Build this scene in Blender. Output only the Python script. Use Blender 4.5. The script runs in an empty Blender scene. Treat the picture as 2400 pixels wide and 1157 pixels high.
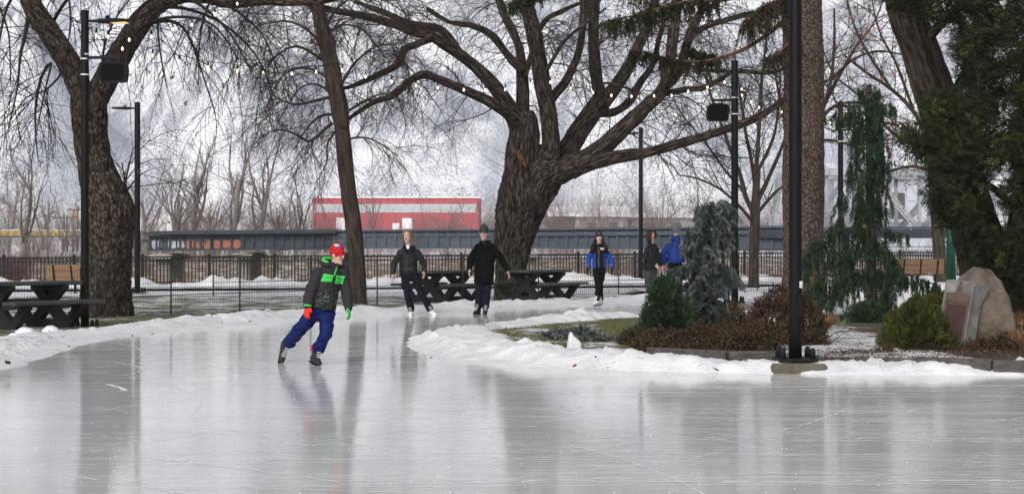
import bpy, bmesh, math, random
import numpy as np
from mathutils import Vector, Matrix, noise
V = Vector
C = bpy.context.scene.collection
PI = math.pi
F = 4000.0; CX = 1200.0; CY = 578.5; CH = 1.4

def P(px, py, Y):
    return V(((px - CX) / F * Y, Y, CH - (py - CY) / F * Y))
def G(px, py, z=0.0):
    return P(px, py, (CH - z) * F / (py - CY))
def PX(px, Y):
    return (px - CX) / F * Y

# ------------------------------------------------------------------ materials
MATS = {}
def M(name, col, rough=.65, var=.18, scale=6, bump=0., bscale=40, metal=0., col2=None, attr=None, bdist=.02, emit=None, spec=None, stretch=None, detail=4, thr=None, coat=0, crack=0):
    if name in MATS: return MATS[name]
    m = bpy.data.materials.new(name); m.use_nodes = True
    nt = m.node_tree; N = nt.nodes; L = nt.links
    b = N['Principled BSDF']
    b.inputs['Roughness'].default_value = rough
    b.inputs['Metallic'].default_value = metal
    b.inputs['Specular IOR Level'].default_value = .2 if spec is None else spec
    if coat: b.inputs['Coat Weight'].default_value = coat
    if attr:
        src = N.new('ShaderNodeAttribute'); src.attribute_name = attr; out = src.outputs['Vector']
    else:
        src = N.new('ShaderNodeTexCoord'); out = src.outputs['Object']
    if stretch:
        mp = N.new('ShaderNodeMapping'); mp.inputs['Scale'].default_value = stretch
        L.new(out, mp.inputs['Vector']); out = mp.outputs['Vector']
    nz = N.new('ShaderNodeTexNoise'); nz.inputs['Scale'].default_value = scale; nz.inputs['Detail'].default_value = detail
    nz.inputs['Roughness'].default_value = .6
    L.new(out, nz.inputs['Vector'])
    rp = N.new('ShaderNodeValToRGB')
    a = thr[0] if thr else .3; z = thr[1] if thr else .7
    rp.color_ramp.elements[0].position = a; rp.color_ramp.elements[1].position = z
    c1 = tuple(max(0, c * (1 - var)) for c in col) + (1,)
    c2 = (tuple(col2) if col2 else tuple(min(1, c * (1 + var)) for c in col)) + (1,)
    if col2: c1 = tuple(col) + (1,)
    rp.color_ramp.elements[0].color = c1; rp.color_ramp.elements[1].color = c2
    L.new(nz.outputs['Fac'], rp.inputs['Fac']); L.new(rp.outputs['Color'], b.inputs['Base Color'])
    ck = None
    if crack:
        # broken plates: dark fissures between ridges
        ad = N.new('ShaderNodeVectorMath'); ad.operation = 'MULTIPLY_ADD'; L.new(nz.outputs['Color'], ad.inputs[0]); ad.inputs[1].default_value = (.045, .045, .045); L.new(out, ad.inputs[2])
        vo = N.new('ShaderNodeTexVoronoi'); vo.feature = 'DISTANCE_TO_EDGE'; vo.inputs['Scale'].default_value = crack; L.new(ad.outputs[0], vo.inputs['Vector'])
        mr = N.new('ShaderNodeMapRange'); mr.inputs['From Max'].default_value = .20; L.new(vo.outputs['Distance'], mr.inputs['Value']); ck = mr.outputs[0]
        mx = N.new('ShaderNodeMix'); mx.data_type = 'RGBA'; mx.inputs['A'].default_value = tuple(c * .25 for c in c1[:3]) + (1,); L.new(rp.outputs['Color'], mx.inputs['B']); L.new(ck, mx.inputs['Factor']); L.new(mx.outputs['Result'], b.inputs['Base Color'])
    if bump:
        n2 = N.new('ShaderNodeTexNoise'); n2.inputs['Scale'].default_value = bscale; n2.inputs['Detail'].default_value = 5
        L.new(out, n2.inputs['Vector'])
        bp = N.new('ShaderNodeBump'); bp.inputs['Strength'].default_value = min(1, bump); bp.inputs['Distance'].default_value = bdist
        if ck is not None:
            a2 = N.new('ShaderNodeMath'); L.new(n2.outputs['Fac'], a2.inputs[0]); L.new(ck, a2.inputs[1]); L.new(a2.outputs[0], bp.inputs['Height'])
        else: L.new(n2.outputs['Fac'], bp.inputs['Height']); L.new(bp.outputs['Normal'], b.inputs['Normal'])
    if emit:
        b.inputs['Emission Color'].default_value = tuple(emit[:3]) + (1,); b.inputs['Emission Strength'].default_value = emit[3]
    MATS[name] = m
    return m

# ------------------------------------------------------------------ mesh builder
def frame_of(t, ref=None):
    t = t.normalized()
    if ref is None: ref = V((0, 0, 1)) if abs(t.z) < .9 else V((1, 0, 0))
    a = (ref - t * ref.dot(t))
    if a.length < 1e-5: a = t.orthogonal()
    a.normalize()
    return a, t.cross(a)

class MB:
    def __init__(s): s.v = []; s.f = []; s.mi = []; s.bk = []; s.sm = []
    def face(s, idx, mi=0, sm=False): s.f.append(idx); s.mi.append(mi); s.sm.append(sm)
    def vert(s, p, bk=(0, 0, 0)): s.v.append((p[0], p[1], p[2])); s.bk.append(bk); return len(s.v) - 1
    def tube(s, pts, rads, sides=6, mi=0, cap=True, disp=None, so=0.0, smooth=True, stretch=.16):
        n = len(pts)
        if n < 2: return
        t0 = (pts[1] - pts[0]).normalized(); a, b = frame_of(t0)
        L = so; rows = []
        for i, p in enumerate(pts):
            t = (pts[min(i + 1, n - 1)] - pts[max(i - 1, 0)])
            if t.length < 1e-9: t = t0
            t.normalize()
            a = a - t * a.dot(t)
            if a.length < 1e-6: a, _ = frame_of(t)
            a.normalize(); b = t.cross(a)
            if i: L += (pts[i] - pts[i - 1]).length
            r = rads[i]; row = []
            for k in range(sides):
                th = 2 * PI * k / sides; c = math.cos(th); sn = math.sin(th)
                bk = (c * max(r, .01), sn * max(r, .01), L * stretch)
                rr = r
                if disp: rr = r * disp(c, sn, L, r)
                q = p + (a * c + b * sn) * rr
                row.append(s.vert(q, bk))
            rows.append(row)
        for i in range(n - 1):
            A = rows[i]; B = rows[i + 1]
            for k in range(sides):
                k2 = (k + 1) % sides
                s.face((A[k], A[k2], B[k2], B[k]), mi, smooth)
        if cap:
            if sides > 3:
                s.face(tuple(reversed(rows[0])), mi); s.face(tuple(rows[-1]), mi)
            else:
                s.face(tuple(rows[-1]), mi)
    def cyl(s, p, q, r, sides=12, mi=0, r2=None):
        s.tube([V(p), V(q)], [r, r if r2 is None else r2], sides, mi)
    def box(s, c, size, rot=None, mi=0, ch=0.0):
        c = V(c); hx, hy, hz = size[0] / 2, size[1] / 2, size[2] / 2
        if rot is None: rot = Matrix.Identity(3)
        elif isinstance(rot, (int, float)): rot = Matrix.Rotation(rot, 3, 'Z')
        if ch <= 0:
            ids = [s.vert(c + rot @ V((x * hx, y * hy, z * hz))) for x in (-1, 1) for y in (-1, 1) for z in (-1, 1)]
            for q in ((0, 1, 3, 2), (4, 6, 7, 5), (0, 4, 5, 1), (2, 3, 7, 6), (0, 2, 6, 4), (1, 5, 7, 3)):
                s.face(tuple(ids[i] for i in q), mi)
        else:
            # chamfered box: three quads per corner set
            ch = min(ch, hx * .9, hy * .9, hz * .9)
            idx = {}
            for x in (-1, 1):
                for y in (-1, 1):
                    for z in (-1, 1):
                        for ax in range(3):
                            d = [hx - ch, hy - ch, hz - ch]; d[ax] = (hx, hy, hz)[ax]
                            idx[(x, y, z, ax)] = s.vert(c + rot @ V((x * d[0], y * d[1], z * d[2])))
            def fc(l): s.face(tuple(l), mi)
            for sg in (-1, 1):
                fc([idx[(sg, y, z, 0)] for y, z in ((-1, -1), (1, -1), (1, 1), (-1, 1))][::sg])
                fc([idx[(x, sg, z, 1)] for x, z in ((-1, -1), (-1, 1), (1, 1), (1, -1))][::sg])
                fc([idx[(x, y, sg, 2)] for x, y in ((-1, -1), (1, -1), (1, 1), (-1, 1))][::sg])
            for x in (-1, 1):
                for y in (-1, 1):
                    fc([idx[(x, y, -1, 0)], idx[(x, y, 1, 0)], idx[(x, y, 1, 1)], idx[(x, y, -1, 1)]])
                for z in (-1, 1):
                    fc([idx[(x, -1, z, 0)], idx[(x, 1, z, 0)], idx[(x, 1, z, 2)], idx[(x, -1, z, 2)]])
            for y in (-1, 1):
                for z in (-1, 1):
                    fc([idx[(-1, y, z, 1)], idx[(1, y, z, 1)], idx[(1, y, z, 2)], idx[(-1, y, z, 2)]])
            for x in (-1, 1):
                for y in (-1, 1):
                    for z in (-1, 1): fc([idx[(x, y, z, a)] for a in range(3)])
    def beam(s, p, q, w, h, mi=0, up=V((0, 0, 1)), ch=0):
        p = V(p); q = V(q); d = q - p; t = d.normalized(); x = t
        y = up.cross(t)
        if y.length < 1e-4: y = V((0, 1, 0)).cross(t)
        y.normalize(); z = t.cross(y)
        R = Matrix((x, y, z)).transposed()
        s.box((p + q) / 2, (d.length, w, h), R, mi, ch)
    def tri(s, a, b, c, mi=0):
        s.face((s.vert(a), s.vert(b), s.vert(c)), mi)
    def quad(s, a, b, c, d, mi=0, sm=False):
        s.face((s.vert(a), s.vert(b), s.vert(c), s.vert(d)), mi, sm)
    def prism(s, pts2, thick, fr, mi=0):
        """outline pts2 (u,v) extruded along w; fr = (origin,u,v,w)"""
        o, u, v, w = fr
        A = [s.vert(o + u * p[0] + v * p[1] - w * thick / 2) for p in pts2]
        B = [s.vert(o + u * p[0] + v * p[1] + w * thick / 2) for p in pts2]
        s.face(tuple(reversed(A)), mi); s.face(tuple(B), mi)
        n = len(pts2)
        for i in range(n):
            j = (i + 1) % n
            s.face((A[i], A[j], B[j], B[i]), mi)
    def build(s, name, mats, parent=None, origin=None, attr=False, fix=False):
        me = bpy.data.meshes.new(name)
        vs = s.v
        if origin is None and parent is not None:
            origin = V((0, 0, 0)); q = parent
            while q is not None: origin = origin + q.location; q = q.parent
        if origin is not None:
            ox, oy, oz = origin[0], origin[1], origin[2]
            vs = [(x - ox, y - oy, z - oz) for x, y, z in vs]
        me.from_pydata(vs, [], s.f)
        if not isinstance(mats, (list, tuple)): mats = [mats]
        for m in mats: me.materials.append(m)
        me.polygons.foreach_set('material_index', s.mi)
        me.polygons.foreach_set('use_smooth', s.sm)
        if attr:
            at = me.attributes.new('bk', 'FLOAT_VECTOR', 'POINT')
            at.data.foreach_set('vector', np.array(s.bk, dtype=np.float32).ravel())
        if fix:
            bm = bmesh.new(); bm.from_mesh(me); bmesh.ops.recalc_face_normals(bm, faces=bm.faces); bm.to_mesh(me); bm.free()
        me.update()
        o = bpy.data.objects.new(name, me); C.objects.link(o)
        if parent is not None: o.parent = parent
        return o

ORIG = {}
def thing(name, label, cat, loc=(0, 0, 0), rotz=0, group=None):
    o = bpy.data.objects.new(name, None); C.objects.link(o)
    o.location = loc; o.rotation_euler = (0, 0, rotz); o.empty_display_size = .2
    o['label'] = label; o['category'] = cat
    if group: o['group'] = group
    return o
def tag(o, label=None, cat=None, group=None, kind=None):
    if label: o['label'] = label
    if cat: o['category'] = cat
    if group: o['group'] = group
    if kind: o['kind'] = kind
    return o
def setloc(o, loc):
    """give a mesh built in world coordinates a base point of its own"""
    loc = V(loc); o.data.transform(Matrix.Translation(-loc)); o.location = loc; return o
def dup(o, loc=None, rotz=None, scale=None, label=None, group=None, parent=None):
    c = o.copy(); C.objects.link(c)
    if parent is not None: c.parent = parent
    if loc is not None: c.location = loc
    if rotz is not None: c.rotation_euler = (0, 0, rotz)
    if scale is not None: c.scale = (scale, scale, scale) if isinstance(scale, (int, float)) else scale
    if label: c['label'] = label
    if group: c['group'] = group
    for ch in list(o.children): dup(ch, parent=c)
    return c

# ------------------------------------------------------------------ curves and noise
def smooth_path(pts, rads, step):
    """Catmull-Rom through pts, resampled about every step metres"""
    n = len(pts); op = []; orr = []
    for i in range(n - 1):
        p0 = pts[max(i - 1, 0)]; p1 = pts[i]; p2 = pts[i + 1]; p3 = pts[min(i + 2, n - 1)]
        k = max(1, int((p2 - p1).length / step))
        for j in range(k):
            t = j / k; t2 = t * t; t3 = t2 * t
            q = .5 * ((2 * p1) + (p2 - p0) * t + (2 * p0 - 5 * p1 + 4 * p2 - p3) * t2 + (3 * p1 - p0 - 3 * p2 + p3) * t3)
            op.append(q); orr.append(rads[i] * (1 - t) + rads[i + 1] * t)
    op.append(pts[-1].copy()); orr.append(rads[-1])
    return op, orr
def rv(rng):
    while True:
        v = V((rng.uniform(-1, 1), rng.uniform(-1, 1), rng.uniform(-1, 1)))
        if .05 < v.length < 1: return v.normalized()
def fbm(p, o=4):
    s = 0; a = .5
    for i in range(o):
        s += a * noise.noise(p); p = p * 2.03; a *= .5
    return s
def grow(p, d, L, n, wig, grav, rng, weep=True):
    pts = [p.copy()]; st = L / n; d = d.normalized()
    for i in range(n):
        g = grav * ((i + 1) / n if weep else 1)
        d = (d + rv(rng) * wig + V((0, 0, -g))).normalized()
        p = p + d * st; pts.append(p.copy())
    return pts
def taper(r0, r1, n): return [r0 + (r1 - r0) * i / n for i in range(n + 1)]
HAZE = .00024; EXPO = -.02
# ================================================================== SETTING
rng = random.Random(7)
left_px = [(-900, 1300), (-500, 1060), (-300, 965), (-100, 893), (0, 862), (100, 832), (200, 802), (300, 788), (400, 776), (500, 766), (600, 757), (700, 750), (800, 743), (900, 737), (1000, 733), (1100, 729), (1200, 723), (1300, 717), (1400, 713), (1500, 707), (1600, 704), (1700, 700), (1830, 696), (2000, 693), (2200, 691), (2500, 690)]
isl_lo_px = [(955, 803), (965, 815), (1000, 827), (1100, 842), (1250, 856), (1400, 864), (1500, 868), (1650, 871), (1800, 874), (2000, 876), (2200, 877), (2400, 879), (2700, 884)]
isl_hi_px = [(2700, 712), (2200, 714), (2000, 718), (1830, 722), (1700, 728), (1600, 732), (1500, 738), (1400, 745), (1300, 752), (1200, 760), (1100, 770), (1030, 781), (985, 790)]
left_w = [G(*p) for p in left_px]
islo_w = [G(*p) for p in isl_lo_px]; ishi_w = [G(*p) for p in isl_hi_px]
outer = [(-14, 2)] + [(p.x, p.y) for p in left_w] + [(40, 52), (40, 2)]
island = [(p.x, p.y) for p in islo_w] + [(24, 18), (30, 30)] + [(p.x, p.y) for p in ishi_w]

def inside(poly, X, Y):
    r = np.zeros(X.shape, bool); n = len(poly)
    for i in range(n):
        x1, y1 = poly[i]; x2, y2 = poly[(i + 1) % n]
        c = ((y1 > Y) != (y2 > Y)) & (X < (x2 - x1) * (Y - y1) / (y2 - y1 + 1e-12) + x1)
        r ^= c
    return r
def pdist(poly, X, Y, closed=True):
    d = np.full(X.shape, 1e9); n = len(poly)
    for i in range(n if closed else n - 1):
        x1, y1 = poly[i]; x2, y2 = poly[(i + 1) % n]
        dx, dy = x2 - x1, y2 - y1; l2 = dx * dx + dy * dy + 1e-12
        t = np.clip(((X - x1) * dx + (Y - y1) * dy) / l2, 0, 1)
        d = np.minimum(d, np.hypot(X - x1 - t * dx, Y - y1 - t * dy))
    return d
def sstep(a, b, x):
    t = np.clip((x - a) / (b - a), 0, 1); return t * t * (3 - 2 * t)

# fence line of the black railing (bank top)
RAIL_A = V((PX(-160, 62), 62.0, -.07)); RAIL_B = V((PX(2560, 78), 78.0, .14))
def rail_y(x): return RAIL_A.y + (RAIL_B.y - RAIL_A.y) * (x - RAIL_A.x) / (RAIL_B.x - RAIL_A.x)

def ground_z(X, Y):
    X = np.asarray(X, float); Y = np.asarray(Y, float)
    ins_o = inside(outer, X, Y); ins_i = inside(island, X, Y)
    ice = ins_o & ~ins_i
    do = pdist([(p.x, p.y) for p in left_w], X, Y, False)
    di = pdist(island, X, Y)
    d = np.where(ice, -np.minimum(do, di), np.where(ins_i, di, do))
    z = np.where(ice, -.07, -.07 + .09 * sstep(.15, .55, d) + .04 * sstep(.5, 1.4, d))
    # planting bed on the island swells up behind the timber edge
    bed = sstep(.9, 2.6, np.where(ins_i, di, 0)) * sstep(1.3, 3.0, X)
    z = z + bed * .035
    # river cut beyond the railing
    ry = RAIL_A.y + (RAIL_B.y - RAIL_A.y) * np.clip((X - RAIL_A.x) / (RAIL_B.x - RAIL_A.x), -.2, 1.2)
    t = Y - ry
    lev = -.07 + .21 * np.clip((X - RAIL_A.x) / (RAIL_B.x - RAIL_A.x), 0, 1)
    z = np.where(Y > 45, z + (lev - .05) * sstep(45, 62, Y), z)
    z = z - 3.0 * sstep(1.2, 9, t)
    far = 116 + 5 * np.sin(X * .05)
    z = z + 3.4 * sstep(far - 4, far + 20, Y)
    z = z + 1.2 * sstep(150, 300, Y)
    return z, d, ice, ins_i

def grid(xs, ys):
    X, Y = np.meshgrid(xs, ys); return X, Y
ys = np.concatenate([np.arange(2, 48, .3), np.arange(48, 90, .5), np.arange(90, 150, 1.5), np.arange(150, 300, 10), np.arange(300, 620, 40)])
us = np.concatenate([np.arange(-260, -22, 14), np.arange(-22, 22.01, .3), np.arange(36, 270, 14)])
X, Y = grid(us, ys)
Z, D, ICE, INI = ground_z(X, Y)
# small relief
zz = np.zeros(Z.shape)
for j in range(Z.shape[0]):
    for i in range(Z.shape[1]):
        if not ICE[j, i] and Y[j, i] < 160:
            p = V((X[j, i] * .6, Y[j, i] * .6, 3.1)); zz[j, i] = .05 * fbm(p, 3)
Z = Z + zz * sstep(.7, 1.5, D)
nx = len(us); ny = len(ys)
verts = np.stack([X.ravel(), Y.ravel(), Z.ravel()], 1)
faces = []
for j in range(ny - 1):
    for i in range(nx - 1):
        a = j * nx + i; faces.append((a, a + 1, a + nx + 1, a + nx))
me = bpy.data.meshes.new('ground'); me.from_pydata(verts.tolist(), [], faces)
me.polygons.foreach_set('use_smooth', [True] * len(faces))
# zone attribute: x = snow cover, y = soil / mulch, z = dry reed grass
ry = RAIL_A.y + (RAIL_B.y - RAIL_A.y) * (X - RAIL_A.x) / (RAIL_B.x - RAIL_A.x)
lawn = INI & (X < 1.6)
bedz = INI & (X >= 1.6) & (X < 4.2)
snow = np.full(X.shape, .505)
snow = np.where(lawn, .485, snow)
snow = np.where(INI & (X >= 1.6), .40, snow)
snow = np.where(INI & (X > 3.4) & (X < 5.6) & (Y < 34), .545, snow)      # snowy gravel between the beds
snow = np.where(INI & (Y > 33), .72, snow)
snow = np.where((~INI) & (X < -2.2) & (D < 3.0), .47, snow)
snow = np.where((Y > 47) & (Y < ry - .2), .72, snow)
snow = np.where(Y >= ry, .47, snow)
snow = np.where(Y > 112, .475, snow)
snow = np.where(Y > 140, .62, snow)
soil = np.where(INI, sstep(1.3, 2.6, X) * (1 - sstep(24.5, 27, Y)), 0.)
soil = np.where(INI & (X > 4.6), np.maximum(soil, sstep(5, 5.6, X) * (1 - sstep(26, 30, Y))), soil)
soil = np.where((~INI) & (D < 2.5) & (X < -2), .2, soil)
dry = np.where(Y > ry + .5, 1.0, 0)
at = me.attributes.new('zone', 'FLOAT_VECTOR', 'POINT')
at.data.foreach_set('vector', np.stack([snow.ravel(), soil.ravel(), dry.ravel()], 1).astype(np.float32).ravel())

def mat_ground():
    m = bpy.data.materials.new('park_ground'); m.use_nodes = True
    nt = m.node_tree; N = nt.nodes; L = nt.links; b = N['Principled BSDF']
    tc = N.new('ShaderNodeTexCoord'); at = N.new('ShaderNodeAttribute'); at.attribute_name = 'zone'
    sp = N.new('ShaderNodeSeparateXYZ'); L.new(at.outputs['Vector'], sp.inputs[0])
    def nz(sc, det=5, ro=.6):
        n = N.new('ShaderNodeTexNoise'); n.inputs['Scale'].default_value = sc; n.inputs['Detail'].default_value = det; n.inputs['Roughness'].default_value = ro
        L.new(tc.outputs['Object'], n.inputs['Vector']); return n.outputs['Fac']
    def ramp(f, cs):
        r = N.new('ShaderNodeValToRGB'); L.new(f, r.inputs['Fac'])
        r.color_ramp.elements[0].position = cs[0][0]; r.color_ramp.elements[0].color = cs[0][1] + (1,)
        r.color_ramp.elements[1].position = cs[-1][0]; r.color_ramp.elements[1].color = cs[-1][1] + (1,)
        for p, c in cs[1:-1]:
            e = r.color_ramp.elements.new(p); e.color = c + (1,)
        return r.outputs['Color']
    def mix(f, a, c):
        x = N.new('ShaderNodeMix'); x.data_type = 'RGBA'; L.new(f, x.inputs['Factor']); L.new(a, x.inputs['A']); L.new(c, x.inputs['B']); return x.outputs['Result']
    def math_(op, a, c=None, v=None):
        x = N.new('ShaderNodeMath'); x.operation = op; L.new(a, x.inputs[0])
        if c is not None: L.new(c, x.inputs[1])
        if v is not None: x.inputs[1].default_value = v
        return x.outputs[0]
    grass = ramp(nz(14), [(.3, (.035, .038, .014)), (.5, (.085, .088, .034)), (.7, (.16, .14, .07))])
    soil = ramp(nz(30), [(.3, (.022, .014, .010)), (.7, (.085, .05, .034))])
    dry = ramp(nz(5), [(.25, (.10, .062, .045)), (.5, (.23, .15, .10)), (.75, (.36, .26, .18))])
    c = mix(sp.outputs['Y'], grass, soil); c = mix(sp.outputs['Z'], c, dry)
    sn = N.new('ShaderNodeRGB'); sn.outputs[0].default_value = (.68, .69, .72, 1)
    s1 = math_('ADD', math_('MULTIPLY', nz(1.1, 3), v=.50), math_('ADD', math_('MULTIPLY', nz(7, 6, .7), v=.40), math_('MULTIPLY', nz(38, 3, .6), v=.20)))
    # snow where noise < cover
    df = math_('SUBTRACT', math_('ADD', sp.outputs['X'], v=.04), s1)
    fac = N.new('ShaderNodeMapRange'); fac.inputs['From Min'].default_value = -.02; fac.inputs['From Max'].default_value = .03
    L.new(df, fac.inputs['Value'])
    c = mix(fac.outputs[0], c, sn.outputs[0])
    L.new(c, b.inputs['Base Color']); b.inputs['Roughness'].default_value = .8
    bp = N.new('ShaderNodeBump'); bp.inputs['Distance'].default_value = .05; bp.inputs['Strength'].default_value = .8
    L.new(nz(18, 6), bp.inputs['Height']); L.new(bp.outputs['Normal'], b.inputs['Normal'])
    return m
me.materials.append(mat_ground())
gnd = bpy.data.objects.new('ground', me); C.objects.link(gnd); tag(gnd, kind='structure')

def gz(x, y):
    z, d, i, n = ground_z(np.array([x]), np.array([y])); return float(z[0])

# ------------------------------------------------------------------ ice
def mat_ice():
    m = bpy.data.materials.new('skating_ice'); m.use_nodes = True
    nt = m.node_tree; N = nt.nodes; L = nt.links; b = N['Principled BSDF']
    tc = N.new('ShaderNodeTexCoord')
    def nz(sc, stretch=(1, 1, 1), det=5, ro=.6, dist=0, rot=0):
        mp = N.new('ShaderNodeMapping'); mp.inputs['Scale'].default_value = stretch; mp.inputs['Rotation'].default_value = (0, 0, rot)
        L.new(tc.outputs['Object'], mp.inputs['Vector'])
        n = N.new('ShaderNodeTexNoise'); n.inputs['Scale'].default_value = sc; n.inputs['Detail'].default_value = det; n.inputs['Roughness'].default_value = ro
        n.inputs['Distortion'].default_value = dist
        L.new(mp.outputs['Vector'], n.inputs['Vector']); return n.outputs['Fac']
    def rng_(f, a, z, lo, hi):
        r = N.new('ShaderNodeMapRange'); L.new(f, r.inputs['Value'])
        r.inputs['From Min'].default_value = a; r.inputs['From Max'].default_value = z; r.inputs['To Min'].default_value = lo; r.inputs['To Max'].default_value = hi
        return r.outputs[0]
    def add(a, c, op='ADD'):
        x = N.new('ShaderNodeMath'); x.operation = op; L.new(a, x.inputs[0]); L.new(c, x.inputs[1]); return x.outputs[0]
    # scraped frost: long fine streaks left by blades, denser in worn bands
    st1 = rng_(nz(1.0, (.35, 9, 1), 4, .65, .25, .06), .57, .74, 0, 1)
    st2 = rng_(nz(1.0, (.6, 26, 1), 3, .6, .2, -.10), .59, .74, 0, 1)
    st3 = rng_(nz(1.0, (1.2, 40, 1), 3, .6, .3, .22), .61, .76, 0, 1)
    wear = rng_(nz(.35, (.4, 1.6, 1), 3), .42, .66, .05, 1)
    sx = add(add(st1, st2, 'MAXIMUM'), st3, 'MAXIMUM'); sx = add(sx, wear, 'MULTIPLY')
    cloud = rng_(nz(.6, (.5, 1.5, 1), 4), .3, .7, 0, 1)
    r = N.new('ShaderNodeValToRGB'); L.new(cloud, r.inputs['Fac'])
    r.color_ramp.elements[0].color = (.545, .54, .555, 1); r.color_ramp.elements[1].color = (.66, .655, .67, 1)
    mx = N.new('ShaderNodeMix'); mx.data_type = 'RGBA'; L.new(rng_(sx, 0, 1, 0, .55), mx.inputs['Factor']); L.new(r.outputs['Color'], mx.inputs['A'])
    mx.inputs['B'].default_value = (.82, .83, .86, 1)
    L.new(mx.outputs['Result'], b.inputs['Base Color'])
    ro = rng_(nz(.9, (.3, 2.5, 1), 4), .35, .65, .045, .10)
    L.new(add(ro, rng_(sx, 0, 1, 0, .32)), b.inputs['Roughness'])
    b.inputs['IOR'].default_value = 1.31
    h1 = nz(1.0, (3, 22, 1), 4, .6); h2 = nz(5, (1, 1, 1), 2)
    bp = N.new('ShaderNodeBump'); bp.inputs['Distance'].default_value = .003; bp.inputs['Strength'].default_value = .22
    L.new(add(h1, h2), bp.inputs['Height']); L.new(bp.outputs['Normal'], b.inputs['Normal'])
    return m
B = MB()
ax = np.linspace(-16, 40, 15); ay = np.linspace(2.5, 52, 13)
ids = [[B.vert((x, y, 0)) for x in ax] for y in ay]
for j in range(len(ay) - 1):
    for i in range(len(ax) - 1): B.face((ids[j][i], ids[j][i + 1], ids[j + 1][i + 1], ids[j + 1][i]))
tag(B.build('ice_path', mat_ice()), kind='structure')

# ------------------------------------------------------------------ blade scratches and ice shavings
M_FROST = M('shaved_frost', (.84, .85, .88), .8, .04, 30)
rs = random.Random(21)
B = MB()
def on_ice(x, y):
    X_, Y_ = np.array([x]), np.array([y])
    return bool((inside(outer, X_, Y_) & ~inside(island, X_, Y_))[0]) and abs(x) < .31 * y + 1
def scratch(x, y, a, L_, k, w, gap):
    s = 0; st = .07
    z = .0035 + rs.random() * .0025
    while s < L_:
        x2 = x + math.cos(a) * st; y2 = y + math.sin(a) * st
        if rs.random() > gap and on_ice(x, y) and on_ice(x2, y2):
            ww = w * rs.uniform(.35, 1.25); nx_, ny_ = -math.sin(a) * ww, math.cos(a) * ww
            j = rs.uniform(-.3, .3) * w
            B.quad((x, y + j, z), (x2, y2 + j, z), (x2 + nx_, y2 + ny_ + j, z), (x + nx_, y + ny_ + j, z))
        x, y = x2, y2; a += k * st; s += st
for i in range(300):
    Y0 = 5600 / rs.uniform(175, 579) if rs.random() < .6 else rs.uniform(12, 36)
    scratch(rs.uniform(-.34, .34) * Y0, Y0, rs.choice((0, 0, .08, -.12, .3, -.4, .9)) + rs.gauss(0, .12), rs.uniform(.8, 6), rs.gauss(0, .09), rs.choice((.004, .006, .009, .013)), rs.choice((.1, .2, .35, .5)))
for i in range(46):
    p = G(rs.uniform(900, 2300), rs.uniform(885, 1150)); scratch(p.x - 3, p.y, rs.gauss(-.01, .05), rs.uniform(4, 11), rs.gauss(0, .012), rs.choice((.005, .007, .011)), rs.choice((.05, .12, .25)))
for i in range(70):
    Y0 = rs.uniform(10, 26); scratch(rs.uniform(-.33, .33) * Y0, Y0, rs.uniform(-1.2, 1.2), rs.uniform(1.5, 5), rs.gauss(0, .16), rs.choice((.004, .006, .009)), .04)
# the broad scuffed stop marks right of the middle and the curls at far right
for (px, py, a, L_, k, w, g) in ((1640, 912, -.05, 3.6, -.05, .022, .2), (1700, 918, -.08, 3.2, -.1, .02, .3), (2130, 965, 1.2, 2.2, -1.1, .012, .1), (2300, 985, 2.8, 2.6, .35, .02, .2), (2290, 985, -.1, 1.6, .1, .03, .3),
                                 (1340, 1025, 0., 6.5, -.02, .022, .2), (1500, 1030, -.02, 5, -.03, .016, .3), (225, 860, .9, 1.3, .5, .03, .2), (290, 880, 1.4, 2.4, .4, .02, .25), (300, 915, 1.9, .8, .3, .05, .3), (600, 960, -.03, 4.5, -.02, .012, .2), (400, 955, 0, 3.5, 0, .015, .3), (2210, 940, .1, 1.0, 0, .02, .5),
                                 (900, 1010, -.1, 4, .02, .009, .25), (1240, 985, -.05, 5, .01, .008, .2), (860, 1155, .5, 2.5, -.25, .006, .3), (1830, 1130, .05, 1.4, .0, .02, .3)):
    p = G(px, py); scratch(p.x, p.y, a, L_, k, w, g)
for i in range(650):
    Y0 = 5600 / rs.uniform(160, 579); x = rs.uniform(-.32, .32) * Y0
    if not on_ice(x, Y0): continue
    r = rs.choice((.0016, .002, .003, .0045)); z = .006
    B.quad((x - r, Y0 - r, z), (x + r, Y0 - r * .6, z), (x + r * .7, Y0 + r, z + r), (x - r, Y0 + r * .8, z + r * .6))
tag(B.build('ice_shavings_debris', M_FROST), kind='stuff')

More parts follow.
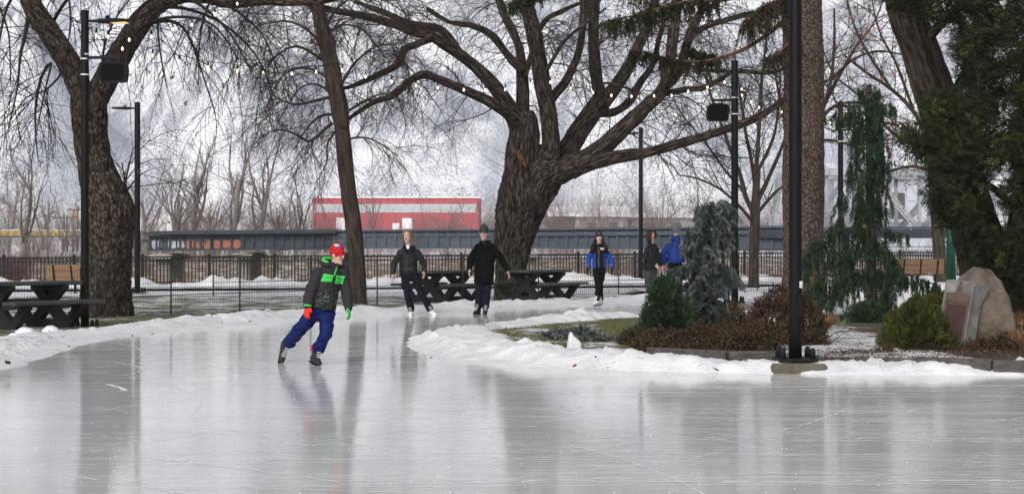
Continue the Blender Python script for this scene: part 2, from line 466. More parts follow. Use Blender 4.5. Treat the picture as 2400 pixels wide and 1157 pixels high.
# ------------------------------------------------------------------ piled snow along the ice
def mat_snow():
    m = bpy.data.materials.new('piled_snow'); m.use_nodes = True
    nt = m.node_tree; N = nt.nodes; L = nt.links; b = N['Principled BSDF']
    tc = N.new('ShaderNodeTexCoord')
    n = N.new('ShaderNodeTexNoise'); n.inputs['Scale'].default_value = 3; n.inputs['Detail'].default_value = 6; L.new(tc.outputs['Object'], n.inputs['Vector'])
    r = N.new('ShaderNodeValToRGB'); r.color_ramp.elements[0].position = .3; r.color_ramp.elements[1].position = .6
    r.color_ramp.elements[0].color = (.58, .59, .62, 1); r.color_ramp.elements[1].color = (.72, .72, .745, 1)
    L.new(n.outputs['Fac'], r.inputs['Fac'])
    # specks of soil and leaf crumbs
    v = N.new('ShaderNodeTexNoise'); v.inputs['Scale'].default_value = 28; v.inputs['Detail'].default_value = 2; L.new(tc.outputs['Object'], v.inputs['Vector'])
    n3 = N.new('ShaderNodeTexNoise'); n3.inputs['Scale'].default_value = 1.1; L.new(tc.outputs['Object'], n3.inputs['Vector'])
    ad = N.new('ShaderNodeMath'); ad.operation = 'MULTIPLY'; L.new(v.outputs['Fac'], ad.inputs[0]); L.new(n3.outputs['Fac'], ad.inputs[1])
    mr = N.new('ShaderNodeMapRange'); mr.inputs['From Min'].default_value = .385; mr.inputs['From Max'].default_value = .43; L.new(ad.outputs[0], mr.inputs['Value'])
    mx = N.new('ShaderNodeMix'); mx.data_type = 'RGBA'; L.new(mr.outputs[0], mx.inputs['Factor']); L.new(r.outputs['Color'], mx.inputs['A']); mx.inputs['B'].default_value = (.16, .11, .07, 1)
    L.new(mx.outputs['Result'], b.inputs['Base Color']); b.inputs['Roughness'].default_value = .75
    b.inputs['Subsurface Weight'].default_value = .0
    n2 = N.new('ShaderNodeTexNoise'); n2.inputs['Scale'].default_value = 22; n2.inputs['Detail'].default_value = 6; L.new(tc.outputs['Object'], n2.inputs['Vector'])
    bp = N.new('ShaderNodeBump'); bp.inputs['Distance'].default_value = .03; bp.inputs['Strength'].default_value = .7
    L.new(n2.outputs['Fac'], bp.inputs['Height']); L.new(bp.outputs['Normal'], b.inputs['Normal'])
    return m
M_SNOW = mat_snow()

def sstep1(a, b, x):
    t = min(1, max(0, (x - a) / (b - a))); return t * t * (3 - 2 * t)
def bank(pts, side, width, height, na=34, step=.06, seed=0, chunk=1.0):
    """lumpy ridge of shovelled snow along pts (2-D world), land on 'side' (+1 = left of travel)"""
    path, _ = smooth_path([V((p[0], p[1], 0)) for p in pts], [0] * len(pts), step)
    n = len(path); B = MB(); rows = []; acc = 0
    for i, p in enumerate(path):
        t = path[min(i + 4, n - 1)] - path[max(i - 4, 0)]; t.normalize()
        nr = V((-t.y, t.x, 0)) * side
        u = i / (n - 1)
        if i: acc += (path[i] - path[i - 1]).length
        w = width(u) * (1 + .5 * noise.noise(V((acc * .55, seed, .3)))); h = height(u)
        h *= max(.15, .95 + 1.0 * noise.noise(V((acc * .5, seed, 5.3))) + .5 * noise.noise(V((acc * 1.6, seed, 9.3))))
        e = .10 * noise.noise(V((acc * 1.3, seed, 2))) + .05 * noise.noise(V((acc * 5, seed, 3)))
        row = []
        for j in range(na + 1):
            a = j / na
            q = p + nr * (e - .16 + (w + .16) * a)
            prof = (sstep1(.10, .40, a) * (1 - sstep1(.62, 1, a))) if 0 < a < 1 else 0
            lump = 1 + .55 * noise.noise(V((q.x * 1.5, q.y * 1.5, seed))) + .5 * noise.noise(V((q.x * 4.3, q.y * 4.3, seed + 4))) + .35 * abs(noise.noise(V((q.x * 9.3, q.y * 9.3, seed + 2))))
            z = h * prof * max(.1, lump)
            dv = noise.voronoi(V((q.x * 6.3 + noise.noise(q * 7), q.y * 6.3 + noise.noise(q * 7 + V((3, 1, 1))), seed * 1.7)))[0][0] + max(0, .3 - noise.noise(V((q.x * 1.1, q.y * 1.1, seed + 9))))
            z += chunk * prof * .05 * min(1, max(0, .42 - dv) / .20)
            z += (.004 + .022 * prof) * noise.noise(V((q.x * 15, q.y * 15, 1))) + .02 * min(a * 12, 1)
            gzv = .05 * a if a > .05 else 0
            row.append(B.vert((q.x, q.y, z + gzv - .004 - (.012 if j == 0 else 0) - (.08 if j == na else 0))))
        rows.append(row)
    for i in range(n - 1):
        for j in range(na):
            q = (rows[i][j], rows[i + 1][j], rows[i + 1][j + 1], rows[i][j + 1])
            B.face(q if side < 0 else tuple(reversed(q)), 0, True)
    return B
lp = [(p.x, p.y) for p in left_w[2:]]
b_ = bank(lp, 1, lambda u: 1.35 if u < .5 else 1.7, lambda u: .035 + .06 * sstep1(.28, .40, u) - .02 * sstep1(.45, .6, u), seed=1)
tag(b_.build('piled_snow', M_SNOW), kind='stuff')
def island_snow():
    """snow shovelled up round the island as one height field"""
    st = .055; gx = np.arange(-1.75, 13.5, st); gy = np.arange(18.3, 33.5, st); X, Y = np.meshgrid(gx, gy)
    ii = inside(island, X, Y); d = pdist(island, X, Y); d = np.where(ii, d, -d)
    dl = pdist([(p.x, p.y) for p in islo_w], X, Y, False); dh = pdist([(p.x, p.y) for p in ishi_w], X, Y, False)
    front = 1 / (1 + np.exp((dl - dh) * 3))
    wf = .62 + 1.2 * (1 - sstep(-.9, 2.2, X)); w = wf * front + .75 * (1 - front)
    B = MB(); ids = {}
    for jy in range(len(gy)):
        for ix in range(len(gx)):
            dd = d[jy, ix]
            if dd < -.5 or dd > w[jy, ix] * 1.7 + .1: continue
            x, y = gx[ix], gy[jy]; q = V((x, y, 2.7))
            ww = w[jy, ix] * (1 + .45 * noise.noise(V((x * .8, y * .8, 3))) + .2 * noise.noise(V((x * 2.6, y * 2.6, 3))))
            e = dd + .09 * noise.noise(V((x * 1.4, y * 1.4, 2))) + .05 * noise.noise(V((x * 5, y * 5, 3)))
            a = (e + .16) / (ww + .16)
            if a < -.18 or a > 1.06: continue
            prof = sstep1(.06, .36, a) * (1 - sstep1(.60, 1, a))
            h = (.105 - .055 * sstep1(1.2, 2.4, x) * float(front[jy, ix]) - .030 * (1 - float(front[jy, ix])) - .042 * (1 - sstep1(-.6, .8, x))) * max(.2, .95 + .9 * noise.noise(V((x * .55, y * .55, 5.3))) + .5 * noise.noise(V((x * 1.6, y * 1.6, 9.3))))
            lump = 1 + .5 * noise.noise(q * 1.5) + .5 * noise.noise(q * 4.3) + .35 * abs(noise.noise(q * 9.3))
            z = h * prof * max(.1, lump)
            dv = noise.voronoi(V((x * 6.3 + noise.noise(q * 7), y * 6.3 + noise.noise(q * 7 + V((3, 1, 1))), 3.4)))[0][0] + max(0, .3 - noise.noise(V((x * 1.1, y * 1.1, 11))))
            z += prof * .05 * min(1, max(0, .42 - dv) / .20) + (.004 + .022 * prof) * noise.noise(q * 15) + .055 * sstep1(0, .5, a) + .004
            z -= .10 * sstep1(.93, 1.06, a) + .075 * (1 - sstep1(0, .07, a))
            ids[(ix, jy)] = B.vert((x, y, z))
    for (ix, jy) in list(ids):
        k = [(ix, jy), (ix + 1, jy), (ix + 1, jy + 1), (ix, jy + 1)]
        if all(t in ids for t in k): B.face(tuple(ids[t] for t in k), 0, True)
    return B
tag(island_snow().build('piled_snow', M_SNOW), kind='stuff')
# ridge of ploughed snow between lawn and walk beyond
b_ = bank([(PX(-50, 56), 56), (PX(300, 57), 57), (PX(700, 58.5), 58.5), (PX(1000, 60), 60), (PX(1500, 64), 64), (PX(2300, 68), 68)], 1, lambda u: 1.6, lambda u: .22, na=14, step=.12, seed=6)
tag(b_.build('piled_snow', M_SNOW), kind='stuff')
b_ = bank([(PX(1560, 46.5), 46.5), (PX(1700, 48), 48), (PX(1900, 48), 48), (PX(2300, 46), 46)], 1, lambda u: 1.8, lambda u: .2, na=16, step=.1, seed=8)
tag(b_.build('piled_snow', M_SNOW), kind='stuff')

# walk beyond the lawn
M_ASPH = M('wet_asphalt', (.20, .20, .21), .6, .25, 3, .3, 60, col2=(.62, .62, .65), thr=(.40, .58))
B = MB(); pr = None
for k in range(41):
    px = -200 + k * 70; Yc = 51.5 + k * .2
    a = B.vert((PX(px, Yc), Yc, gz(PX(px, Yc), Yc) + .075)); c = B.vert((PX(px, Yc + 4.4), Yc + 4.4, gz(PX(px, Yc + 4.4), Yc + 4.4) + .075))
    if pr: B.face((pr[0], a, c, pr[1]))
    pr = (a, c)
tag(B.build('path', M_ASPH), kind='structure')

# river and hill
M_WATER = M('river_water', (.05, .055, .06), .12, .2, .4, .25, 3)
B = MB(); B.quad((-260, 66, -2.75), (270, 66, -2.75), (270, 128, -2.75), (-260, 128, -2.75))
tag(B.build('river_water', M_WATER), kind='structure')

def mat_hill():
    m = bpy.data.materials.new('snowy_hillside'); m.use_nodes = True
    nt = m.node_tree; N = nt.nodes; L = nt.links; b = N['Principled BSDF']
    tc = N.new('ShaderNodeTexCoord')
    def nz(sc, stretch=(1, 1, 1), det=5, ro=.6):
        mp = N.new('ShaderNodeMapping'); mp.inputs['Scale'].default_value = stretch
        L.new(tc.outputs['Object'], mp.inputs['Vector'])
        n = N.new('ShaderNodeTexNoise'); n.inputs['Scale'].default_value = sc; n.inputs['Detail'].default_value = det; n.inputs['Roughness'].default_value = ro
        L.new(mp.outputs['Vector'], n.inputs['Vector']); return n.outputs['Fac']
    def mr(f, a, z, lo=0., hi=1.):
        r = N.new('ShaderNodeMapRange'); L.new(f, r.inputs['Value'])
        r.inputs['From Min'].default_value = a; r.inputs['From Max'].default_value = z; r.inputs['To Min'].default_value = lo; r.inputs['To Max'].default_value = hi
        return r.outputs[0]
    def op(o, a, c):
        x = N.new('ShaderNodeMath'); x.operation = o; L.new(a, x.inputs[0])
        if isinstance(c, (int, float)): x.inputs[1].default_value = c
        else: L.new(c, x.inputs[1])
        return x.outputs[0]
    def mix(f, a, c):
        x = N.new('ShaderNodeMix'); x.data_type = 'RGBA'; L.new(f, x.inputs['Factor'])
        for s_, q in (('A', a), ('B', c)):
            if isinstance(q, tuple): x.inputs[s_].default_value = q + (1,)
            else: L.new(q, x.inputs[s_])
        return x.outputs['Result']
    big = nz(.010, (1, .5, .5), 5, .6); mid = nz(.05, (1, .5, 1.2), 5, .65); fine = nz(.62, (1, .5, 1), 5, .75); gully = nz(1., (.085, .016, .02), 7, .62)
    vo = N.new('ShaderNodeTexVoronoi'); vo.inputs['Scale'].default_value = 1.1
    mp = N.new('ShaderNodeMapping'); mp.inputs['Scale'].default_value = (1, .62, 1); L.new(tc.outputs['Object'], mp.inputs['Vector']); L.new(mp.outputs['Vector'], vo.inputs['Vector'])
    # sagebrush dots, denser in patches
    dens = mr(op('ADD', op('MULTIPLY', gully, .6), op('MULTIPLY', mid, .5)), .40, .66, .16, .56); grit = mr(nz(1.5, (1, .6, 1), 4, .7), .43, .56)
    dot = op('SUBTRACT', dens, vo.outputs['Distance']); dot = mr(dot, -.04, .06)
    scrub = mr(op('ADD', op('MULTIPLY', fine, .42), op('MULTIPLY', gully, .70)), .545, .66)
    rock = mr(op('ADD', op('MULTIPLY', big, .45), op('MULTIPLY', gully, .60)), .553, .63)
    c = mix(mr(mid, .35, .7), (.88, .885, .905), (.66, .69, .76))
    c = mix(op('MULTIPLY', op('MULTIPLY', scrub, grit), .85), c, (.33, .35, .41))
    c = mix(op('MULTIPLY', dot, .66), c, (.20, .21, .25))
    c = mix(op('MULTIPLY', op('MULTIPLY', rock, mr(grit, 0, 1, .45, 1)), .72), c, (.24, .26, .315))
    # shading of the right-hand spur flanks painted in as blue-grey, broken by scrub grit
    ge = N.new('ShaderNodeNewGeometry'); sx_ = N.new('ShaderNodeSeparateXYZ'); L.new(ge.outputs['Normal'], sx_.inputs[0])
    asp_shade = mr(op('ADD', sx_.outputs['X'], op('MULTIPLY', op('SUBTRACT', mid, .5), 1.3)), .02, .38)
    c = mix(op('MULTIPLY', asp_shade, mr(grit, 0, 1, .34, .95)), c, (.36, .39, .46))
    L.new(c, b.inputs['Base Color']); b.inputs['Roughness'].default_value = .9
    bp = N.new('ShaderNodeBump'); bp.inputs['Distance'].default_value = 4.; bp.inputs['Strength'].default_value = .6
    L.new(mid, bp.inputs['Height']); L.new(bp.outputs['Normal'], b.inputs['Normal'])
    return m
B = MB(); hx = np.arange(-330, 331, 4.0); hy = np.arange(430, 880, 4.0); ids = []
for y in hy:
    r = []
    for x in hx:
        t = (y - 430)
        base = 1.4 + t * .20 + t * t * .00042
        q = V((x * .011, y * .008, .7))
        rid = fbm(q, 5) + .5 * (1 - 2.5 * abs(noise.noise(V((x * .021 + y * .006, y * .005, 8))))); k = min(1, t / 90)
        cliff = max(0, noise.noise(V((x * .02, y * .012, 4.4)))) * 16 * k
        spur = (1 - 2.2 * abs(noise.noise(V((x * .017 + y * .007, y * .004, 8.8))))) * 20 + (1 - 2.2 * abs(noise.noise(V((x * .045 - y * .012, y * .010, 3.8))))) * 7
        z = base + k * (rid * 15 + cliff + spur) + k * 3 * noise.noise(V((x * .09, y * .07, 2)))
        r.append(B.vert((x, y, z)))
    ids.append(r)
for j in range(len(hy) - 1):
    for i in range(len(hx) - 1): B.face((ids[j][i], ids[j][i + 1], ids[j + 1][i + 1], ids[j + 1][i]), 0, True)
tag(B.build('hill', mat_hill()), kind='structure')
# ================================================================== TREES
M_BARKW = M('furrowed_willow_bark', (.020, .015, .012), .9, .2, 11, .9, 26, col2=(.125, .098, .078), attr='bk', thr=(.36, .66))
M_BARKL = M('ridged_brown_bark', (.0065, .0048, .0036), .9, .2, 21, 1., 21, col2=(.135, .100, .073), attr='bk', thr=(.37, .63), bdist=.06, detail=7, crack=19, spec=.2)
M_BARKM = M('smooth_brown_bark', (.022, .016, .013), .9, .2, 12, .8, 22, col2=(.078, .058, .045), attr='bk', thr=(.36, .64), bdist=.04, spec=.2)
M_BARKS = M('flaky_spruce_bark', (.030, .021, .017), .9, .2, 26, 1., 28, col2=(.21, .152, .122), attr='bk', thr=(.34, .66), bdist=.04, detail=7, crack=24, spec=.2)
M_BARKC = M('stringy_cedar_bark', (.014, .0105, .008), .9, .2, 20, 1., 22, col2=(.105, .080, .063), attr='bk', thr=(.36, .66), bdist=.05, spec=.2)
M_TWIG = M('bare_twigs', (.042, .031, .026), .85, .35, 2.2)
M_TWIGD = M('dark_bare_twigs', (.020, .016, .015), .85, .3, 2.2)
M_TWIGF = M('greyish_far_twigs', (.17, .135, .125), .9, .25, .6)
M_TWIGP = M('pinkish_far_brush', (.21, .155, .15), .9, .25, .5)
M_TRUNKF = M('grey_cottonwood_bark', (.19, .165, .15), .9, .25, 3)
M_REDTWIG = M('red_dogwood_twigs', (.16, .055, .065), .85, .3, 1)
M_KEYS = M('dry_brown_seed_keys', (.11, .065, .035), .85, .4, 3)
M_DRYLEAF = M('dry_orange_leaves', (.22, .105, .055), .8, .4, 3)
M_WOUND = M('torn_orange_wood', (.03, .018, .010), .9, .3, 14, .5, 30, col2=(.17, .085, .035))
M_MOSS = M('mossy_dark_bark', (.006, .0045, .0036), .95, .3, 19, 1., 15, col2=(.118, .092, .073), attr='bk', thr=(.36, .66), bdist=.07, detail=8, crack=17, spec=.2)

def bark_disp(amp, k=8, kz=1.0, twist=0., seed=0., lump=.0, lk=1.6):
    def fn(c, s, L, r):
        if twist:
            a = twist * L; ca, sa = math.cos(a), math.sin(a); c, s = c * ca - s * sa, c * sa + s * ca
        p = V((c * r * k + seed, s * r * k, L * kz))
        n = 1 - 2.2 * abs(noise.noise(p)) + .35 * noise.noise(p * 2.3)
        v = 1 + amp / max(r, .03) * (n - .6)
        if lump: v += lump * noise.noise(V((c * lk + seed, s * lk, L * lk * .8)))
        return v
    return fn

def limb_path(pl, Y, dy=0., step=.12, dy0=0.):
    n = len(pl); pts = []; rads = []
    for i, q in enumerate(pl):
        t = i / max(1, n - 1); y = Y + dy0 + dy * t + (q[3] if len(q) > 3 else 0)
        pts.append(P(q[0], q[1], y)); rads.append(q[2] * y / F)
    return smooth_path(pts, rads, step)

def branch_out(B, path, rads, levels, rg, lv=0, start=0., keys=None, mi=0, tips=None):
    """recursive side shoots along path"""
    if lv >= len(levels): return
    S = levels[lv]; n = len(path)
    tot = sum((path[i + 1] - path[i]).length for i in range(n - 1))
    cnt = S['n'] * tot * (1 - start); cnt = int(cnt) + (1 if rg.random() < cnt % 1 else 0)
    for _ in range(cnt):
        u = start + (1 - start) * rg.random() ** S.get('pw', 1.0)
        i = min(n - 2, int(u * (n - 1))); f = u * (n - 1) - i
        p = path[i].lerp(path[i + 1], f); r = rads[i] * (1 - f) + rads[i + 1] * f
        t = (path[i + 1] - path[i]).normalized(); a, b = frame_of(t)
        th = rg.uniform(0, 2 * PI); al = math.radians(rg.uniform(*S.get('ang', (35, 75))))
        d = t * math.cos(al) + (a * math.cos(th) + b * math.sin(th)) * math.sin(al)
        d = (d + V(S.get('bias', (0, 0, 0)))).normalized()
        L = rg.uniform(*S['L']) * (S.get('tipk', 1.0) if u > .6 else 1)
        r0 = min(r * .7, rg.uniform(*S['r']))
        seg = S['seg']
        pts = grow(p, d, L, seg, S.get('wig', .18), S.get('grav', .1), rg, S.get('weep', True))
        rr = taper(r0, max(.0018, r0 * S.get('tap', .35)), seg)
        B.tube(pts, rr, S.get('sides', 3), mi, cap=False)
        if tips is not None and lv == len(levels) - 1: tips.append(pts[-1])
        branch_out(B, pts, rr, levels, rg, lv + 1, S.get('cs', .12), keys, mi, tips)

def key_clusters(B, pts, rg, mi, n=9, size=.03):
    for p in pts:
        for _ in range(n):
            q = p + V((rg.gauss(0, .025), rg.gauss(0, .025), -rg.random() * .11))
            d = V((rg.gauss(0, .4), rg.gauss(0, .4), -1)).normalized(); a, b = frame_of(d)
            th = rg.random() * 6.28; w = (a * math.cos(th) + b * math.sin(th)) * size * .2
            B.quad(q - w, q + w, q + w * .8 + d * size, q - w * .8 + d * size, mi)

def tree(name, label, base):
    return thing(name, label, 'tree', base)

# ---- left tree: thick forked trunk with burl, weeping twigs with seed keys --------------------------------
YL = 32.9; rg = random.Random(11)
root = tree('forked_tree', 'massive forked ridged-bark tree with a burl, behind the black lamp post with speaker', G(250, 751, .05))
T = MB(); bd = bark_disp(.048, 10, 2.6, 0, 3.1, .05)
tp, tr = limb_path([(250, 760, 70), (250, 745, 64), (248, 700, 59), (247, 640, 57), (250, 580, 58), (253, 530, 60), (253, 490, 60), (243, 450, 51), (228, 405, 42), (218, 360, 38), (212, 310, 38), (208, 262, 42), (206, 225, 40), (203, 200, 30)], YL, 0, .05)
T.tube(tp, tr, 72, 0, disp=bd, stretch=.36)
bp_, br_ = limb_path([(258, 560, 46), (268, 510, 44), (276, 480, 36), (280, 462, 22)], YL, -.05, .05)
T.tube(bp_, br_, 40, 0, disp=bark_disp(.026, 9, 1.1, 0, 8, .12))
L1 = limb_path([(a, b, c * .9) for a, b, c in [(212, 255, 34), (190, 212, 31), (163, 150, 30), (132, 100, 29), (98, 52, 29), (72, 5, 26), (52, -60, 24), (20, -140, 20)]], YL, -.6, .07)
L2 = limb_path([(a, b, c * .9) for a, b, c in [(205, 275, 34), (225, 232, 32), (256, 172, 33), (292, 110, 30), (330, 52, 29), (372, 10, 24), (430, -8, 19), (490, -4, 15), (545, 8, 13), (620, 3, 11), (700, 7, 10), (770, 0, 8), (840, -20, 6)]], YL, 1.2, .07)
L3 = limb_path([(372, 12, 22), (410, -40, 20), (470, -110, 16)], YL, 1.2, .1, .6)
for pth in (L1, L2): T.tube(pth[0], pth[1], 36, 0, disp=bark_disp(.022, 10, 2.0, 0, 5, .05), stretch=.3)
T.tube(L3[0], L3[1], 20, 0)
T.build('trunk', M_BARKL, root, attr=True)
B = MB(); tips = []
sec = [  # secondary branches, partly rising out of the frame and arching back down
    ([(70, 15, 12), (60, 80, 9), (48, 130, 7), (40, 210, 4), (20, 300, 3)], -1.0), ([(290, 385 - 60, 0), ], 0),
    ([(112, 152, 7), (96, 185, 7), (85, 240, 6), (83, 300, 4), (90, 380, 2)], -.8),
    ([(120, 60, 9), (150, 10, 8), (200, -40, 7), (300, -60, 6)], -1.5), ([(290, 120, 8), (340, 60, 8), (420, 40, 7), (500, 60, 5), (560, 140, 3)], -1.6),
    ([(330, 60, 9), (400, 50, 8), (440, 80, 6), (470, 160, 4), (500, 250, 2.5)], 1.0), ([(30, -60, 10), (-40, -20, 8), (-80, 60, 6)], .6),
    ([(350, 20, 10), (430, 20, 8), (520, 55, 6), (600, 130, 4), (640, 220, 2)], 2.0), ([(430, -10, 9), (480, 20, 7), (540, 80, 5), (590, 170, 3)], -1.2),
    ([(60, -40, 8), (20, 10, 7), (0, 90, 5), (-10, 180, 3)], -1.4), ([(500, 0, 8), (560, 30, 6), (620, 90, 4), (655, 180, 2)], .4),
    ([(255, 180, 7), (240, 150, 6), (250, 90, 5), (280, 30, 4), (330, -30, 3)], -.8), ([(290, 460, 9), (296, 440, 6), (292, 415, 4), (285, 380, 2)], -.1), ([(292, 455, 6), (310, 430, 4), (335, 405, 2.4), (360, 395, 1.5)], .2), ([(286, 452, 5), (300, 400, 4), (312, 350, 2), (340, 310, 1.4)], -.4),
    ([(165, 145, 6), (130, 190, 5), (100, 215, 4), (60, 230, 3), (20, 290, 2)], -.9), ([(110, 160, 6), (120, 150, 5), (105, 215, 4), (88, 300, 2.5), (70, 400, 1.5)], -1.3),
    ([(400, -30, 9), (330, 20, 6), (300, 90, 4), (295, 190, 2.5)], -1.8), ([(470, -90, 9), (380, -20, 7), (370, 70, 5), (385, 180, 3)], -.6), ([(-20, -100, 9), (-10, -10, 6), (20, 80, 4), (25, 200, 2.5)], 1.2), ([(560, -60, 8), (500, -10, 6), (470, 80, 4), (465, 200, 2.2)], 1.6), ([(80, -80, 8), (150, -30, 6), (165, 50, 4), (150, 150, 2.2)], -1.7)]
lev = [dict(n=5.6, L=(.6, 1.8), r=(.008, .014), seg=8, wig=.16, grav=.22, ang=(25, 75), sides=3, tap=.5),
       dict(n=3.6, L=(.3, 1.0), r=(.0055, .0075), seg=5, wig=.16, grav=.30, ang=(20, 60), sides=3, tap=.6),
       dict(n=1.8, L=(.12, .4), r=(.0045, .0055), seg=3, wig=.15, grav=.2, ang=(25, 60), sides=3)]
for pl, dy in sec:
    if len(pl) < 2: continue
    pth, rd = limb_path([(a, b, c * .52) for a, b, c in pl], YL, dy, .12)
    B.tube(pth, rd, 7, 0, cap=False)
    branch_out(B, pth, rd, lev, rg, 0, .15, tips=tips)
branch_out(B, *L1, [dict(n=2.6, L=(.8, 1.8), r=(.009, .016), seg=8, wig=.18, grav=.24, ang=(40, 80), sides=4, tap=.4)] + lev[1:], rg, 0, .35, tips=tips)
branch_out(B, *L2, [dict(n=3.4, L=(.8, 2.3), r=(.009, .016), seg=8, wig=.18, grav=.24, ang=(40, 85), sides=4, tap=.4)] + lev[1:], rg, 0, .4, tips=tips)
key_clusters(B, [t for t in tips if rg.random() < .035], rg, 1, 8, .055)
crown = B.build('crown', [M_TWIGD, M_KEYS], root)

# ---- leaning tree with fine hazy twigs ---------------------------------------------------------------------
YM = 40.6; rg = random.Random(12)
root = tree('leaning_tree', 'slender leaning brown trunk with dense fine twigs, behind the child skater', G(842, 722, .05))
T = MB()
tp, tr = limb_path([(845, 728, 25), (842, 712, 20), (838, 650, 19), (834, 580, 19.5), (827, 520, 19), (817, 450, 18), (809, 380, 18), (803, 310, 17.5), (796, 255, 20), (786, 200, 20), (775, 145, 19), (762, 90, 18), (748, 30, 16), (738, -30, 15), (730, -90, 13)], YM, 0, .06)
T.tube(tp, tr, 36, 0, disp=bark_disp(.010, 12, 1.4, 0, 2, .09, 2.2))
s2 = limb_path([(806, 300, 10), (800, 255, 10), (795, 200, 9), (785, 140, 8), (778, 85, 5)], YM, -.15, .06, -.12)
T.tube(s2[0], s2[1], 18, 0, disp=bark_disp(.008, 12, 1.4, 0, 4))
T.build('trunk', M_BARKM, root, attr=True)
B = MB()
secm = [([(778, 288, 7), (745, 318, 6), (722, 332, 5), (690, 312, 4), (650, 305, 2.5), (610, 318, 1.5)], -.5), ([(785, 225, 7), (740, 236, 6), (690, 245, 4), (640, 225, 2)], .5), ([(790, 268, 6), (752, 272, 5), (720, 300, 3), (690, 350, 2)], .8),
        ([(768, 120, 7), (720, 70, 5), (670, 50, 4), (610, 60, 2)], -.8), ([(770, 150, 7), (700, 110, 5), (650, 130, 3.5), (600, 190, 2)], 1.2), ([(780, 190, 6), (720, 160, 4), (660, 180, 3), (620, 260, 2)], -1.0),
        ([(760, 70, 7), (790, 20, 5), (840, -10, 4), (900, 0, 3), (960, 40, 2)], -.6), ([(790, 215, 6), (830, 150, 5), (880, 110, 3.5), (930, 105, 2)], -.6), ([(800, 270, 6), (850, 240, 5), (900, 220, 3), (950, 240, 2)], -.7), ([(808, 330, 5), (840, 322, 4), (880, 330, 3), (930, 365, 1.6)], -.5),
        ([(752, 40, 6), (700, 0, 5), (640, -10, 4), (570, 30, 2)], .6), ([(740, -20, 7), (690, -50, 5), (620, -30, 3), (560, 70, 2)], -1.), ([(808, 290, 4), (770, 330, 3.5), (765, 380, 2.5), (740, 430, 1.4)], -.3), ([(790, 240, 5), (750, 200, 4), (700, 210, 3), (650, 290, 2)], .9), ([(760, 90, 5), (800, 60, 4), (850, 70, 3), (900, 130, 1.8)], 1.0)]
levm = [dict(n=12, L=(.4, 1.5), r=(.008, .012), seg=6, wig=.22, grav=.16, ang=(30, 75), sides=3, tap=.5),
        dict(n=7.0, L=(.3, .95), r=(.0055, .0075), seg=5, wig=.22, grav=.25, ang=(25, 65), sides=3, tap=.6),
        dict(n=2.6, L=(.12, .35), r=(.0045, .0055), seg=3, wig=.15, grav=.15, ang=(25, 65), sides=3)]
for pl, dy in secm:
    pth, rd = limb_path([(a, b, c * .62) for a, b, c in pl], YM, dy, .12); B.tube(pth, rd, 7, 0, cap=False); branch_out(B, pth, rd, levm, rg, 0, .1)
branch_out(B, tp, tr, [dict(n=7, L=(.6, 1.8), r=(.008, .014), seg=7, wig=.2, grav=.18, ang=(50, 90), sides=3, tap=.4)] + levm[1:], rg, 0, .5)
B.build('crown', M_TWIG, root)

# ---- great willow ------------------------------------------------------------------------------------------
YW = 44.2; rg = random.Random(13)
root = tree('old_willow', 'huge old willow with twisted furrowed trunk and many arching limbs behind picnic tables', G(1200, 708, .05))
T = MB(); bw = bark_disp(.085, 6.5, .75, .42, 1.7, .05, 1.3)
tp, tr = limb_path([(a, b, c * .91) for a, b, c in [(1200, 716, 58), (1198, 700, 46), (1196, 665, 40), (1197, 630, 37), (1201, 590, 43), (1206, 550, 51), (1212, 515, 57), (1222, 480, 63), (1235, 447, 69), (1255, 415, 70), (1280, 392, 62), (1310, 375, 48)]], YW, 0, .05)
T.tube(tp, tr, 84, 0, disp=bw)
st, sr = limb_path([(1226, 520, 14), (1222, 480, 42), (1220, 430, 44), (1222, 395, 40), (1225, 355, 38), (1228, 320, 36), (1228, 285, 33), (1226, 262, 24)], YW, 0, .05, -.3)
T.tube(st, sr, 56, 0, disp=bark_disp(.045, 7, .8, .2, 7, .10, 1.6))
LW = {}
def wl(key, pl, dy, dy0=0., disp=.03, sides=26):
    LW[key] = limb_path([(a, b, c * .80) for a, b, c in pl], YW, dy, .09, dy0)
    T.tube(LW[key][0], LW[key][1], sides, 0, disp=bark_disp(disp, 9, 1.0, .2, hash(key) % 17 * 1.3 if False else len(LW) * 1.31, .07, 2.))
wl('A', [(1228, 335, 30), (1212, 290, 28), (1188, 245, 24), (1150, 192, 20), (1106, 148, 18), (1060, 116, 16), (1012, 86, 15), (973, 76, 13), (911, 54, 12), (853, 38, 11), (790, 26, 9), (720, 10, 7)], -1.5, -.2)
wl('B', [(1220, 300, 22), (1195, 268, 20), (1144, 237, 15), (1086, 210, 13), (1028, 186, 12), (996, 175, 12), (962, 188, 11), (919, 224, 10), (872, 241, 8), (818, 278, 5), (790, 300, 3)], -2.2, -.4)
wl('C', [(1015, 88, 11), (975, 105, 10), (950, 116, 10), (934, 148, 10), (906, 168, 9), (872, 183, 8), (830, 200, 6), (800, 208, 4)], -1.0, -1.2)
wl('A2', [(1085, 132, 10), (1040, 75, 11), (1000, 62, 11), (960, 55, 9), (900, 30, 8), (830, 5, 7)], .8, -.8)
wl('D', [(1230, 300, 22), (1226, 240, 20), (1224, 180, 17), (1220, 130, 15), (1208, 90, 13), (1180, 30, 12), (1160, -30, 10)], .8, .3)
wl('D2', [(1225, 165, 13), (1190, 130, 12), (1155, 85, 11), (1105, 60, 9), (1050, 50, 7), (1000, 20, 5)], -.6, .3)
wl('E', [(1288, 440, 20), (1292, 400, 27), (1293, 345, 27), (1286, 272, 25), (1272, 200, 24), (1257, 110, 23), (1243, 45, 22), (1228, -10, 20), (1215, -60, 18)], -1.0, -.05)
wl('Fv', [(1285, 245, 14), (1300, 222, 14), (1328, 187, 13), (1354, 130, 12), (1366, 60, 11), (1368, 0, 11), (1365, -60, 10)], .4, -.2)
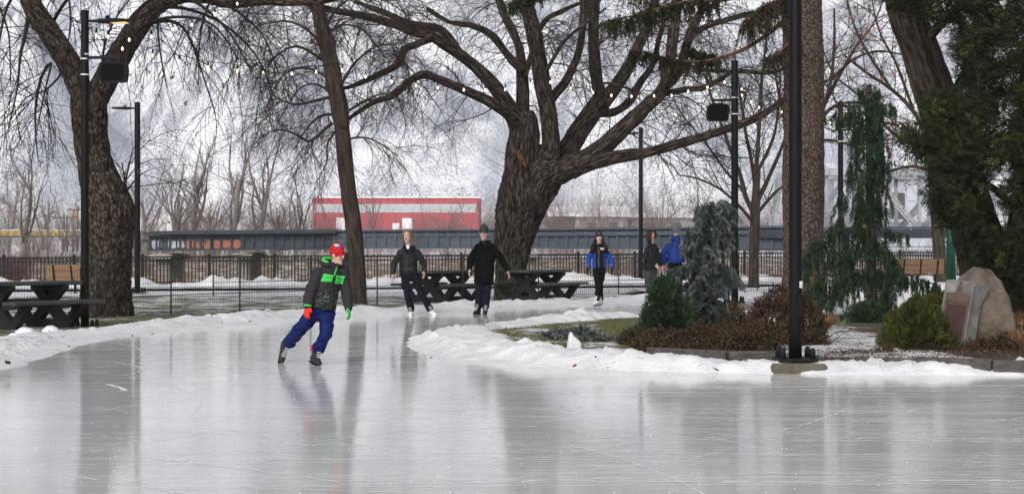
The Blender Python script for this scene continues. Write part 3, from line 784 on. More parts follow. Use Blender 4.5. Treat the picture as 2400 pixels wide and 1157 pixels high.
wl('H', [(1280, 425, 22), (1300, 392, 34), (1330, 352, 32), (1357, 311, 30), (1387, 266, 28), (1418, 233, 23), (1449, 196, 19), (1473, 156, 17), (1497, 108, 15), (1519, 58, 13), (1535, 0, 12), (1545, -50, 11)], 1.2, .3)
wl('G', [(1408, 245, 19), (1400, 200, 17), (1393, 140, 17), (1391, 80, 17), (1391, 10, 17), (1390, -50, 16)], .2, .9)
wl('I', [(1275, 425, 22), (1310, 405, 38), (1340, 388, 35), (1376, 371, 29), (1418, 341, 26), (1465, 297, 24), (1511, 254, 21), (1548, 218, 19), (1567, 175, 17), (1574, 115, 16), (1582, 40, 15), (1587, -40, 14)], -1.2, -.2)
wl('J', [(1340, 400, 26), (1385, 383, 23), (1433, 370, 20), (1511, 358, 16), (1589, 338, 14), (1667, 314, 12), (1745, 288, 11), (1790, 268, 10), (1830, 240, 9), (1880, 205, 7), (1940, 190, 5)], -2.6, -.3)
wl('K', [(1545, 220, 15), (1572, 190, 14), (1594, 160, 14), (1612, 97, 13), (1630, 55, 12), (1650, 15, 11), (1670, -40, 9)], .8, -.6)
wl('Lb', [(1560, 220, 8), (1600, 212, 8), (1647, 206, 8), (1686, 187, 7), (1722, 167, 6), (1800, 170, 5), (1870, 150, 4)], -.8, -.8)
wl('Mb', [(1606, 105, 10), (1625, 80, 9), (1667, 58, 8), (1745, 36, 7), (1810, 24, 5)], 1.0, -.4)
wl('N', [(1400, 265, 12), (1440, 262, 12), (1478, 235, 11), (1500, 195, 10), (1530, 150, 9), (1545, 90, 8), (1560, 20, 7)], 2.2, .6)
wl('O', [(1230, 180, 8), (1270, 60, 8), (1320, 25, 7), (1365, 5, 5)], 1.5, .3, .01, 14)
wl('Q', [(1268, 190, 6), (1310, 115, 6), (1335, 85, 5), (1380, 50, 4), (1420, 20, 3)], -1.2, -.6, .006, 10)
wl('R', [(1330, 310, 5), (1400, 215, 5), (1420, 195, 4), (1480, 210, 3)], -1.4, .2, .004, 8)
T.build('trunk', M_MOSS, root, attr=True)
# torn wound beside the fork
Wd = MB()
wp, wr = limb_path([(1212, 352, 3), (1218, 366, 8), (1226, 380, 7), (1233, 392, 3)], YW, 0, .03, -.98)
Wd.tube(wp, wr, 12, 0, disp=bark_disp(.03, 20, 3, 0, 3, .3, 6))
Wd.build('torn_wood', M_WOUND, root)
B = MB()
levw = [dict(n=3.2, L=(.7, 2.2), r=(.012, .022), seg=8, wig=.24, grav=.10, ang=(35, 80), sides=4, tap=.4),
        dict(n=6.0, L=(.4, 1.5), r=(.007, .010), seg=6, wig=.2, grav=.24, ang=(25, 70), sides=3, tap=.6),
        dict(n=2.8, L=(.2, .7), r=(.005, .0065), seg=4, wig=.15, grav=.28, ang=(20, 60), sides=3, tap=.7)]
for k, (pth, rd) in LW.items():
    st_ = .3 if k in 'AEHIJ' else .15
    branch_out(B, pth, rd, levw, rg, 0, st_)
# long hanging withes
levh = [dict(n=7.5, L=(.8, 2.2), r=(.006, .009), seg=10, wig=.13, grav=.30, ang=(30, 90), sides=3, tap=.45), dict(n=1.8, L=(.2, .6), r=(.0045, .006), seg=4, wig=.12, grav=.3, ang=(20, 45), sides=3)]
for k in ('A', 'B', 'C', 'J', 'H', 'I', 'N', 'Lb', 'Mb', 'K', 'A2', 'D2', 'G'): branch_out(B, *LW[k], levh, rg, 0, .2)
# epicormic shoots on the stump left of the fork
branch_out(B, st, sr, [dict(n=9, L=(.5, 1.5), r=(.006, .010), seg=8, wig=.08, grav=-.05, ang=(45, 85), sides=3, tap=.4, bias=(-.5, 0, .25))], rg, 0, .3)
B.build('crown', M_TWIG, root)

# ---- bare street tree at right --------------------------------------------------------------------------
def fan_tree(name, label, base_px, Y, limbs, levels, tw, bark, seed, leaves=0, lsize=.06):
    rg = random.Random(seed); root = tree(name, label, P(base_px[0], base_px[1], Y))
    T = MB(); B = MB(); tips = []
    for n_, (pl, dy) in enumerate(limbs):
        pth, rd = limb_path([(a, b, c * (.72 if n_ else .9)) for a, b, c in pl], Y, dy, .12)
        T.tube(pth, rd, 20 if pl[0][2] > 9 else 10, 0, disp=bark_disp(.008, 10, 1.2, 0, n_ * 1.7, .06, 2.))
        if n_: branch_out(B, pth, rd, levels, rg, 0, .12, tips=tips)
    T.build('trunk', bark, root, attr=True)
    if leaves: key_clusters(B, [t for t in tips if rg.random() < leaves], rg, 1, 2, lsize)
    B.build('crown', [tw, M_DRYLEAF], root)
    return root
levf = [dict(n=2.6, L=(.7, 2.2), r=(.013, .022), seg=7, wig=.16, grav=.02, ang=(25, 60), sides=4, tap=.45),
        dict(n=3.6, L=(.4, 1.3), r=(.009, .012), seg=5, wig=.2, grav=.08, ang=(30, 70), sides=3, tap=.6),
        dict(n=3.0, L=(.2, .6), r=(.007, .009), seg=4, wig=.2, grav=.1, ang=(30, 70), sides=3)]
fan_tree('bare_tree', 'bare upright young tree with spreading branches beside the lamp post with square speaker', (1766, 674), 56,
    [([(1766, 680, 19), (1766, 665, 14), (1767, 600, 13), (1769, 530, 13.5), (1770, 490, 13), (1772, 450, 10), (1775, 400, 9)], 0),
     ([(1768, 500, 9), (1748, 462, 8), (1735, 410, 7), (1712, 350, 6), (1690, 290, 5), (1665, 220, 4), (1640, 140, 2)], -1.), ([(1772, 470, 8), (1772, 400, 8), (1778, 320, 7), (1782, 240, 6), (1788, 160, 4), (1800, 60, 3), (1805, -20, 2)], .3),
     ([(1772, 480, 8), (1795, 430, 7), (1822, 370, 6), (1850, 300, 5), (1885, 220, 3), (1910, 140, 2)], .8), ([(1770, 440, 7), (1760, 370, 6), (1745, 300, 5), (1735, 220, 4), (1720, 120, 3)], 1.4), ([(1765, 520, 7), (1730, 480, 5), (1690, 445, 4), (1640, 420, 3), (1590, 410, 2)], -1.2),
     ([(1745, 450, 5), (1700, 400, 4), (1650, 330, 3), (1600, 270, 2), (1560, 200, 1.5)], -.4), ([(1774, 500, 7), (1800, 470, 5), (1830, 440, 4), (1870, 420, 3)], -1.), ([(1776, 400, 6), (1810, 330, 5), (1825, 250, 4), (1830, 160, 3)], -1.4)], levf, M_TWIGD, M_BARKM, 31)
fan_tree('bare_tree', 'bare grey tree holding a few dry orange leaves behind the wooden bench on the right', (2205, 655), 60,
    [([(2207, 665, 22), (2204, 640, 17), (2200, 570, 16), (2194, 500, 15), (2190, 440, 14), (2186, 400, 12)], 0),
     ([(2190, 450, 10), (2182, 390, 9), (2170, 320, 8), (2140, 260, 7), (2090, 210, 6), (2030, 170, 5), (1980, 130, 3)], -1.5), ([(2188, 420, 9), (2180, 340, 8), (2150, 230, 6), (2130, 120, 5), (2120, 20, 3), (2115, -50, 2)], .6), ([(2190, 430, 9), (2215, 350, 8), (2245, 260, 6), (2260, 160, 5), (2250, 60, 3)], .8),
     ([(2172, 330, 7), (2120, 300, 6), (2060, 285, 4), (2000, 290, 3), (1950, 310, 2)], -.6), ([(2186, 370, 7), (2140, 340, 6), (2090, 310, 5), (2020, 230, 4), (1960, 180, 3), (1930, 120, 2)], 1.8), ([(2180, 400, 6), (2140, 390, 5), (2090, 400, 4), (2040, 420, 2.5)], -2.), ([(2210, 360, 7), (2260, 300, 6), (2300, 220, 4), (2330, 120, 3)], -1.), ([(2140, 255, 5), (2100, 150, 4), (2060, 70, 3), (2040, -20, 2)], -2.), ([(2090, 210, 5), (2020, 100, 4), (1990, 20, 3), (1980, -50, 2)], 1)], levf, M_TWIG, M_BARKM, 32, .55, .10)
fan_tree('bare_tree', 'bare tree with arching branches behind the thick reddish spruce trunk', (1890, 655), 64,
    [([(1890, 665, 15), (1890, 640, 13), (1889, 560, 12), (1888, 480, 12), (1890, 400, 11), (1895, 340, 9)], 0),
     ([(1893, 350, 8), (1920, 280, 7), (1945, 200, 6), (1955, 110, 5), (1955, 20, 3)], -1.), ([(1895, 330, 7), (1940, 260, 6), (2000, 240, 5), (2060, 260, 3), (2110, 300, 2)], -1.4), ([(1890, 370, 6), (1925, 330, 5), (1990, 340, 4), (2050, 380, 3), (2080, 430, 2)], .6), ([(1895, 320, 7), (1950, 210, 6), (2000, 120, 5), (2050, 50, 3), (2080, -30, 2)], 1.4), ([(1890, 400, 6), (1850, 330, 5), (1830, 240, 4), (1810, 140, 3)], .4), ([(1945, 190, 5), (2000, 140, 4), (2060, 120, 3), (2120, 130, 2)], -.6)], levf, M_TWIGD, M_BARKM, 33, .25, .09)

# ---- thick spruce trunk behind the front lamp post -------------------------------------------------------
YS = 36.0; rg = random.Random(14)
root = tree('spruce_tree', 'thick reddish flaky spruce trunk rising straight out of the picture behind the front lamp post', G(1878, 735, .2))
T = MB()
tp, tr = limb_path([(1876, 752, 66), (1878, 725, 58), (1881, 690, 52), (1883, 640, 48), (1883, 560, 47), (1883, 450, 48), (1884, 340, 48), (1884, 220, 47), (1882, 100, 46), (1880, -10, 45), (1879, -110, 43)], YS, 0, .05)
T.tube(tp, tr, 60, 0, disp=bark_disp(.022, 14, 5.0, 0, 9, .05, 2.5), stretch=.5)
T.build('trunk', M_BARKS, root, attr=True)
M_HANG = [M('dark_spruce_needles', (.012, .020, .008), .8, .4, 6), M('olive_spruce_needles', (.030, .042, .014), .8, .4, 6), M('dry_hanging_twigs', (.070, .045, .028), .85, .3, 6)]
Lb = MB(); Fo = MB()
def hanging_bough(pl, Y, dy, dens, hl=(.2, .6), leafy=.75, start=.1):
    pth, rd = limb_path([(a, b, c * .5) for a, b, c in pl], Y, dy, .06); Lb.tube(pth, rd, 8, 0, cap=False)
    n = len(pth)
    for i in range(int(n * start), n - 1):
        for _ in range(dens):
            p = pth[i] + V((rg.gauss(0, .05), rg.gauss(0, .10), rg.gauss(0, .03))); L = rg.uniform(*hl) * (.4 + .6 * rg.random())
            q = grow(p, V((rg.gauss(0, .35), rg.gauss(0, .35), -.4)), L, 5, .14, .6, rg)
            leaf = rg.random() < leafy
            Fo.tube(q, [.006] * 6, 3, 2, cap=False)
            if leaf:
                m = rg.random() < .45
                for s_ in range(len(q) - 1):
                    for k in range(9):
                        f = rg.random(); b0 = q[s_].lerp(q[s_ + 1], f)
                        d = (rv(rg) + V((0, 0, -.6))).normalized() * rg.uniform(.04, .08); w = rv(rg) * .013
                        Fo.tri(b0 - w, b0 + w, b0 + d, 1 if (m and rg.random() < .7) else 0)
hanging_bough([(1850, 40, 12), (1800, 80, 10), (1750, 112, 9), (1700, 132, 8), (1640, 145, 7), (1580, 140, 5), (1530, 128, 4), (1480, 118, 2)], YS, -2.4, 5, (.2, .6), .8, .5)
hanging_bough([(1850, -60, 12), (1780, -20, 9), (1700, 0, 8), (1610, 5, 7), (1540, 22, 6), (1480, 38, 4), (1415, 52, 2)], YS, -3.6, 5, (.2, .7), .8, .4)
hanging_bough([(1850, -90, 10), (1720, -70, 8), (1560, -50, 6), (1480, -30, 4)], YS, -2.8, 3, (.4, .8), .7, .4)
hanging_bough([(1855, -20, 9), (1830, 0, 8), (1800, 10, 7), (1770, 30, 5), (1745, 60, 3)], YS, -1.0, 12, (.3, 1.0), .6, .1)
hanging_bough([(1680, 128, 5), (1660, 132, 4), (1640, 125, 3), (1610, 118, 2)], YS, -1.0, 6, (.1, .3), .8, .1)
hanging_bough([(1420, -120, 8), (1320, -60, 6), (1240, -15, 5), (1195, 10, 3)], YS, -.8, 9, (.2, .5), .95, .5)
hanging_bough([(1900, 60, 6), (1850, 100, 6), (1820, 130, 4), (1790, 140, 3)], YS, -1.6, 6, (.2, .6), .4, .2)
Lb.build('bough', M('reddish_bough_bark', (.13, .065, .042), .9, .35, 8), root)
Fo.build('crown', M_HANG, root)
# ================================================================== GARDEN PLANTS
def needle_rope(B, pts, nl, nw, per_seg, rg, mis, droop=.0, spread=.9):
    for s_ in range(len(pts) - 1):
        p, q = pts[s_], pts[s_ + 1]; t = (q - p)
        if t.length < 1e-6: continue
        t.normalize(); a, b = frame_of(t)
        for k in range(per_seg):
            c = p.lerp(q, rg.random()); th = rg.random() * 6.283
            d = (a * math.cos(th) + b * math.sin(th)) * spread + t * rg.uniform(.2, .8) + V((0, 0, -droop))
            d = d.normalized() * nl * rg.uniform(.7, 1.2); w = t.cross(d).normalized() * nw
            B.tri(c - w, c + w, c + d, mis[int(rg.random() ** 1.5 * len(mis))])

def fan_spray(B, p, d, size, rg, mis, n=6, w=.16):
    """flat feathery spray: stem with pairs of leaflets"""
    a, b = frame_of(d); th = rg.random() * 6.283; side = a * math.cos(th) + b * math.sin(th)
    m = mis[int(rg.random() ** 1.4 * len(mis))]
    for i in range(n):
        f = i / n; c = p + d * size * f
        for sg in (-1, 1):
            e = (d * .75 + side * sg * .7 + V((0, 0, -.15))).normalized() * size * (.55 - .35 * f)
            ww = d * size * w * .45
            B.tri(c, c + ww, c + e, m)
    B.tri(p + d * size * .7 - side * size * .06, p + d * size * .7 + side * size * .06, p + d * size * 1.15, m)

def gzl(x, y, _c={}):
    k = (round(x * 5), round(y * 5))
    if k not in _c: _c[k] = gz(x, y)
    return _c[k]
# ---- weeping blue spruce ---------------------------------------------------------------------------------
MB_BLUE = [M('blue_spruce_needles', (.12, .14, .135), .75, .25, 5), M('pale_blue_spruce_needles', (.235, .268, .275), .75, .25, 5), M('deep_spruce_needles', (.03, .048, .044), .8, .3, 5)]
YB = 26.2; rg = random.Random(41)
root = tree('weeping_blue_spruce', 'weeping blue spruce with drooping silvery ropes of needles above the brown shrubs', G(1655, 792, .15))
T = MB()
tp, tr = limb_path([(1655, 800, 8), (1652, 730, 7), (1650, 660, 6), (1656, 600, 6), (1662, 550, 5), (1655, 510, 4), (1668, 492, 3)], YB, 0, .06)
T.tube(tp, tr, 12, 0, disp=bark_disp(.008, 20, 2))
for pl in ([(1690, 560, 4), (1696, 620, 3.5), (1698, 700, 3), (1702, 735, 3)], [(1646, 640, 5), (1640, 700, 5), (1648, 780, 6)]):
    q = limb_path(pl, YB, 0, .06, .1); T.tube(q[0], q[1], 7, 0)
T.build('trunk', M_BARKM, root, attr=True)
ENV = [(1660, 470), (1700, 466), (1728, 482), (1732, 520), (1712, 545), (1712, 600), (1700, 620), (1732, 640), (1738, 690), (1712, 700), (1700, 730), (1718, 790), (1600, 795), (1586, 740), (1592, 690), (1606, 655), (1566, 645), (1566, 625), (1612, 618), (1594, 590), (1596, 545), (1622, 525), (1628, 488)]
def in_poly(poly, x, y):
    r = False; n = len(poly)
    for i in range(n):
        x1, y1 = poly[i]; x2, y2 = poly[(i + 1) % n]
        if (y1 > y) != (y2 > y) and x < (x2 - x1) * (y - y1) / (y2 - y1) + x1: r = not r
    return r
Fo = MB()
def rope(px, py, dy, L, out, fat=1.0, mis=(0, 1, 0, 2)):
    p = P(px, py, YB + dy)
    pts = grow(p, V((out, rg.gauss(0, .3), .25)), L, max(5, int(L / .055)), .10, .55, rg, False)
    for q in pts:
        if not in_poly(ENV, CX + q.x / q.y * F, CY - (q.z - CH) / q.y * F): return
    n = len(pts)
    # side twiglets thicken the rope
    needle_rope(Fo, pts, .050 * fat, .0055, 60, rg, mis)
    for i in range(1, n):
        if rg.random() < .6:
            e = grow(pts[i], V((rg.gauss(0, .7), rg.gauss(0, .7), -.5)), rg.uniform(.06, .16), 3, .1, .35, rg)
            needle_rope(Fo, e, .042 * fat, .0055, 30, rg, mis)
# crown: (px, py) anchor points of drooping branchlets, by tier
for (x0, x1, y0, y1, n, L0, L1, sp) in ((1625, 1725, 476, 500, 18, .25, .6, .5), (1600, 1690, 500, 560, 22, .3, .75, .5), (1655, 1705, 510, 560, 12, .35, .7, .4), (1605, 1650, 540, 600, 16, .25, .5, .5),
                                        (1590, 1640, 600, 640, 8, .15, .35, .8), (1625, 1690, 610, 660, 15, .25, .5, .6), (1690, 1725, 618, 640, 8, .2, .35, .8), (1590, 1660, 665, 720, 16, .25, .45, .5), (1600, 1680, 715, 765, 16, .2, .35, .5), (1665, 1690, 700, 740, 5, .25, .5, .6)):
    for _ in range(int(n * 3.2)):
        x = rg.uniform(x0, x1); mid = (x0 + x1) / 2
        rope(x, rg.uniform(y0, y1), rg.gauss(0, .18), rg.uniform(L0, L1) * .8, (x - mid) / (x1 - x0) * 1.2 * sp, 1.0, (0, 1, 1, 2) if y0 < 620 and rg.random() < .8 else (0, 2, 0, 1))
# the long arms left, right, and the lower skirt
for arm in ([(1650, 615), (1620, 622), (1585, 628), (1568, 637)], [(1660, 615), (1700, 622), (1722, 640), (1728, 668)], [(1660, 520), (1690, 490), (1715, 488), (1727, 496)], [(1660, 690), (1690, 720), (1712, 750), (1720, 775)]):
    pts = []
    for (a_, b_) in zip(arm[:-1], arm[1:]):
        for k in range(7): pts.append(P(a_[0] + (b_[0] - a_[0]) * k / 7, a_[1] + (b_[1] - a_[1]) * k / 7, YB - .15))
    needle_rope(Fo, pts, .050, .0055, 50, rg, (0, 1, 2))
    for p in pts[5:]:
        for _ in range(2):
            e = grow(p, V((rg.gauss(0, .5), rg.gauss(0, .5), -.4)), rg.uniform(.08, .30), 5, .1, .4, rg); needle_rope(Fo, e, .045, .0055, 34, rg, (0, 1, 0, 2))
for _ in range(40):
    x = rg.uniform(1605, 1700); rope(x, rg.uniform(640, 770), rg.uniform(-.1, .35), rg.uniform(.12, .35), rg.gauss(0, .3), .9, (2, 0, 2))
Fo.build('crown', MB_BLUE, root)

# ---- mounded conifers made of feathery sprays ---------------------------------------------------------------
def mound(B, c, rx, ry, h, n, size, rg, mis, top=1.0, jit=.18, fn=None):
    """foliage through a domed or conical volume standing on c"""
    for _ in range(n):
        u = rg.random(); th = rg.random() * 6.283
        z = rg.random()
        prof = math.sqrt(max(0, 1 - z ** 4)) if top >= 1 else (1 - z) ** top
        lump = 1 + jit * 2 * noise.noise(V((math.cos(th) * 2.1 + c.x, math.sin(th) * 2.1, z * 3.4)))
        k = prof * lump * (rg.random() ** .28)
        p = V((c.x + rx * k * math.cos(th), c.y + ry * k * math.sin(th), c.z + h * z * (1 + .12 * noise.noise(V((th, c.x, 1))))))
        d = V((math.cos(th) * (1 - z * .6), math.sin(th) * (1 - z * .6), .35 + z * .8 + rg.gauss(0, .25))) + rv(rg) * .45
        fan_spray(B, p, d.normalized(), size * rg.uniform(.5, 1.5), rg, mis, 4, .42)
def mound_plant(name, label, cat, px, py, Y, rpx, ry, hpx, n, size, mats, seed, top=1.0, stem=True, jit=.18):
    rg = random.Random(seed); c = P(px, py, Y); root = thing(name, label, cat, c)
    B = MB(); mound(B, c, rpx * Y / F, ry, hpx * Y / F, n, size, rg, list(range(len(mats))), top, jit)
    B.build('foliage', mats, root)
    if stem:
        S = MB()
        for k in range(7):
            q = grow(c + V((rg.gauss(0, .06), rg.gauss(0, .06), -.05)), V((rg.gauss(0, .45), rg.gauss(0, .45), 1)), hpx * Y / F * .8, 6, .18, -.02, rg); S.tube(q, taper(.014, .004, 6), 5)
        S.build('stem', M_BARKM, root)
    return root
MG = [M('green_cedar_leaves', (.022, .042, .020), .7, .35, 5), M('bright_green_cedar_leaves', (.044, .076, .034), .7, .3, 5), M('dark_cedar_leaves', (.014, .030, .014), .75, .3, 5)]
MY = [M('olive_juniper_leaves', (.048, .055, .012), .7, .35, 5), M('golden_juniper_leaves', (.092, .092, .017), .7, .3, 5), M('deep_juniper_leaves', (.020, .026, .008), .75, .3, 5)]
mound_plant('dwarf_conifer', 'dense bright green rounded cone of a dwarf conifer left of the weeping blue spruce', 'shrub', 1560, 792, 25.2, 66, .45, 142, 15000, .052, MG, 51, .5, True, .5)
mound_plant('juniper_bush', 'yellow green bushy juniper left of the stone monument', 'shrub', 2148, 850, 22.2, 66, .42, 146, 15000, .052, MY, 52, 1.0, True, .40)
mound_plant('juniper_bush', 'low green juniper tuft under the weeping cedar', 'shrub', 2030, 776, 29.5, 50, .35, 62, 3500, .06, MG, 53, 1.0)
mound_plant('juniper_bush', 'flat olive evergreen mat behind the stone monument bed', 'shrub', 2205, 742, 27.5, 48, .4, 50, 3000, .06, MY, 54, 1.0)
MBS = [MB_BLUE[0], MB_BLUE[2], MB_BLUE[1]]
def needle_bush(label, px, py, Y, stems, seed):
    rg = random.Random(seed); c = P(px, py, Y); root = thing('blue_spruce_shrub', label, 'shrub', c); B = MB(); S = MB()
    for k in range(stems):
        th = rg.random() * 6.283
        q = grow(c + V((rg.gauss(0, .08), rg.gauss(0, .05), -.02)), V((math.cos(th) * .7, math.sin(th) * .5, rg.uniform(.3, 1.0))), rg.uniform(.18, .36), 6, .12, .02, rg)
        S.tube(q, taper(.008, .003, 6), 5); needle_rope(B, q[1:], .038, .0045, 50, rg, (0, 0, 1, 2))
        for i in range(2, 6):
            for _ in range(2):
                e = grow(q[i], V((rg.gauss(0, .8), rg.gauss(0, .8), .35)), rg.uniform(.05, .13), 3, .1, 0, rg); needle_rope(B, e, .036, .0045, 32, rg, (0, 1, 2))
    B.build('foliage', MBS, root); S.build('stem', M_BARKM, root)
needle_bush('small blue spruce seedling with upright tip on the snowy lawn', 1318, 806, 24.6, 16, 61)
needle_bush('low spreading blue spruce sprig behind the upright slab of snow', 1378, 808, 24.2, 22, 62)

# ---- brown heather shrubs ------------------------------------------------------------------------------------
M_HEATH = [M('rust_brown_heather', (.115, .064, .037), .85, .4, 4), M('dull_brown_heather', (.078, .053, .034), .85, .4, 4), M('olive_heather', (.055, .050, .016), .85, .4, 4), M('dark_heather', (.022, .016, .010), .85, .4, 4)]
def heather_(label, px, py, Y, rpx, ry, hpx, n, seed, mis=(0, 1, 3, 2), leaf=.022):
    n = int(n * 2.0); hpx *= 1.05
    rg = random.Random(seed); c = P(px, py, Y); root = thing('heather_shrub', label, 'shrub', c); B = MB(); S = MB()
    rx = rpx * Y / F; h = hpx * Y / F
    for _ in range(n):
        th = rg.random() * 6.283; z = rg.random() ** 1.4; k = math.sqrt(1 - z * z) * rg.random() ** .3 * (1 + .4 * noise.noise(V((math.cos(th) * 1.8 + px, math.sin(th) * 1.8, z * 3))))
        p = c + V((rx * k * math.cos(th), ry * k * math.sin(th), h * z * (1 + .55 * noise.noise(V((px + math.cos(th) * 2.3 * k, math.sin(th) * 2.3 * k, 2))))))
        d = V((math.cos(th) * .5, math.sin(th) * .5, 1)) + rv(rg) * .8
        q = grow(p, d, rg.uniform(.05, .12), 3, .25, 0, rg); S.tube(q, [.0025] * 4, 3, cap=False)
        m = mis[int(rg.random() ** 1.3 * len(mis))]
        for i in range(1, 4):
            for _k in range(4):
                e = rv(rg) * leaf * rg.uniform(.6, 1.5); w = rv(rg) * leaf * .4
                B.tri(q[i] - w, q[i] + w, q[i] + e, m)
    for k in range(16):
        th = rg.random() * 6.283
        q = grow(c + V((rg.gauss(0, rx * .3), rg.gauss(0, ry * .3), -.03)), V((math.cos(th) * .8, math.sin(th) * .8, 1)), h * rg.uniform(.9, 1.25), 6, .2, .05, rg); S.tube(q, taper(.007, .002, 6), 4)
    B.build('foliage', M_HEATH, root); S.build('stem', M_TWIGD, root)
heather_('rust brown low heather shrub at the left tip of the planted bed', 1560, 832, 22.2, 75, .5, 42, 900, 71)
heather_('dark brown heather mound in front of the weeping blue spruce', 1655, 832, 22.0, 75, .5, 55, 1000, 72, (1, 3, 0, 2))
heather_('brown heather mound between the blue spruce and the front lamp post', 1760, 838, 21.8, 75, .5, 66, 1000, 73, (0, 1, 3, 2))
heather_('tall rusty heather shrub directly behind the front lamp post', 1815, 822, 23.2, 85, .6, 110, 1700, 74, (1, 0, 3, 1))
heather_('tall brown heather shrub right of the front lamp post on the gravel edge', 1885, 820, 23.0, 52, .5, 100, 1100, 75, (1, 0, 3, 2))
heather_('olive tinged heather behind the brown mounds and right of the blue spruce', 1735, 800, 24.5, 60, .5, 60, 700, 76, (2, 1, 3))
heather_('thin brown heather fringe on the lawn left of the dwarf conifer', 1495, 812, 23.4, 45, .4, 28, 400, 77, (1, 2, 3))
heather_('dark low shrub filling the foot of the stone monument', 2210, 846, 21.9, 130, .35, 26, 900, 78, (3, 1, 2, 3))
heather_('reddish dead shrub in front of the stone monument', 2330, 846, 21.9, 90, .35, 42, 500, 79, (0, 1, 3))
heather_('small brown twiggy shrub on the snow left of the timber edge', 2072, 852, 21.5, 30, .2, 26, 140, 80, (0, 1, 3))

def grass_tuft(label, px, py, Y, rpx, hpx, n, col, seed, name='ornamental_grass'):
    rg = random.Random(seed); c = P(px, py, Y); B = MB(); h = hpx * Y / F; r = rpx * Y / F
    for _ in range(n):
        th = rg.random() * 6.283
        q = grow(c + V((rg.gauss(0, r * .2), rg.gauss(0, r * .2), -.03)), V((math.cos(th) * .55, math.sin(th) * .55, 1)), h * rg.uniform(.8, 1.5), 7, .06, .30, rg)
        w = V((-math.sin(th), math.cos(th), 0)) * .003
        for i in range(7): B.quad(q[i] - w, q[i] + w, q[i + 1] + w * .8, q[i + 1] - w * .8)
    o = B.build(name, col); setloc(o, c); return tag(o, label, 'grass tuft')
M_STRAW = M('straw_grass', (.36, .22, .10), .8, .35, 5); M_STRAWD = M('rusty_grass', (.24, .10, .035), .8, .35, 5); M_STRAWP = M('pale_wiry_grass', (.42, .30, .19), .8, .3, 5)
grass_tuft('arching straw coloured grass tuft right of the stone monument', 2408, 830, 22.6, 40, 75, 420, M_STRAW, 91)
grass_tuft('golden grass tuft behind the stone monument at right', 2385, 755, 26.5, 40, 34, 260, M_STRAW, 92)
grass_tuft('thin pale wiry grass sprays among the heather in front of the blue spruce', 1735, 822, 22.3, 46, 80, 26, M_STRAWP, 93)
grass_tuft('rusty upright grass tuft right of the spruce trunk', 1935, 776, 27.5, 14, 56, 160, M_STRAWD, 94)
grass_tuft('pale bent grass blades on the gravel beneath the weeping cedar', 1968, 770, 27.5, 20, 34, 40, M('pale_green_blades', (.30, .33, .22), .8, .3, 5), 95)
def flower_head(label, px, py, Y, seed):
    rg = random.Random(seed); c = P(px, py, Y); root = thing('hydrangea_head', label, 'dried flower', P(px, py + 60, Y)); B = MB()
    for _ in range(420):
        d = rv(rg); p = c + V((d.x * .075, d.y * .075, d.z * .09)) * rg.random() ** .3; w = rv(rg) * .014; B.tri(p - w, p + w, p + rv(rg) * .022)
    B.build('petals', M('dried_orange_petals', (.30, .11, .025), .8, .4, 9), root)
    S = MB(); S.tube(grow(P(px, py + 60, Y), V((rg.gauss(0, .1), 0, 1)), 60 * Y / F, 5, .06, 0, rg), [.005] * 6, 5); S.build('stem', M_TWIGD, root)
flower_head('dried orange flower head rising left of the front lamp post', 1824, 702, 25, 1)
flower_head('dried orange flower head just right of the front lamp post', 1883, 708, 25, 2)

# ---- weeping cedar ---------------------------------------------------------------------------------------------
MC = [M('weeping_cedar_green', (.014, .034, .014), .75, .35, 4), M('weeping_cedar_light', (.038, .068, .032), .75, .3, 4), M('weeping_cedar_dark', (.009, .019, .009), .8, .3, 4)]
YC = 33.0; rg = random.Random(45)
root = tree('weeping_cedar', 'tall narrow weeping cedar with hanging green curtains right of the spruce trunk', G(2045, 745, .1))
T = MB(); tp, tr = limb_path([(2045, 752, 14), (2044, 680, 12), (2042, 600, 11), (2040, 500, 9), (2038, 400, 8), (2034, 300, 6), (2030, 240, 4), (2034, 200, 3)], YC, 0, .08)
T.tube(tp, tr, 14, 0, disp=bark_disp(.01, 18, 1.5)); 
Fo = MB()
def curtain(pl, dy, dens, hl, size, mis=(0, 2, 0, 1)):
    pth, rd = limb_path([(a, b, 1.6) for a, b in pl], YC, dy, .07); T.tube(pth, rd, 5, 0, cap=False)
    for i in range(1, len(pth)):
        for _ in range(int(dens * (1.65 if pl[0][1] < 520 else 1.05))):
            q = grow(pth[i] + rv(rg) * .08, V((rg.gauss(0, .25), rg.gauss(0, .25), -.7)), rg.uniform(*hl), 5, .08, .6, rg)
            m = mis if rg.random() < .75 else (1, 0)
            for s_ in range(5):
                for _k in range(3): fan_spray(Fo, q[s_].lerp(q[s_ + 1], rg.random()), ((q[s_ + 1] - q[s_]).normalized() + rv(rg) * .4).normalized(), size * rg.uniform(.6, 1.2), rg, m, 3, .42)
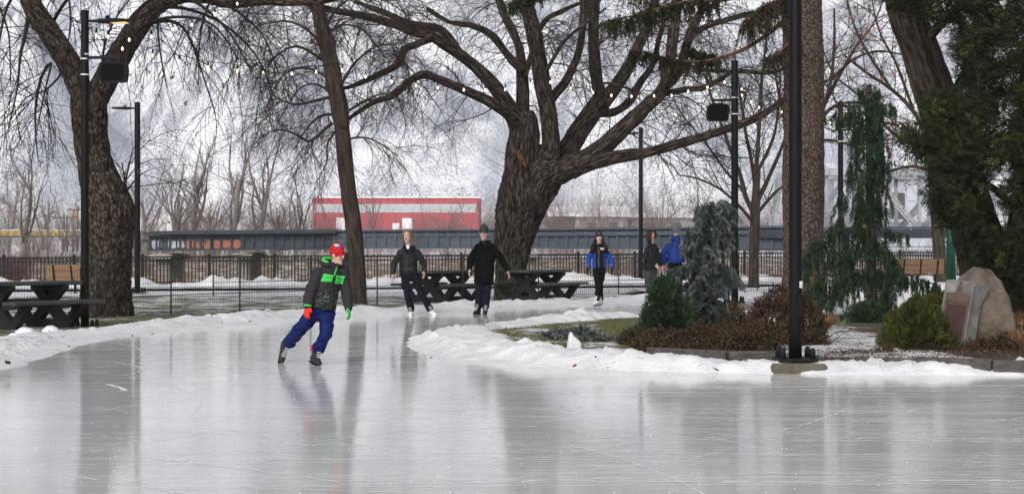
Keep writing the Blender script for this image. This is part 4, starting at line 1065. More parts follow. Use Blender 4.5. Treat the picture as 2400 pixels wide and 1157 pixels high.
for (pl, dy, dens, hl) in (
    ([(2034, 200), (2028, 196), (2018, 206)], 0, 3, (.15, .4)), ([(2034, 205), (2046, 200), (2056, 215), (2058, 240)], .1, 3, (.15, .4)), ([(2030, 225), (2012, 235), (1998, 250), (1985, 260)], -.2, 3, (.2, .45)), ([(2034, 215), (2050, 240), (2060, 262)], -.2, 4, (.2, .5)),
    ([(2036, 270), (2055, 250), (2075, 246), (2095, 252)], -.1, 2, (.1, .25)), ([(2034, 290), (2005, 270), (1985, 268), (1965, 275)], -.2, 2, (.15, .35)), ([(1990, 272), (1965, 268), (1940, 276)], .1, 1, (.1, .2)),
    ([(2036, 270), (2050, 285), (2062, 310), (2070, 340)], -.2, 4, (.3, .8)), ([(2034, 280), (2020, 285), (2010, 300), (2006, 330)], -.2, 4, (.4, .9)), ([(2036, 330), (2058, 345), (2072, 380)], .1, 4, (.3, .7)),
    ([(2034, 350), (2018, 350), (2004, 370), (1996, 400)], .1, 3, (.25, .55)), ([(2036, 400), (2056, 400), (2070, 420)], -.2, 5, (.4, .9)), ([(2036, 400), (2022, 405), (2016, 430)], -.25, 5, (.4, 1.0)), ([(2038, 470), (2054, 465), (2066, 480)], -.1, 5, (.4, .8)), ([(2038, 470), (2024, 475), (2018, 500)], -.2, 5, (.4, .8)),
    ([(2040, 560), (2010, 540), (1985, 535), (1960, 545)], -.3, 2, (.15, .4)), ([(2040, 560), (2070, 545), (2105, 545), (2120, 550)], -.3, 2, (.08, .2)), ([(2040, 570), (2062, 560), (2085, 590), (2105, 620)], -.4, 5, (.3, .7)), ([(2040, 580), (2020, 570), (1995, 580), (1970, 600)], -.4, 5, (.3, .7)),
    ([(2000, 570), (1955, 530), (1930, 550), (1900, 560)], -.2, 2, (.15, .3)), ([(1975, 610), (1930, 565), (1905, 570), (1885, 600), (1878, 640)], -.5, 4, (.25, .6)), ([(2042, 640), (2080, 640), (2130, 645), (2170, 660), (2195, 665)], -.5, 5, (.1, .28)), ([(2042, 640), (2060, 630), (2080, 650), (2090, 670)], -.5, 5, (.3, .6)),
    ([(2042, 640), (2015, 635), (1985, 640), (1955, 655)], -.5, 5, (.3, .6)), ([(1960, 650), (1930, 640), (1915, 655)], -.5, 4, (.3, .6)), ([(1960, 560), (1972, 450), (1980, 480), (1960, 520)], -.1, 1, (.2, .4)), ([(1970, 640), (1950, 690), (1935, 700)], -.4, 3, (.1, .3)), ([(2046, 690), (2070, 690), (2090, 710)], -.3, 5, (.2, .35))):
    curtain(pl, dy, dens, hl, .12)
T.build('trunk', M_BARKM, root, attr=True)
Fo.build('crown', MC, root)

# ---- big dark cedar at the right edge ------------------------------------------------------------------------
MD = [M('dark_red_cedar_leaves', (.018, .029, .009), .8, .4, 3), M('olive_red_cedar_leaves', (.050, .060, .016), .8, .35, 3), M('black_green_cedar_leaves', (.009, .014, .006), .85, .3, 3)]
YD = 29.0; rg = random.Random(46)
root = tree('red_cedar', 'big dark cedar with stringy leaning trunk and heavy foliage behind the stone monument', G(2345, 765, .1))
T = MB(); cd = bark_disp(.035, 8, .7, .1, 6, .06, 1.6)
tp, tr = limb_path([(2352, 780, 84), (2345, 740, 74), (2332, 690, 68), (2318, 640, 64), (2300, 580, 60), (2280, 510, 55), (2252, 420, 52), (2228, 340, 50), (2204, 260, 47), (2178, 180, 45), (2150, 100, 43), (2125, 30, 41), (2108, -30, 40), (2090, -100, 38)], YD, 0, .06)
T.tube(tp, tr, 60, 0, disp=cd)
br = []
for pl, dy in (([(2330, 660, 20), (2370, 560, 18), (2390, 440, 16), (2400, 300, 13), (2400, 150, 10)], -1.5), ([(2210, 270, 14), (2260, 180, 12), (2320, 100, 10), (2380, 40, 8)], -1.5), ([(2250, 410, 12), (2220, 380, 9), (2170, 350, 7), (2120, 325, 4)], -1.8), ([(2290, 540, 12), (2260, 500, 9), (2220, 450, 7), (2190, 400, 4)], -1.6), ([(2390, 500, 12), (2340, 450, 9), (2290, 420, 6)], -2.), ([(2400, 600, 12), (2370, 640, 8), (2345, 680, 4)], -2.2), ([(2160, 110, 14), (2220, 40, 12), (2300, -20, 9)], -1.2)):
    q = limb_path(pl, YD, dy, .08); T.tube(q[0], q[1], 12, 0, disp=bark_disp(.01, 12, 1)); br.append(q)
T.build('trunk', M_BARKC, root, attr=True)
Fo = MB()
polyD = [(2105, 318), (2140, 300), (2185, 285), (2170, 220), (2230, 225), (2262, 210), (2245, 130), (2225, 60), (2150, 30), (2070, 5), (2060, -90), (2560, -90), (2560, 640), (2480, 680), (2380, 705), (2330, 690), (2320, 640), (2275, 600), (2240, 560), (2200, 500), (2178, 450), (2186, 400), (2150, 372)]
def in_poly(poly, x, y):
    r = False; n = len(poly)
    for i in range(n):
        x1, y1 = poly[i]; x2, y2 = poly[(i + 1) % n]
        if (y1 > y) != (y2 > y) and x < (x2 - x1) * (y - y1) / (y2 - y1) + x1: r = not r
    return r
cnt = 0
while cnt < 2300:
    x = rg.uniform(2050, 2560); y = rg.uniform(-90, 710)
    if not in_poly(polyD, x, y): continue
    # gaps where the trunk and the hill show through
    if noise.noise(V((x * .016, y * .016, 3.3))) < -.34: continue
    cnt += 1
    dep = YD - rg.uniform(.3, 3.6)
    c = P(x, y, dep); sz = rg.uniform(.10, .24)
    d0 = V((rg.gauss(-.35, .5), rg.gauss(0, .5), rg.gauss(.05, .35))).normalized()
    m = (0, 2, 0) if rg.random() < .6 else (1, 0, 2)
    for k in range(30):
        d = (d0 + rv(rg) * .8).normalized(); p = c + rv(rg) * sz * rg.random() + d0 * rg.uniform(-.1, .14)
        fan_spray(Fo, p, d, rg.uniform(.07, .13), rg, m, 3, .42)
Fo.build('crown', MD, root)

# ---- lawn grass on the island and by the left table ----------------------------------------------------------------
M_LAWN = [M('winter_lawn', (.075, .085, .028), .85, .4, 2), M('yellowed_lawn', (.17, .15, .06), .85, .3, 2)]
rg = random.Random(48); B = MB(); n = 0
def blade(x, y, z, h):
    th = rg.random() * 6.283; w = .004; a = V((math.cos(th) * w, math.sin(th) * w, 0)); p = V((x, y, z))
    B.tri(p - a, p + a, p + V((rg.gauss(0, .02), rg.gauss(0, .02), h)), 0 if rg.random() < .6 else 1)
for (poly, N_) in (([(1105, 800), (1180, 772), (1260, 765), (1400, 752), (1500, 745), (1560, 760), (1560, 830), (1420, 812), (1300, 810), (1190, 815)], 20000), ([(225, 752), (340, 747), (420, 742), (330, 760), (240, 768)], 2500), ([(-20, 806), (60, 792), (110, 786), (60, 805), (-20, 815)], 1500), ([(1690, 742), (1760, 738), (1800, 770), (1700, 780)], 2500)):
    xs = [p[0] for p in poly]; ysn = [p[1] for p in poly]; k = 0
    while k < N_:
        x = rg.uniform(min(xs), max(xs)); y = rg.uniform(min(ysn), max(ysn))
        if not in_poly(poly, x, y): continue
        k += 1
        w = G(x, y, .05)
        if noise.noise(V((w.x * 1.1, w.y * .8, 7))) < -.12: continue
        blade(w.x, w.y, .04, rg.uniform(.03, .08))
tag(B.build('grass', M_LAWN), kind='stuff')

# grass of the park behind the fences, and litter of leaves and bark on the planted beds
B = MB(); rg = random.Random(49); k = 0
while k < 16000:
    px = rg.uniform(-80, 2350); y = rg.uniform(31, 51); x = PX(px, y)
    if float(pdist([(p.x, p.y) for p in left_w], np.array([x]), np.array([y]), False)[0]) < 1.5 or y < 30.5 + max(0, (px + 50)) * .0086: k += 1; continue
    k += 1
    if noise.noise(V((x * .8, y * .5, 5))) < -.02: continue
    blade(x, y, .04, rg.uniform(.03, .09))
tag(B.build('grass', M_LAWN), kind='stuff')
B = MB(); rg = random.Random(50)
M_LIT = [M('brown_leaf_litter', (.075, .040, .022), .9, .4, 20), M('dark_bark_mulch', (.022, .014, .010), .9, .4, 20), M('tan_leaf_litter', (.16, .10, .06), .9, .4, 20)]
for (x0, x1, y0, y1, n) in ((1470, 1850, 815, 856, 5000), (1900, 2480, 826, 868, 6500), (1930, 2120, 745, 850, 1500), (2280, 2480, 730, 830, 1500)):
    for _ in range(n):
        w = G(rg.uniform(x0, x1), rg.uniform(y0, y1), .07); z = gzl(w.x, w.y) + .01; s = rg.uniform(.008, .026)
        p = V((w.x, w.y, z)); a = rv(rg) * s; b = rv(rg) * s; a.z *= .4; b.z = abs(b.z) * .6; B.tri(p - a, p + a, p + b, rg.choice((0, 1, 1, 2)))
tag(B.build('leaf_litter_debris', M_LIT), kind='stuff')
# ================================================================== LAMP POSTS
M_BLACK = M('black_powder_coat', (.006, .006, .007), .5, .2, 5, spec=.12)
M_DARKST = M('dark_steel', (.010, .0105, .012), .5, .3, 6, spec=.15)
M_CONC = M('weathered_concrete', (.115, .105, .082), .9, .3, 7, .5, 40)
M_WHITE = M('white_band', (.75, .75, .74), .5, .05)
M_LENS = M('lamp_lens', (.55, .50, .42), .3, .05)
M_GLOW = M('lamp_glow', (.9, .7, .4), .3, .0, emit=(1, .66, .30, .7))
M_GRILLE = M('speaker_mesh', (.005, .005, .006), .8, .4, 160, spec=.05)

def lamp_post(label, px, pyb, H, r, foot=.0, lum=None, spk=None, lit=False, Yo=None, bands=(), pad=True, sticker=False, hand=True, cover=None):
    base = P(px, pyb, Yo) if Yo else G(px, pyb)
    root = thing('lamp_post', label, 'lamp post', base, 0, 'black lamp posts along the skating path')
    # everything below in local coordinates (root has no parent, origin = base): use world = base + local
    def W(x, y, z): return base + V((x, y, z))
    B = MB(); B.tube([W(0, 0, foot), W(0, 0, foot + .5), W(0, 0, H - .02), W(0, 0, H)], [r, r, r * .97, r * .9], 28); B.build('pole', M_BLACK, root)
    if pad:
        B = MB(); B.box(W(0, 0, foot / 2 - .06), (.62, .62, foot + .10), None, 0, .03); B.build('footing', M_CONC, root)
        B = MB(); B.box(W(0, 0, foot + .025), (.44, .44, .03), None, 0, .006); B.build('base_plate', M_DARKST, root)
        for sx in (-1, 1):
            for sy in (-1, 1):
                B = MB(); B.tube([W(sx * .165, sy * .165, foot + .03), W(sx * .165, sy * .165, foot + .12), W(sx * .165, sy * .165, foot + .15), W(sx * .165, sy * .165, foot + .16)], [.035, .033, .025, .006], 12)
                B.build('bolt_cover', M_DARKST, root)
    if hand:
        B = MB(); B.box(W(r * .55, -r * .95, foot + .62), (.10, .05, .26), None, 0, .02); B.build('hatch', M_BLACK, root)
    if sticker:
        B = MB(); B.box(W(r * .75, -r * .78, foot + .86), (.045, .006, .075), Matrix.Rotation(.7, 3, 'Z')); B.box(W(r * .75 + .004, -r * .78 - .004, foot + .85), (.012, .004, .012), Matrix.Rotation(.7, 3, 'Z'), 1); B.build('sticker', [M_WHITE, M_BLACK], root)
    for zb in bands:
        B = MB(); B.tube([W(0, 0, zb - .012), W(0, 0, zb + .012)], [r * 1.03, r * 1.03], 28); B.build('band', M_WHITE, root)
    if lum:
        sg, zl, Ln, yd = lum
        lr = B = MB()
        d = V((sg, yd, 0)).normalized(); up = V((0, 0, 1)); sd = d.cross(up)
        o = W(0, 0, zl)
        # tapered flat head
        secs = [(.10, .03, .03), (.28, .035, .035), (.34, .10, .05), (.55, .15, .055), (.85, .14, .045), (1.02, .10, .028), (1.06, .04, .012)]
        k = Ln / 1.06; prev = None
        for (u, w, h) in secs:
            c = o + d * u * k; row = [B.vert(c + sd * w * a + up * h * b) for a, b in ((-1, -.45), (-.75, .5), (0, .75), (.75, .5), (1, -.45), (.8, -.8), (-.8, -.8))]
            if prev:
                for q in range(7): B.face((prev[q], prev[(q + 1) % 7], row[(q + 1) % 7], row[q]), 0, False)
            else: B.face(tuple(row))
            prev = row
        B.face(tuple(reversed(prev)))
        B.cyl(o + d * .50 * k + up * .03, o + d * .50 * k + up * .085, .035, 12)
        hd = B.build('lamp_head', M_DARKST, root, fix=True)
        B = MB(); B.box(o + d * .78 * k - up * .042, (.34 * k, .17, .012), Matrix((d, sd, up)).transposed()); B.build('lens', M_GLOW if lit else M_LENS, hd)
        B = MB(); B.box(W(-sg * r * .35, -r * .9, zl - .55), (.07, .04, .14), None, 0, .01); B.build('junction_box', M_DARKST, root)
    if spk:
        sg, zs, bx, w, h = spk
        B = MB(); B.beam(W(0, -.03, zs), W(sg * (bx + .12), -.03, zs), .05, .05, 0, V((0, 0, 1)), .006); B.build('bracket_arm', M_DARKST, root)
        sp = thing('loudspeaker', cover, 'loudspeaker', W(sg * bx, -.03, zs - .09 - h / 2), 0, 'loudspeakers hung from the lamp posts')
        o = W(sg * bx, -.03, zs - .09 - h / 2)
        B = MB()
        prof = [(-w / 2, -h * .18), (-w / 2 * .86, -h / 2 * .92), (-w * .34, -h / 2), (w * .34, -h / 2), (w / 2 * .9, -h / 2 * .9), (w / 2, h * .1), (w / 2 * .95, h / 2 * .8), (w * .38, h / 2), (-w * .36, h / 2), (-w / 2 * .93, h * .3)]
        B.prism(prof, .24, (o, V((1, 0, 0)), V((0, 0, 1)), V((0, 1, 0)))); bo = B.build('cabinet', M_BLACK, sp)
        B = MB(); B.prism([(a * .86, b * .84) for a, b in prof], .012, (o - V((0, .127, 0)), V((1, 0, 0)), V((0, 0, 1)), V((0, 1, 0)))); B.build('grille', M_GRILLE, sp)
        B = MB(); B.beam(o + V((-w * .22, 0, h / 2 + .012)), o + V((w * .22, 0, h / 2 + .012)), .05, .02); B.beam(o + V((-w * .18, 0, h / 2)), o + V((-w * .18, 0, h / 2 + .09)), .04, .04); B.beam(o + V((w * .18, 0, h / 2)), o + V((w * .18, 0, h / 2 + .09)), .04, .04); B.build('yoke', [M_DARKST, M_WHITE], sp)
    return root
lamp_post('nearest tall black lamp post on a concrete footing at the island ice edge', 1864, 871, 5.9, .073, .12, None, None, sticker=True)
lamp_post('black lamp post with lit arm lamp, white bands and rounded speaker by the left table', 199, 770, 5.44, .069, 0, (1, 5.26, .83, -.1), (1, 4.63, .50, .48, .33), True, 29.2, (4.69, 4.61, 4.34), hand=False, cover='black rounded loudspeaker hanging from the left lamp post bracket')
lamp_post('distant black lamp post with an unlit arm pointing left, behind the forked tree', 322, 694, 5.68, .085, .1, (-1, 5.5, .75, -.2), None, Yo=50)
lamp_post('black lamp post with square speaker right of the old willow, lamp arm pointing left', 1722, 722, 5.74, .083, .12, (-1, 5.50, .84, -.1), (-1, 4.82, .40, .52, .40), Yo=39.6, bands=(4.88, 4.50), cover='black square loudspeaker hanging left of the right hand lamp post')
lamp_post('most distant black lamp post, slender, behind the couple walking away', 1502, 664, 6.2, .085, .1, (-1, 6.0, .7, .9), None, Yo=68)
lamp_post('black lamp post with a side speaker, half hidden by the weeping cedar', 1970, 700, 5.55, .075, .1, (1, 5.42, .65, .5), (1, 4.74, .45, .24, .36), Yo=48, bands=(4.76, 4.42), cover='small black loudspeaker half hidden by the weeping cedar')

# ================================================================== STRING LIGHTS
M_BULB = M('bulb_glass', (.8, .74, .66), .15, .0, emit=(1, .80, .55, .55))
M_FIL = M('bulb_filament', (1, .7, .35), .3, .0, emit=(1, .62, .25, 9))
def string_lights(label, bulbs, YA, YB_, pre, post):
    """bulbs: (px,py) of the glass; the cable runs above them, sagging"""
    n = len(bulbs); root = thing('string_lights', label, 'string lights', P(pre[0], pre[1], YA), 0, 'strings of bulbs over the skating path')
    x0 = pre[0]; x1 = post[0]
    def Yat(px): return YA + (YB_ - YA) * (px - x0) / (x1 - x0 + 1e-9)
    pts = [P(pre[0], pre[1], YA)]; cb = []
    for k, (px, py) in enumerate(bulbs):
        y = Yat(px); q = P(px, py, y); c = q + V((0, 0, .125)); pts.append(c); cb.append((q, c))
    pts.append(P(post[0], post[1], YB_))
    pth, rd = smooth_path(pts, [.006] * len(pts), .12)
    B = MB(); B.tube(pth, rd, 5); B.build('cable', M_BLACK, root)
    for q, c in cb:
        B = MB(); B.tube([c + V((0, 0, .0)), c - V((0, 0, .03)), c - V((0, 0, .075))], [.010, .017, .016], 8); so = B.build('bulb_socket', M_BLACK, root)
        B = MB(); z = c.z - .075
        prof = [(.010, 0), (.017, -.02), (.024, -.042), (.022, -.060), (.013, -.074), (.003, -.08)]
        B.tube([V((c.x, c.y, z + b)) for a, b in prof], [a for a, b in prof], 10); B.build('bulb', M_BULB, so)
        B = MB(); B.tube([V((c.x, c.y - .026, z - .03)), V((c.x, c.y - .026, z - .06))], [.008, .008], 6); B.build('filament', M_FIL, so)
string_lights('upper string of lit bulbs rising from the left lamp post into the forked tree', [(226, 84), (253, 88), (303, 95), (355, 88), (405, 71), (450, 60), (504, 36), (556, 11)], 29.2, 33, (199, 62), (610, -45))
string_lights('longest string of lit bulbs sagging from left lamp post across the old willow', [(287, 116), (358, 132), (420, 146), (488, 160), (556, 168), (617, 172), (684, 174), (741, 170), (802, 166), (857, 181), (918, 193), (975, 202), (1026, 207), (1087, 212), (1137, 213), (1184, 211), (1243, 199), (1290, 194), (1337, 208), (1390, 218), (1433, 225), (1480, 227), (1533, 226), (1574, 225), (1613, 215), (1658, 206), (1698, 194)], 29.2, 39.6, (199, 92), (1722, 176))
string_lights('string of lit bulbs dropping from the right speaker post towards the spruce trunk', [(1738, 210), (1739, 224), (1760, 240), (1779, 253), (1805, 259), (1832, 263), (1925, 290), (1946, 289)], 39.6, 47.8, (1722, 190), (1970, 270))
string_lights('short string of small lit bulbs right of the weeping cedar', [(1990, 287), (2020, 290), (2065, 290), (2110, 296), (2150, 300), (2190, 305)], 48, 52, (1970, 272), (2260, 290))

# ================================================================== BLACK RAILING AND WIRE FENCE
M_RAIL = M('black_iron', (.008, .009, .010), .45, .25, 3)
root = thing('iron_railing', 'long black iron picket railing along the river bank', 'railing', RAIL_A)
d = RAIL_B - RAIL_A; Lr = V((d.x, d.y, 0)).length; nseg = 20; t = d / nseg
for k in range(nseg + 1):
    p = RAIL_A + t * k; B = MB(); B.box(p + V((0, 0, .54)), (.11, .11, 1.2), None, 0, .008); B.box(p + V((0, 0, 1.155)), (.11, .11, .03), None, 0, .008); B.build('post', M_RAIL, root)
    if k < nseg:
        q = p + t; B = MB()
        for z, h in ((1.06, .05), (.90, .04), (.10, .04)): B.beam(p + V((0, 0, z)), q + V((0, 0, z)), .035, h)
        nb = 19
        for i in range(1, nb):
            c = p.lerp(q, i / nb); B.box(c + V((0, 0, .57)), (.036, .036, .98))
        B.build('picket_panel', M_RAIL, root)
M_GRW = M('dark_green_wire', (.022, .034, .026), .55, .25, 4)
def wire_fence(label, posts, H=1.18, base=None, dv=.055, hz=(.03, .15, .30, .42, .55, .68, .82, .95, 1.08, 1.17), thick=(.42, 1.17), rw=.0032):
    """posts: (px, Y, z0, ztop)"""
    root = thing('wire_fence', label, 'fence', P(posts[0][0], 578.5, posts[0][1]) - V((0, 0, CH)))
    W = [(V((PX(px, Y), Y, z0)), z1 - z0) for px, Y, z0, z1 in posts]
    for k, (p, h) in enumerate(W):
        B = MB(); B.cyl(p - V((0, 0, .1)), p + V((0, 0, h + .03)), .017, 10); B.build('post', M_GRW, root)
        if k + 1 < len(W):
            q, h2 = W[k + 1]; L_ = (q - p).length; B = MB(); nv = int(L_ / dv)
            for i in range(nv + 1):
                f = i / nv; c = p.lerp(q, f); hh = h + (h2 - h) * f
                B.tube([c + V((0, 0, .02)), c + V((0, 0, hh))], [rw, rw], 3, cap=False)
            for z in hz:
                f = z / 1.18; B.tube([p + V((0, 0, f * h)), q + V((0, 0, f * h2))], [rw * 1.2] * 2, 3, cap=False)
            for z in thick:
                f = z / 1.18; B.tube([p + V((0, 0, f * h)), q + V((0, 0, f * h2))], [.011, .011], 5, cap=False)
            B.build('mesh_panel', M_GRW, root)
wire_fence('dark green wire mesh fence behind the snow bank from forked tree to old willow', [(-260, 30.6, .04, 1.18), (-40, 31.2, .04, 1.18), (225, 31.9, .04, 1.18), (401, 34.0, .04, 1.16), (562, 35.4, .04, 1.2), (728, 37.6, .04, 1.16), (884, 39.4, .04, 1.18), (1085, 41.6, .04, 1.18), (1240, 42.9, .04, 1.18)])
wire_fence('dark green wire mesh fence behind the helmeted skater and the couple', [(1262, 46.6, .05, 1.18), (1450, 48.5, .05, 1.18), (1640, 50.5, .05, 1.24), (1775, 51.5, .06, 1.34), (1960, 52.5, .06, 1.38), (2112, 53, .06, 1.42), (2260, 52, .06, 1.42)], dv=.075, rw=.0042)
wire_fence('wire fence panel with sloping top bar behind the child skater', [(500, 46, .05, 1.13), (820, 44, .05, 1.50)], dv=.09, hz=(.1, .35, .7), rw=.0035)
B = MB(); p = P(2230, 655, 50); root = thing('fence_post', 'stout green painted post at the end of the wire fence on the right', 'post', p)
B.tube([p, p + V((-.05, 0, 1.9))], [.14, .10], 14); B.build('post', M('green_paint', (.006, .045, .033), .5, .3, 4), root)
B = MB(); B.box(p + V((-.05, 0, 1.92)), (.24, .24, .04), None, 0, .01); B.build('cap', M_DARKST, root)

# ================================================================== PICNIC TABLES
M_PLAS = M('charcoal_plastic_plank', (.014, .0135, .0135), .65, .35, 3, .4, 60)
M_PLASL = M('worn_grey_plank_top', (.052, .050, .050), .6, .3, 2.5, .4, 50, spec=.35)
def picnic_table(label, loc, rz):
    root = thing('picnic_table', label, 'picnic table', (0, 0, 0), 0, 'charcoal picnic tables beside the skating path')
    L_ = 1.95
    B = MB()
    for k in range(4): B.box((0, -.2925 + .195 * k, .735), (L_, .186, .062), None, 0, .010)
    B.build('tabletop', M_PLASL, root)
    for sy in (-1, 1):
        B = MB()
        for k in range(2): B.box((0, sy * (.66 + .155 * k), .43), (L_, .148, .062), None, 0, .010)
        B.build('bench', M_PLASL, root)
    for sx in (-1, 1):
        B = MB(); x = sx * .58; fr = (V((x, 0, 0)), V((0, 1, 0)), V((0, 0, 1)), V((1, 0, 0)))
        th = .115
        # footing bar, crossed arms, bench struts, top bar of one moulded end frame
        B.prism([(-.50, .0), (.50, .0), (.62, .13), (-.62, .13)], th, fr)
        for s in (-1, 1):
            B.prism([(s * .44, .10), (s * .17, .10), (-s * .36, .66), (-s * .10 - s * .0, .66)][::s] if False else [(s * .42, .128), (s * .16, .128), (-s * .40, .655), (-s * .14, .655)], th - .004 * (s + 1), fr)
            B.prism([(s * .62, .128), (s * .42, .128), (s * .64, .400), (s * .84, .400)], th - .002, fr)
            B.prism([(s * .20, .30), (s * .78, .352), (s * .80, .402), (s * .18, .40)], th - .03, fr)
        B.prism([(-.40, .62), (.40, .62), (.40, .702), (-.40, .702)], th + .004, fr)
        B.build('frame', M_PLAS, root, fix=True)
    B = MB(); B.box((0, 0, .40), (1.05, .09, .09), None, 0, .01); B.build('crossbar', M_PLAS, root)
    root.location = loc; root.rotation_euler = (0, 0, rz)
    root['label'] = label
    return root
tA = picnic_table('charcoal picnic table at the far left beside the left lamp post', G(85, 778) + V((0, .3, .03)), math.radians(58))
tB = dup(tA, P(1040, 710, 42.0) + V((0, 0, .03)), math.radians(56), None, 'charcoal picnic table behind the woman and man skating')
tC = dup(tA, P(1262, 707, 43.0) + V((0, 0, .03)), math.radians(56), None, 'charcoal picnic table before the old willow trunk, right of the long coated man')
for o, lc in ((tA, (G(42, 778) + V((0, .3, .03)))), (tB, P(1040, 712, 41.6)), (tC, P(1262, 706, 42.8))): o.location = (lc.x, lc.y, .06)

# ================================================================== WOODEN BENCHES
M_WOODB = M('honey_wood_slats', (.18, .105, .056), .65, .25, 2, stretch=(1, 8, 8), col2=(.29, .175, .10))
def park_bench(label, loc, rz, W_):
    root = thing('park_bench', label, 'bench', (0, 0, 0), 0, 'wooden park benches facing the river')
    R = Matrix.Rotation(math.radians(14), 3, 'X')
    B = MB()
    for k in range(4): B.box(V((0, 0, .45)) + R @ V((0, 0, .09 + .118 * k)) , (W_, .032, .112), R, 0, .008)
    B.build('backrest', M_WOODB, root)
    B = MB()
    for k in range(4): B.box((0, .10 + .115 * k, .44), (W_ + .12, .105, .04), None, 0, .008)
    B.build('seat', M_WOODB, root)
    for x in (-W_ * .36, 0, W_ * .36):
        B = MB(); B.box(V((x, 0, .45)) + R @ V((0, -.026, .26)), (.055, .016, .46), R, 0, .004); B.box((x, .05, .41), (.055, .10, .02)); B.box((x, .2, .2), (.06, .06, .42)); B.box((x, .25, .012), (.07, .4, .02)); B.box((x, .25, .405), (.055, .42, .028))
        B.build('bracket', M_BLACK, root)
        for z in (.12, .26, .40):
            b2 = MB(); c = V((x, 0, .45)) + R @ V((0, -.038, z)); b2.cyl(c, c - V((0, .008, 0)), .010, 8); 
    root.location = loc; root.rotation_euler = (0, 0, rz); return root
bA = park_bench('honey coloured wooden bench seen from behind, above the left picnic table', G(170, 692) , math.radians(-8), 1.5)
p = P(170, 692, 49.4); bA.location = (p.x, p.y, -.05)
bB = dup(bA, None, math.radians(4), None, 'honey coloured wooden bench seen from behind between weeping cedar and monument', )
p = P(2156, 675, 54); bB.location = (p.x, p.y, .08)

# ================================================================== STONE MONUMENT
M_GRAN = M('rough_granite', (.065, .052, .043), .9, .3, 4, .9, 18, col2=(.20, .16, .128), bdist=.04)
M_SLAB = M('cast_concrete_slab', (.085, .082, .077), .9, .25, 4, .6, 30, col2=(.235, .23, .22))
M_BRONZE = M('bronze_plaque', (.040, .014, .016), .55, .3, 9, .3, 60)
M_BRZF = M('bronze_rim', (.085, .055, .040), .6, .3, 9, .3, 60)
M_LETT = M('raised_lettering', (.050, .025, .024), .6, .2, 9)
YMn = 22.9
base = P(2285, 840, YMn); root = thing('stone_monument', 'granite boulder with leaning concrete slab and dark red plaque of small writing', 'monument', base)
# boulder: outline lofted through depth and roughened
bm = bmesh.new(); bmesh.ops.create_icosphere(bm, subdivisions=5, radius=1)
out = [(-.60, -.02), (-.56, .30), (-.44, .62), (-.33, .95), (-.26, 1.12), (-.03, 1.27), (.20, 1.22), (.34, 1.05), (.43, .82), (.48, .55), (.53, .25), (.55, -.02)]
def bx(z):
    zl = [o for o in out if o[0] <= -.03]; zr = [o for o in out if o[0] >= -.03][::-1]
    def it(l):
        for a, b in zip(l[:-1], l[1:]):
            if a[1] <= z <= b[1]: return a[0] + (b[0] - a[0]) * (z - a[1]) / (b[1] - a[1])
        return l[-1][0] if z > 1 else l[0][0]
    return it(zl), it(zr)
for v in bm.verts:
    n = v.co.normalized(); z = .60 + .66 * math.copysign(abs(n.z) ** .8, n.z); z = max(-.05, min(1.25, z))
    a, b = bx(max(-.02, z)); k = math.sqrt(max(0, 1 - n.z ** 2)) ** .45 if abs(n.z) < 1 else 0
    cx, hw = (a + b) / 2, (b - a) / 2
    h = math.hypot(n.x, n.y) + 1e-6
    sup = h / max(abs(n.x), abs(n.y), 1e-6); sup = 1 + (min(sup, 1.41) - 1) * .5
    q = V((cx + hw * (n.x / h) * k * sup, .36 * (n.y / h) * k * sup * (1.25 - .4 * z), z))
    q += n * (.035 * fbm(q * 2.6, 3) + .02 * noise.noise(q * 7))
    v.co = q + base + V((.10, .25, -.03))
me = bpy.data.meshes.new('boulder'); bm.to_mesh(me); bm.free(); me.transform(Matrix.Translation(-base)); me.polygons.foreach_set('use_smooth', [True] * len(me.polygons)); me.materials.append(M_GRAN)
o = bpy.data.objects.new('boulder', me); C.objects.link(o); o.parent = root
# slab: face turned a little to the left, sides leaning right
e0 = P(2190, 822, YMn - .52); e1 = P(2255, 828, YMn - .58); t1 = P(2285, 656, YMn - .30); t0 = P(2220, 654, YMn - .26)
u = (e1 - e0).normalized(); vv = ((t0 - e0) + (t1 - e1)).normalized(); w = u.cross(vv).normalized(); uu = vv.cross(w) * -1
wd = .37; hg = 1.0
o_ = (e0 + e1) / 2; uu = u; w = u.cross(vv).normalized()
if w.y > 0: w = -w
B = MB(); B.prism([(-wd / 2, -.1), (wd / 2 + .0, -.1), (wd / 2, hg - .02), (wd / 2 - .02, hg), (-wd / 2 + .02, hg), (-wd / 2, hg - .02)], .09, (o_ - w * .045, uu, vv, w))
# flared side cheek that grips the boulder
B.prism([(0, -.1), (.20, -.1), (.16, .45), (.17, .75), (.30, hg - .01), (0, hg - .01)], .06, (o_ + uu * (wd / 2 + .003) - w * .10, (-w * .55 + V((.84, .2, 0))).normalized(), vv, uu))
B.build('slab', M_SLAB, root, fix=True)
pw, ph = .285, .76
B = MB()
z0 = .045; f = .012
for (a0, a1, b0, b1) in ((-pw / 2, pw / 2, z0 - f, z0 + f), (-pw / 2, pw / 2, z0 + .62 - f, z0 + .62 + f), (-pw / 2 - f, -pw / 2 + f, z0 - f, z0 + .63), (pw / 2 - f, pw / 2 + f, z0 - f, z0 + .63)):
    B.prism([(a0, b0), (a1, b0), (a1, b1), (a0, b1)], .03, (o_ + w * .012, uu, vv, w))
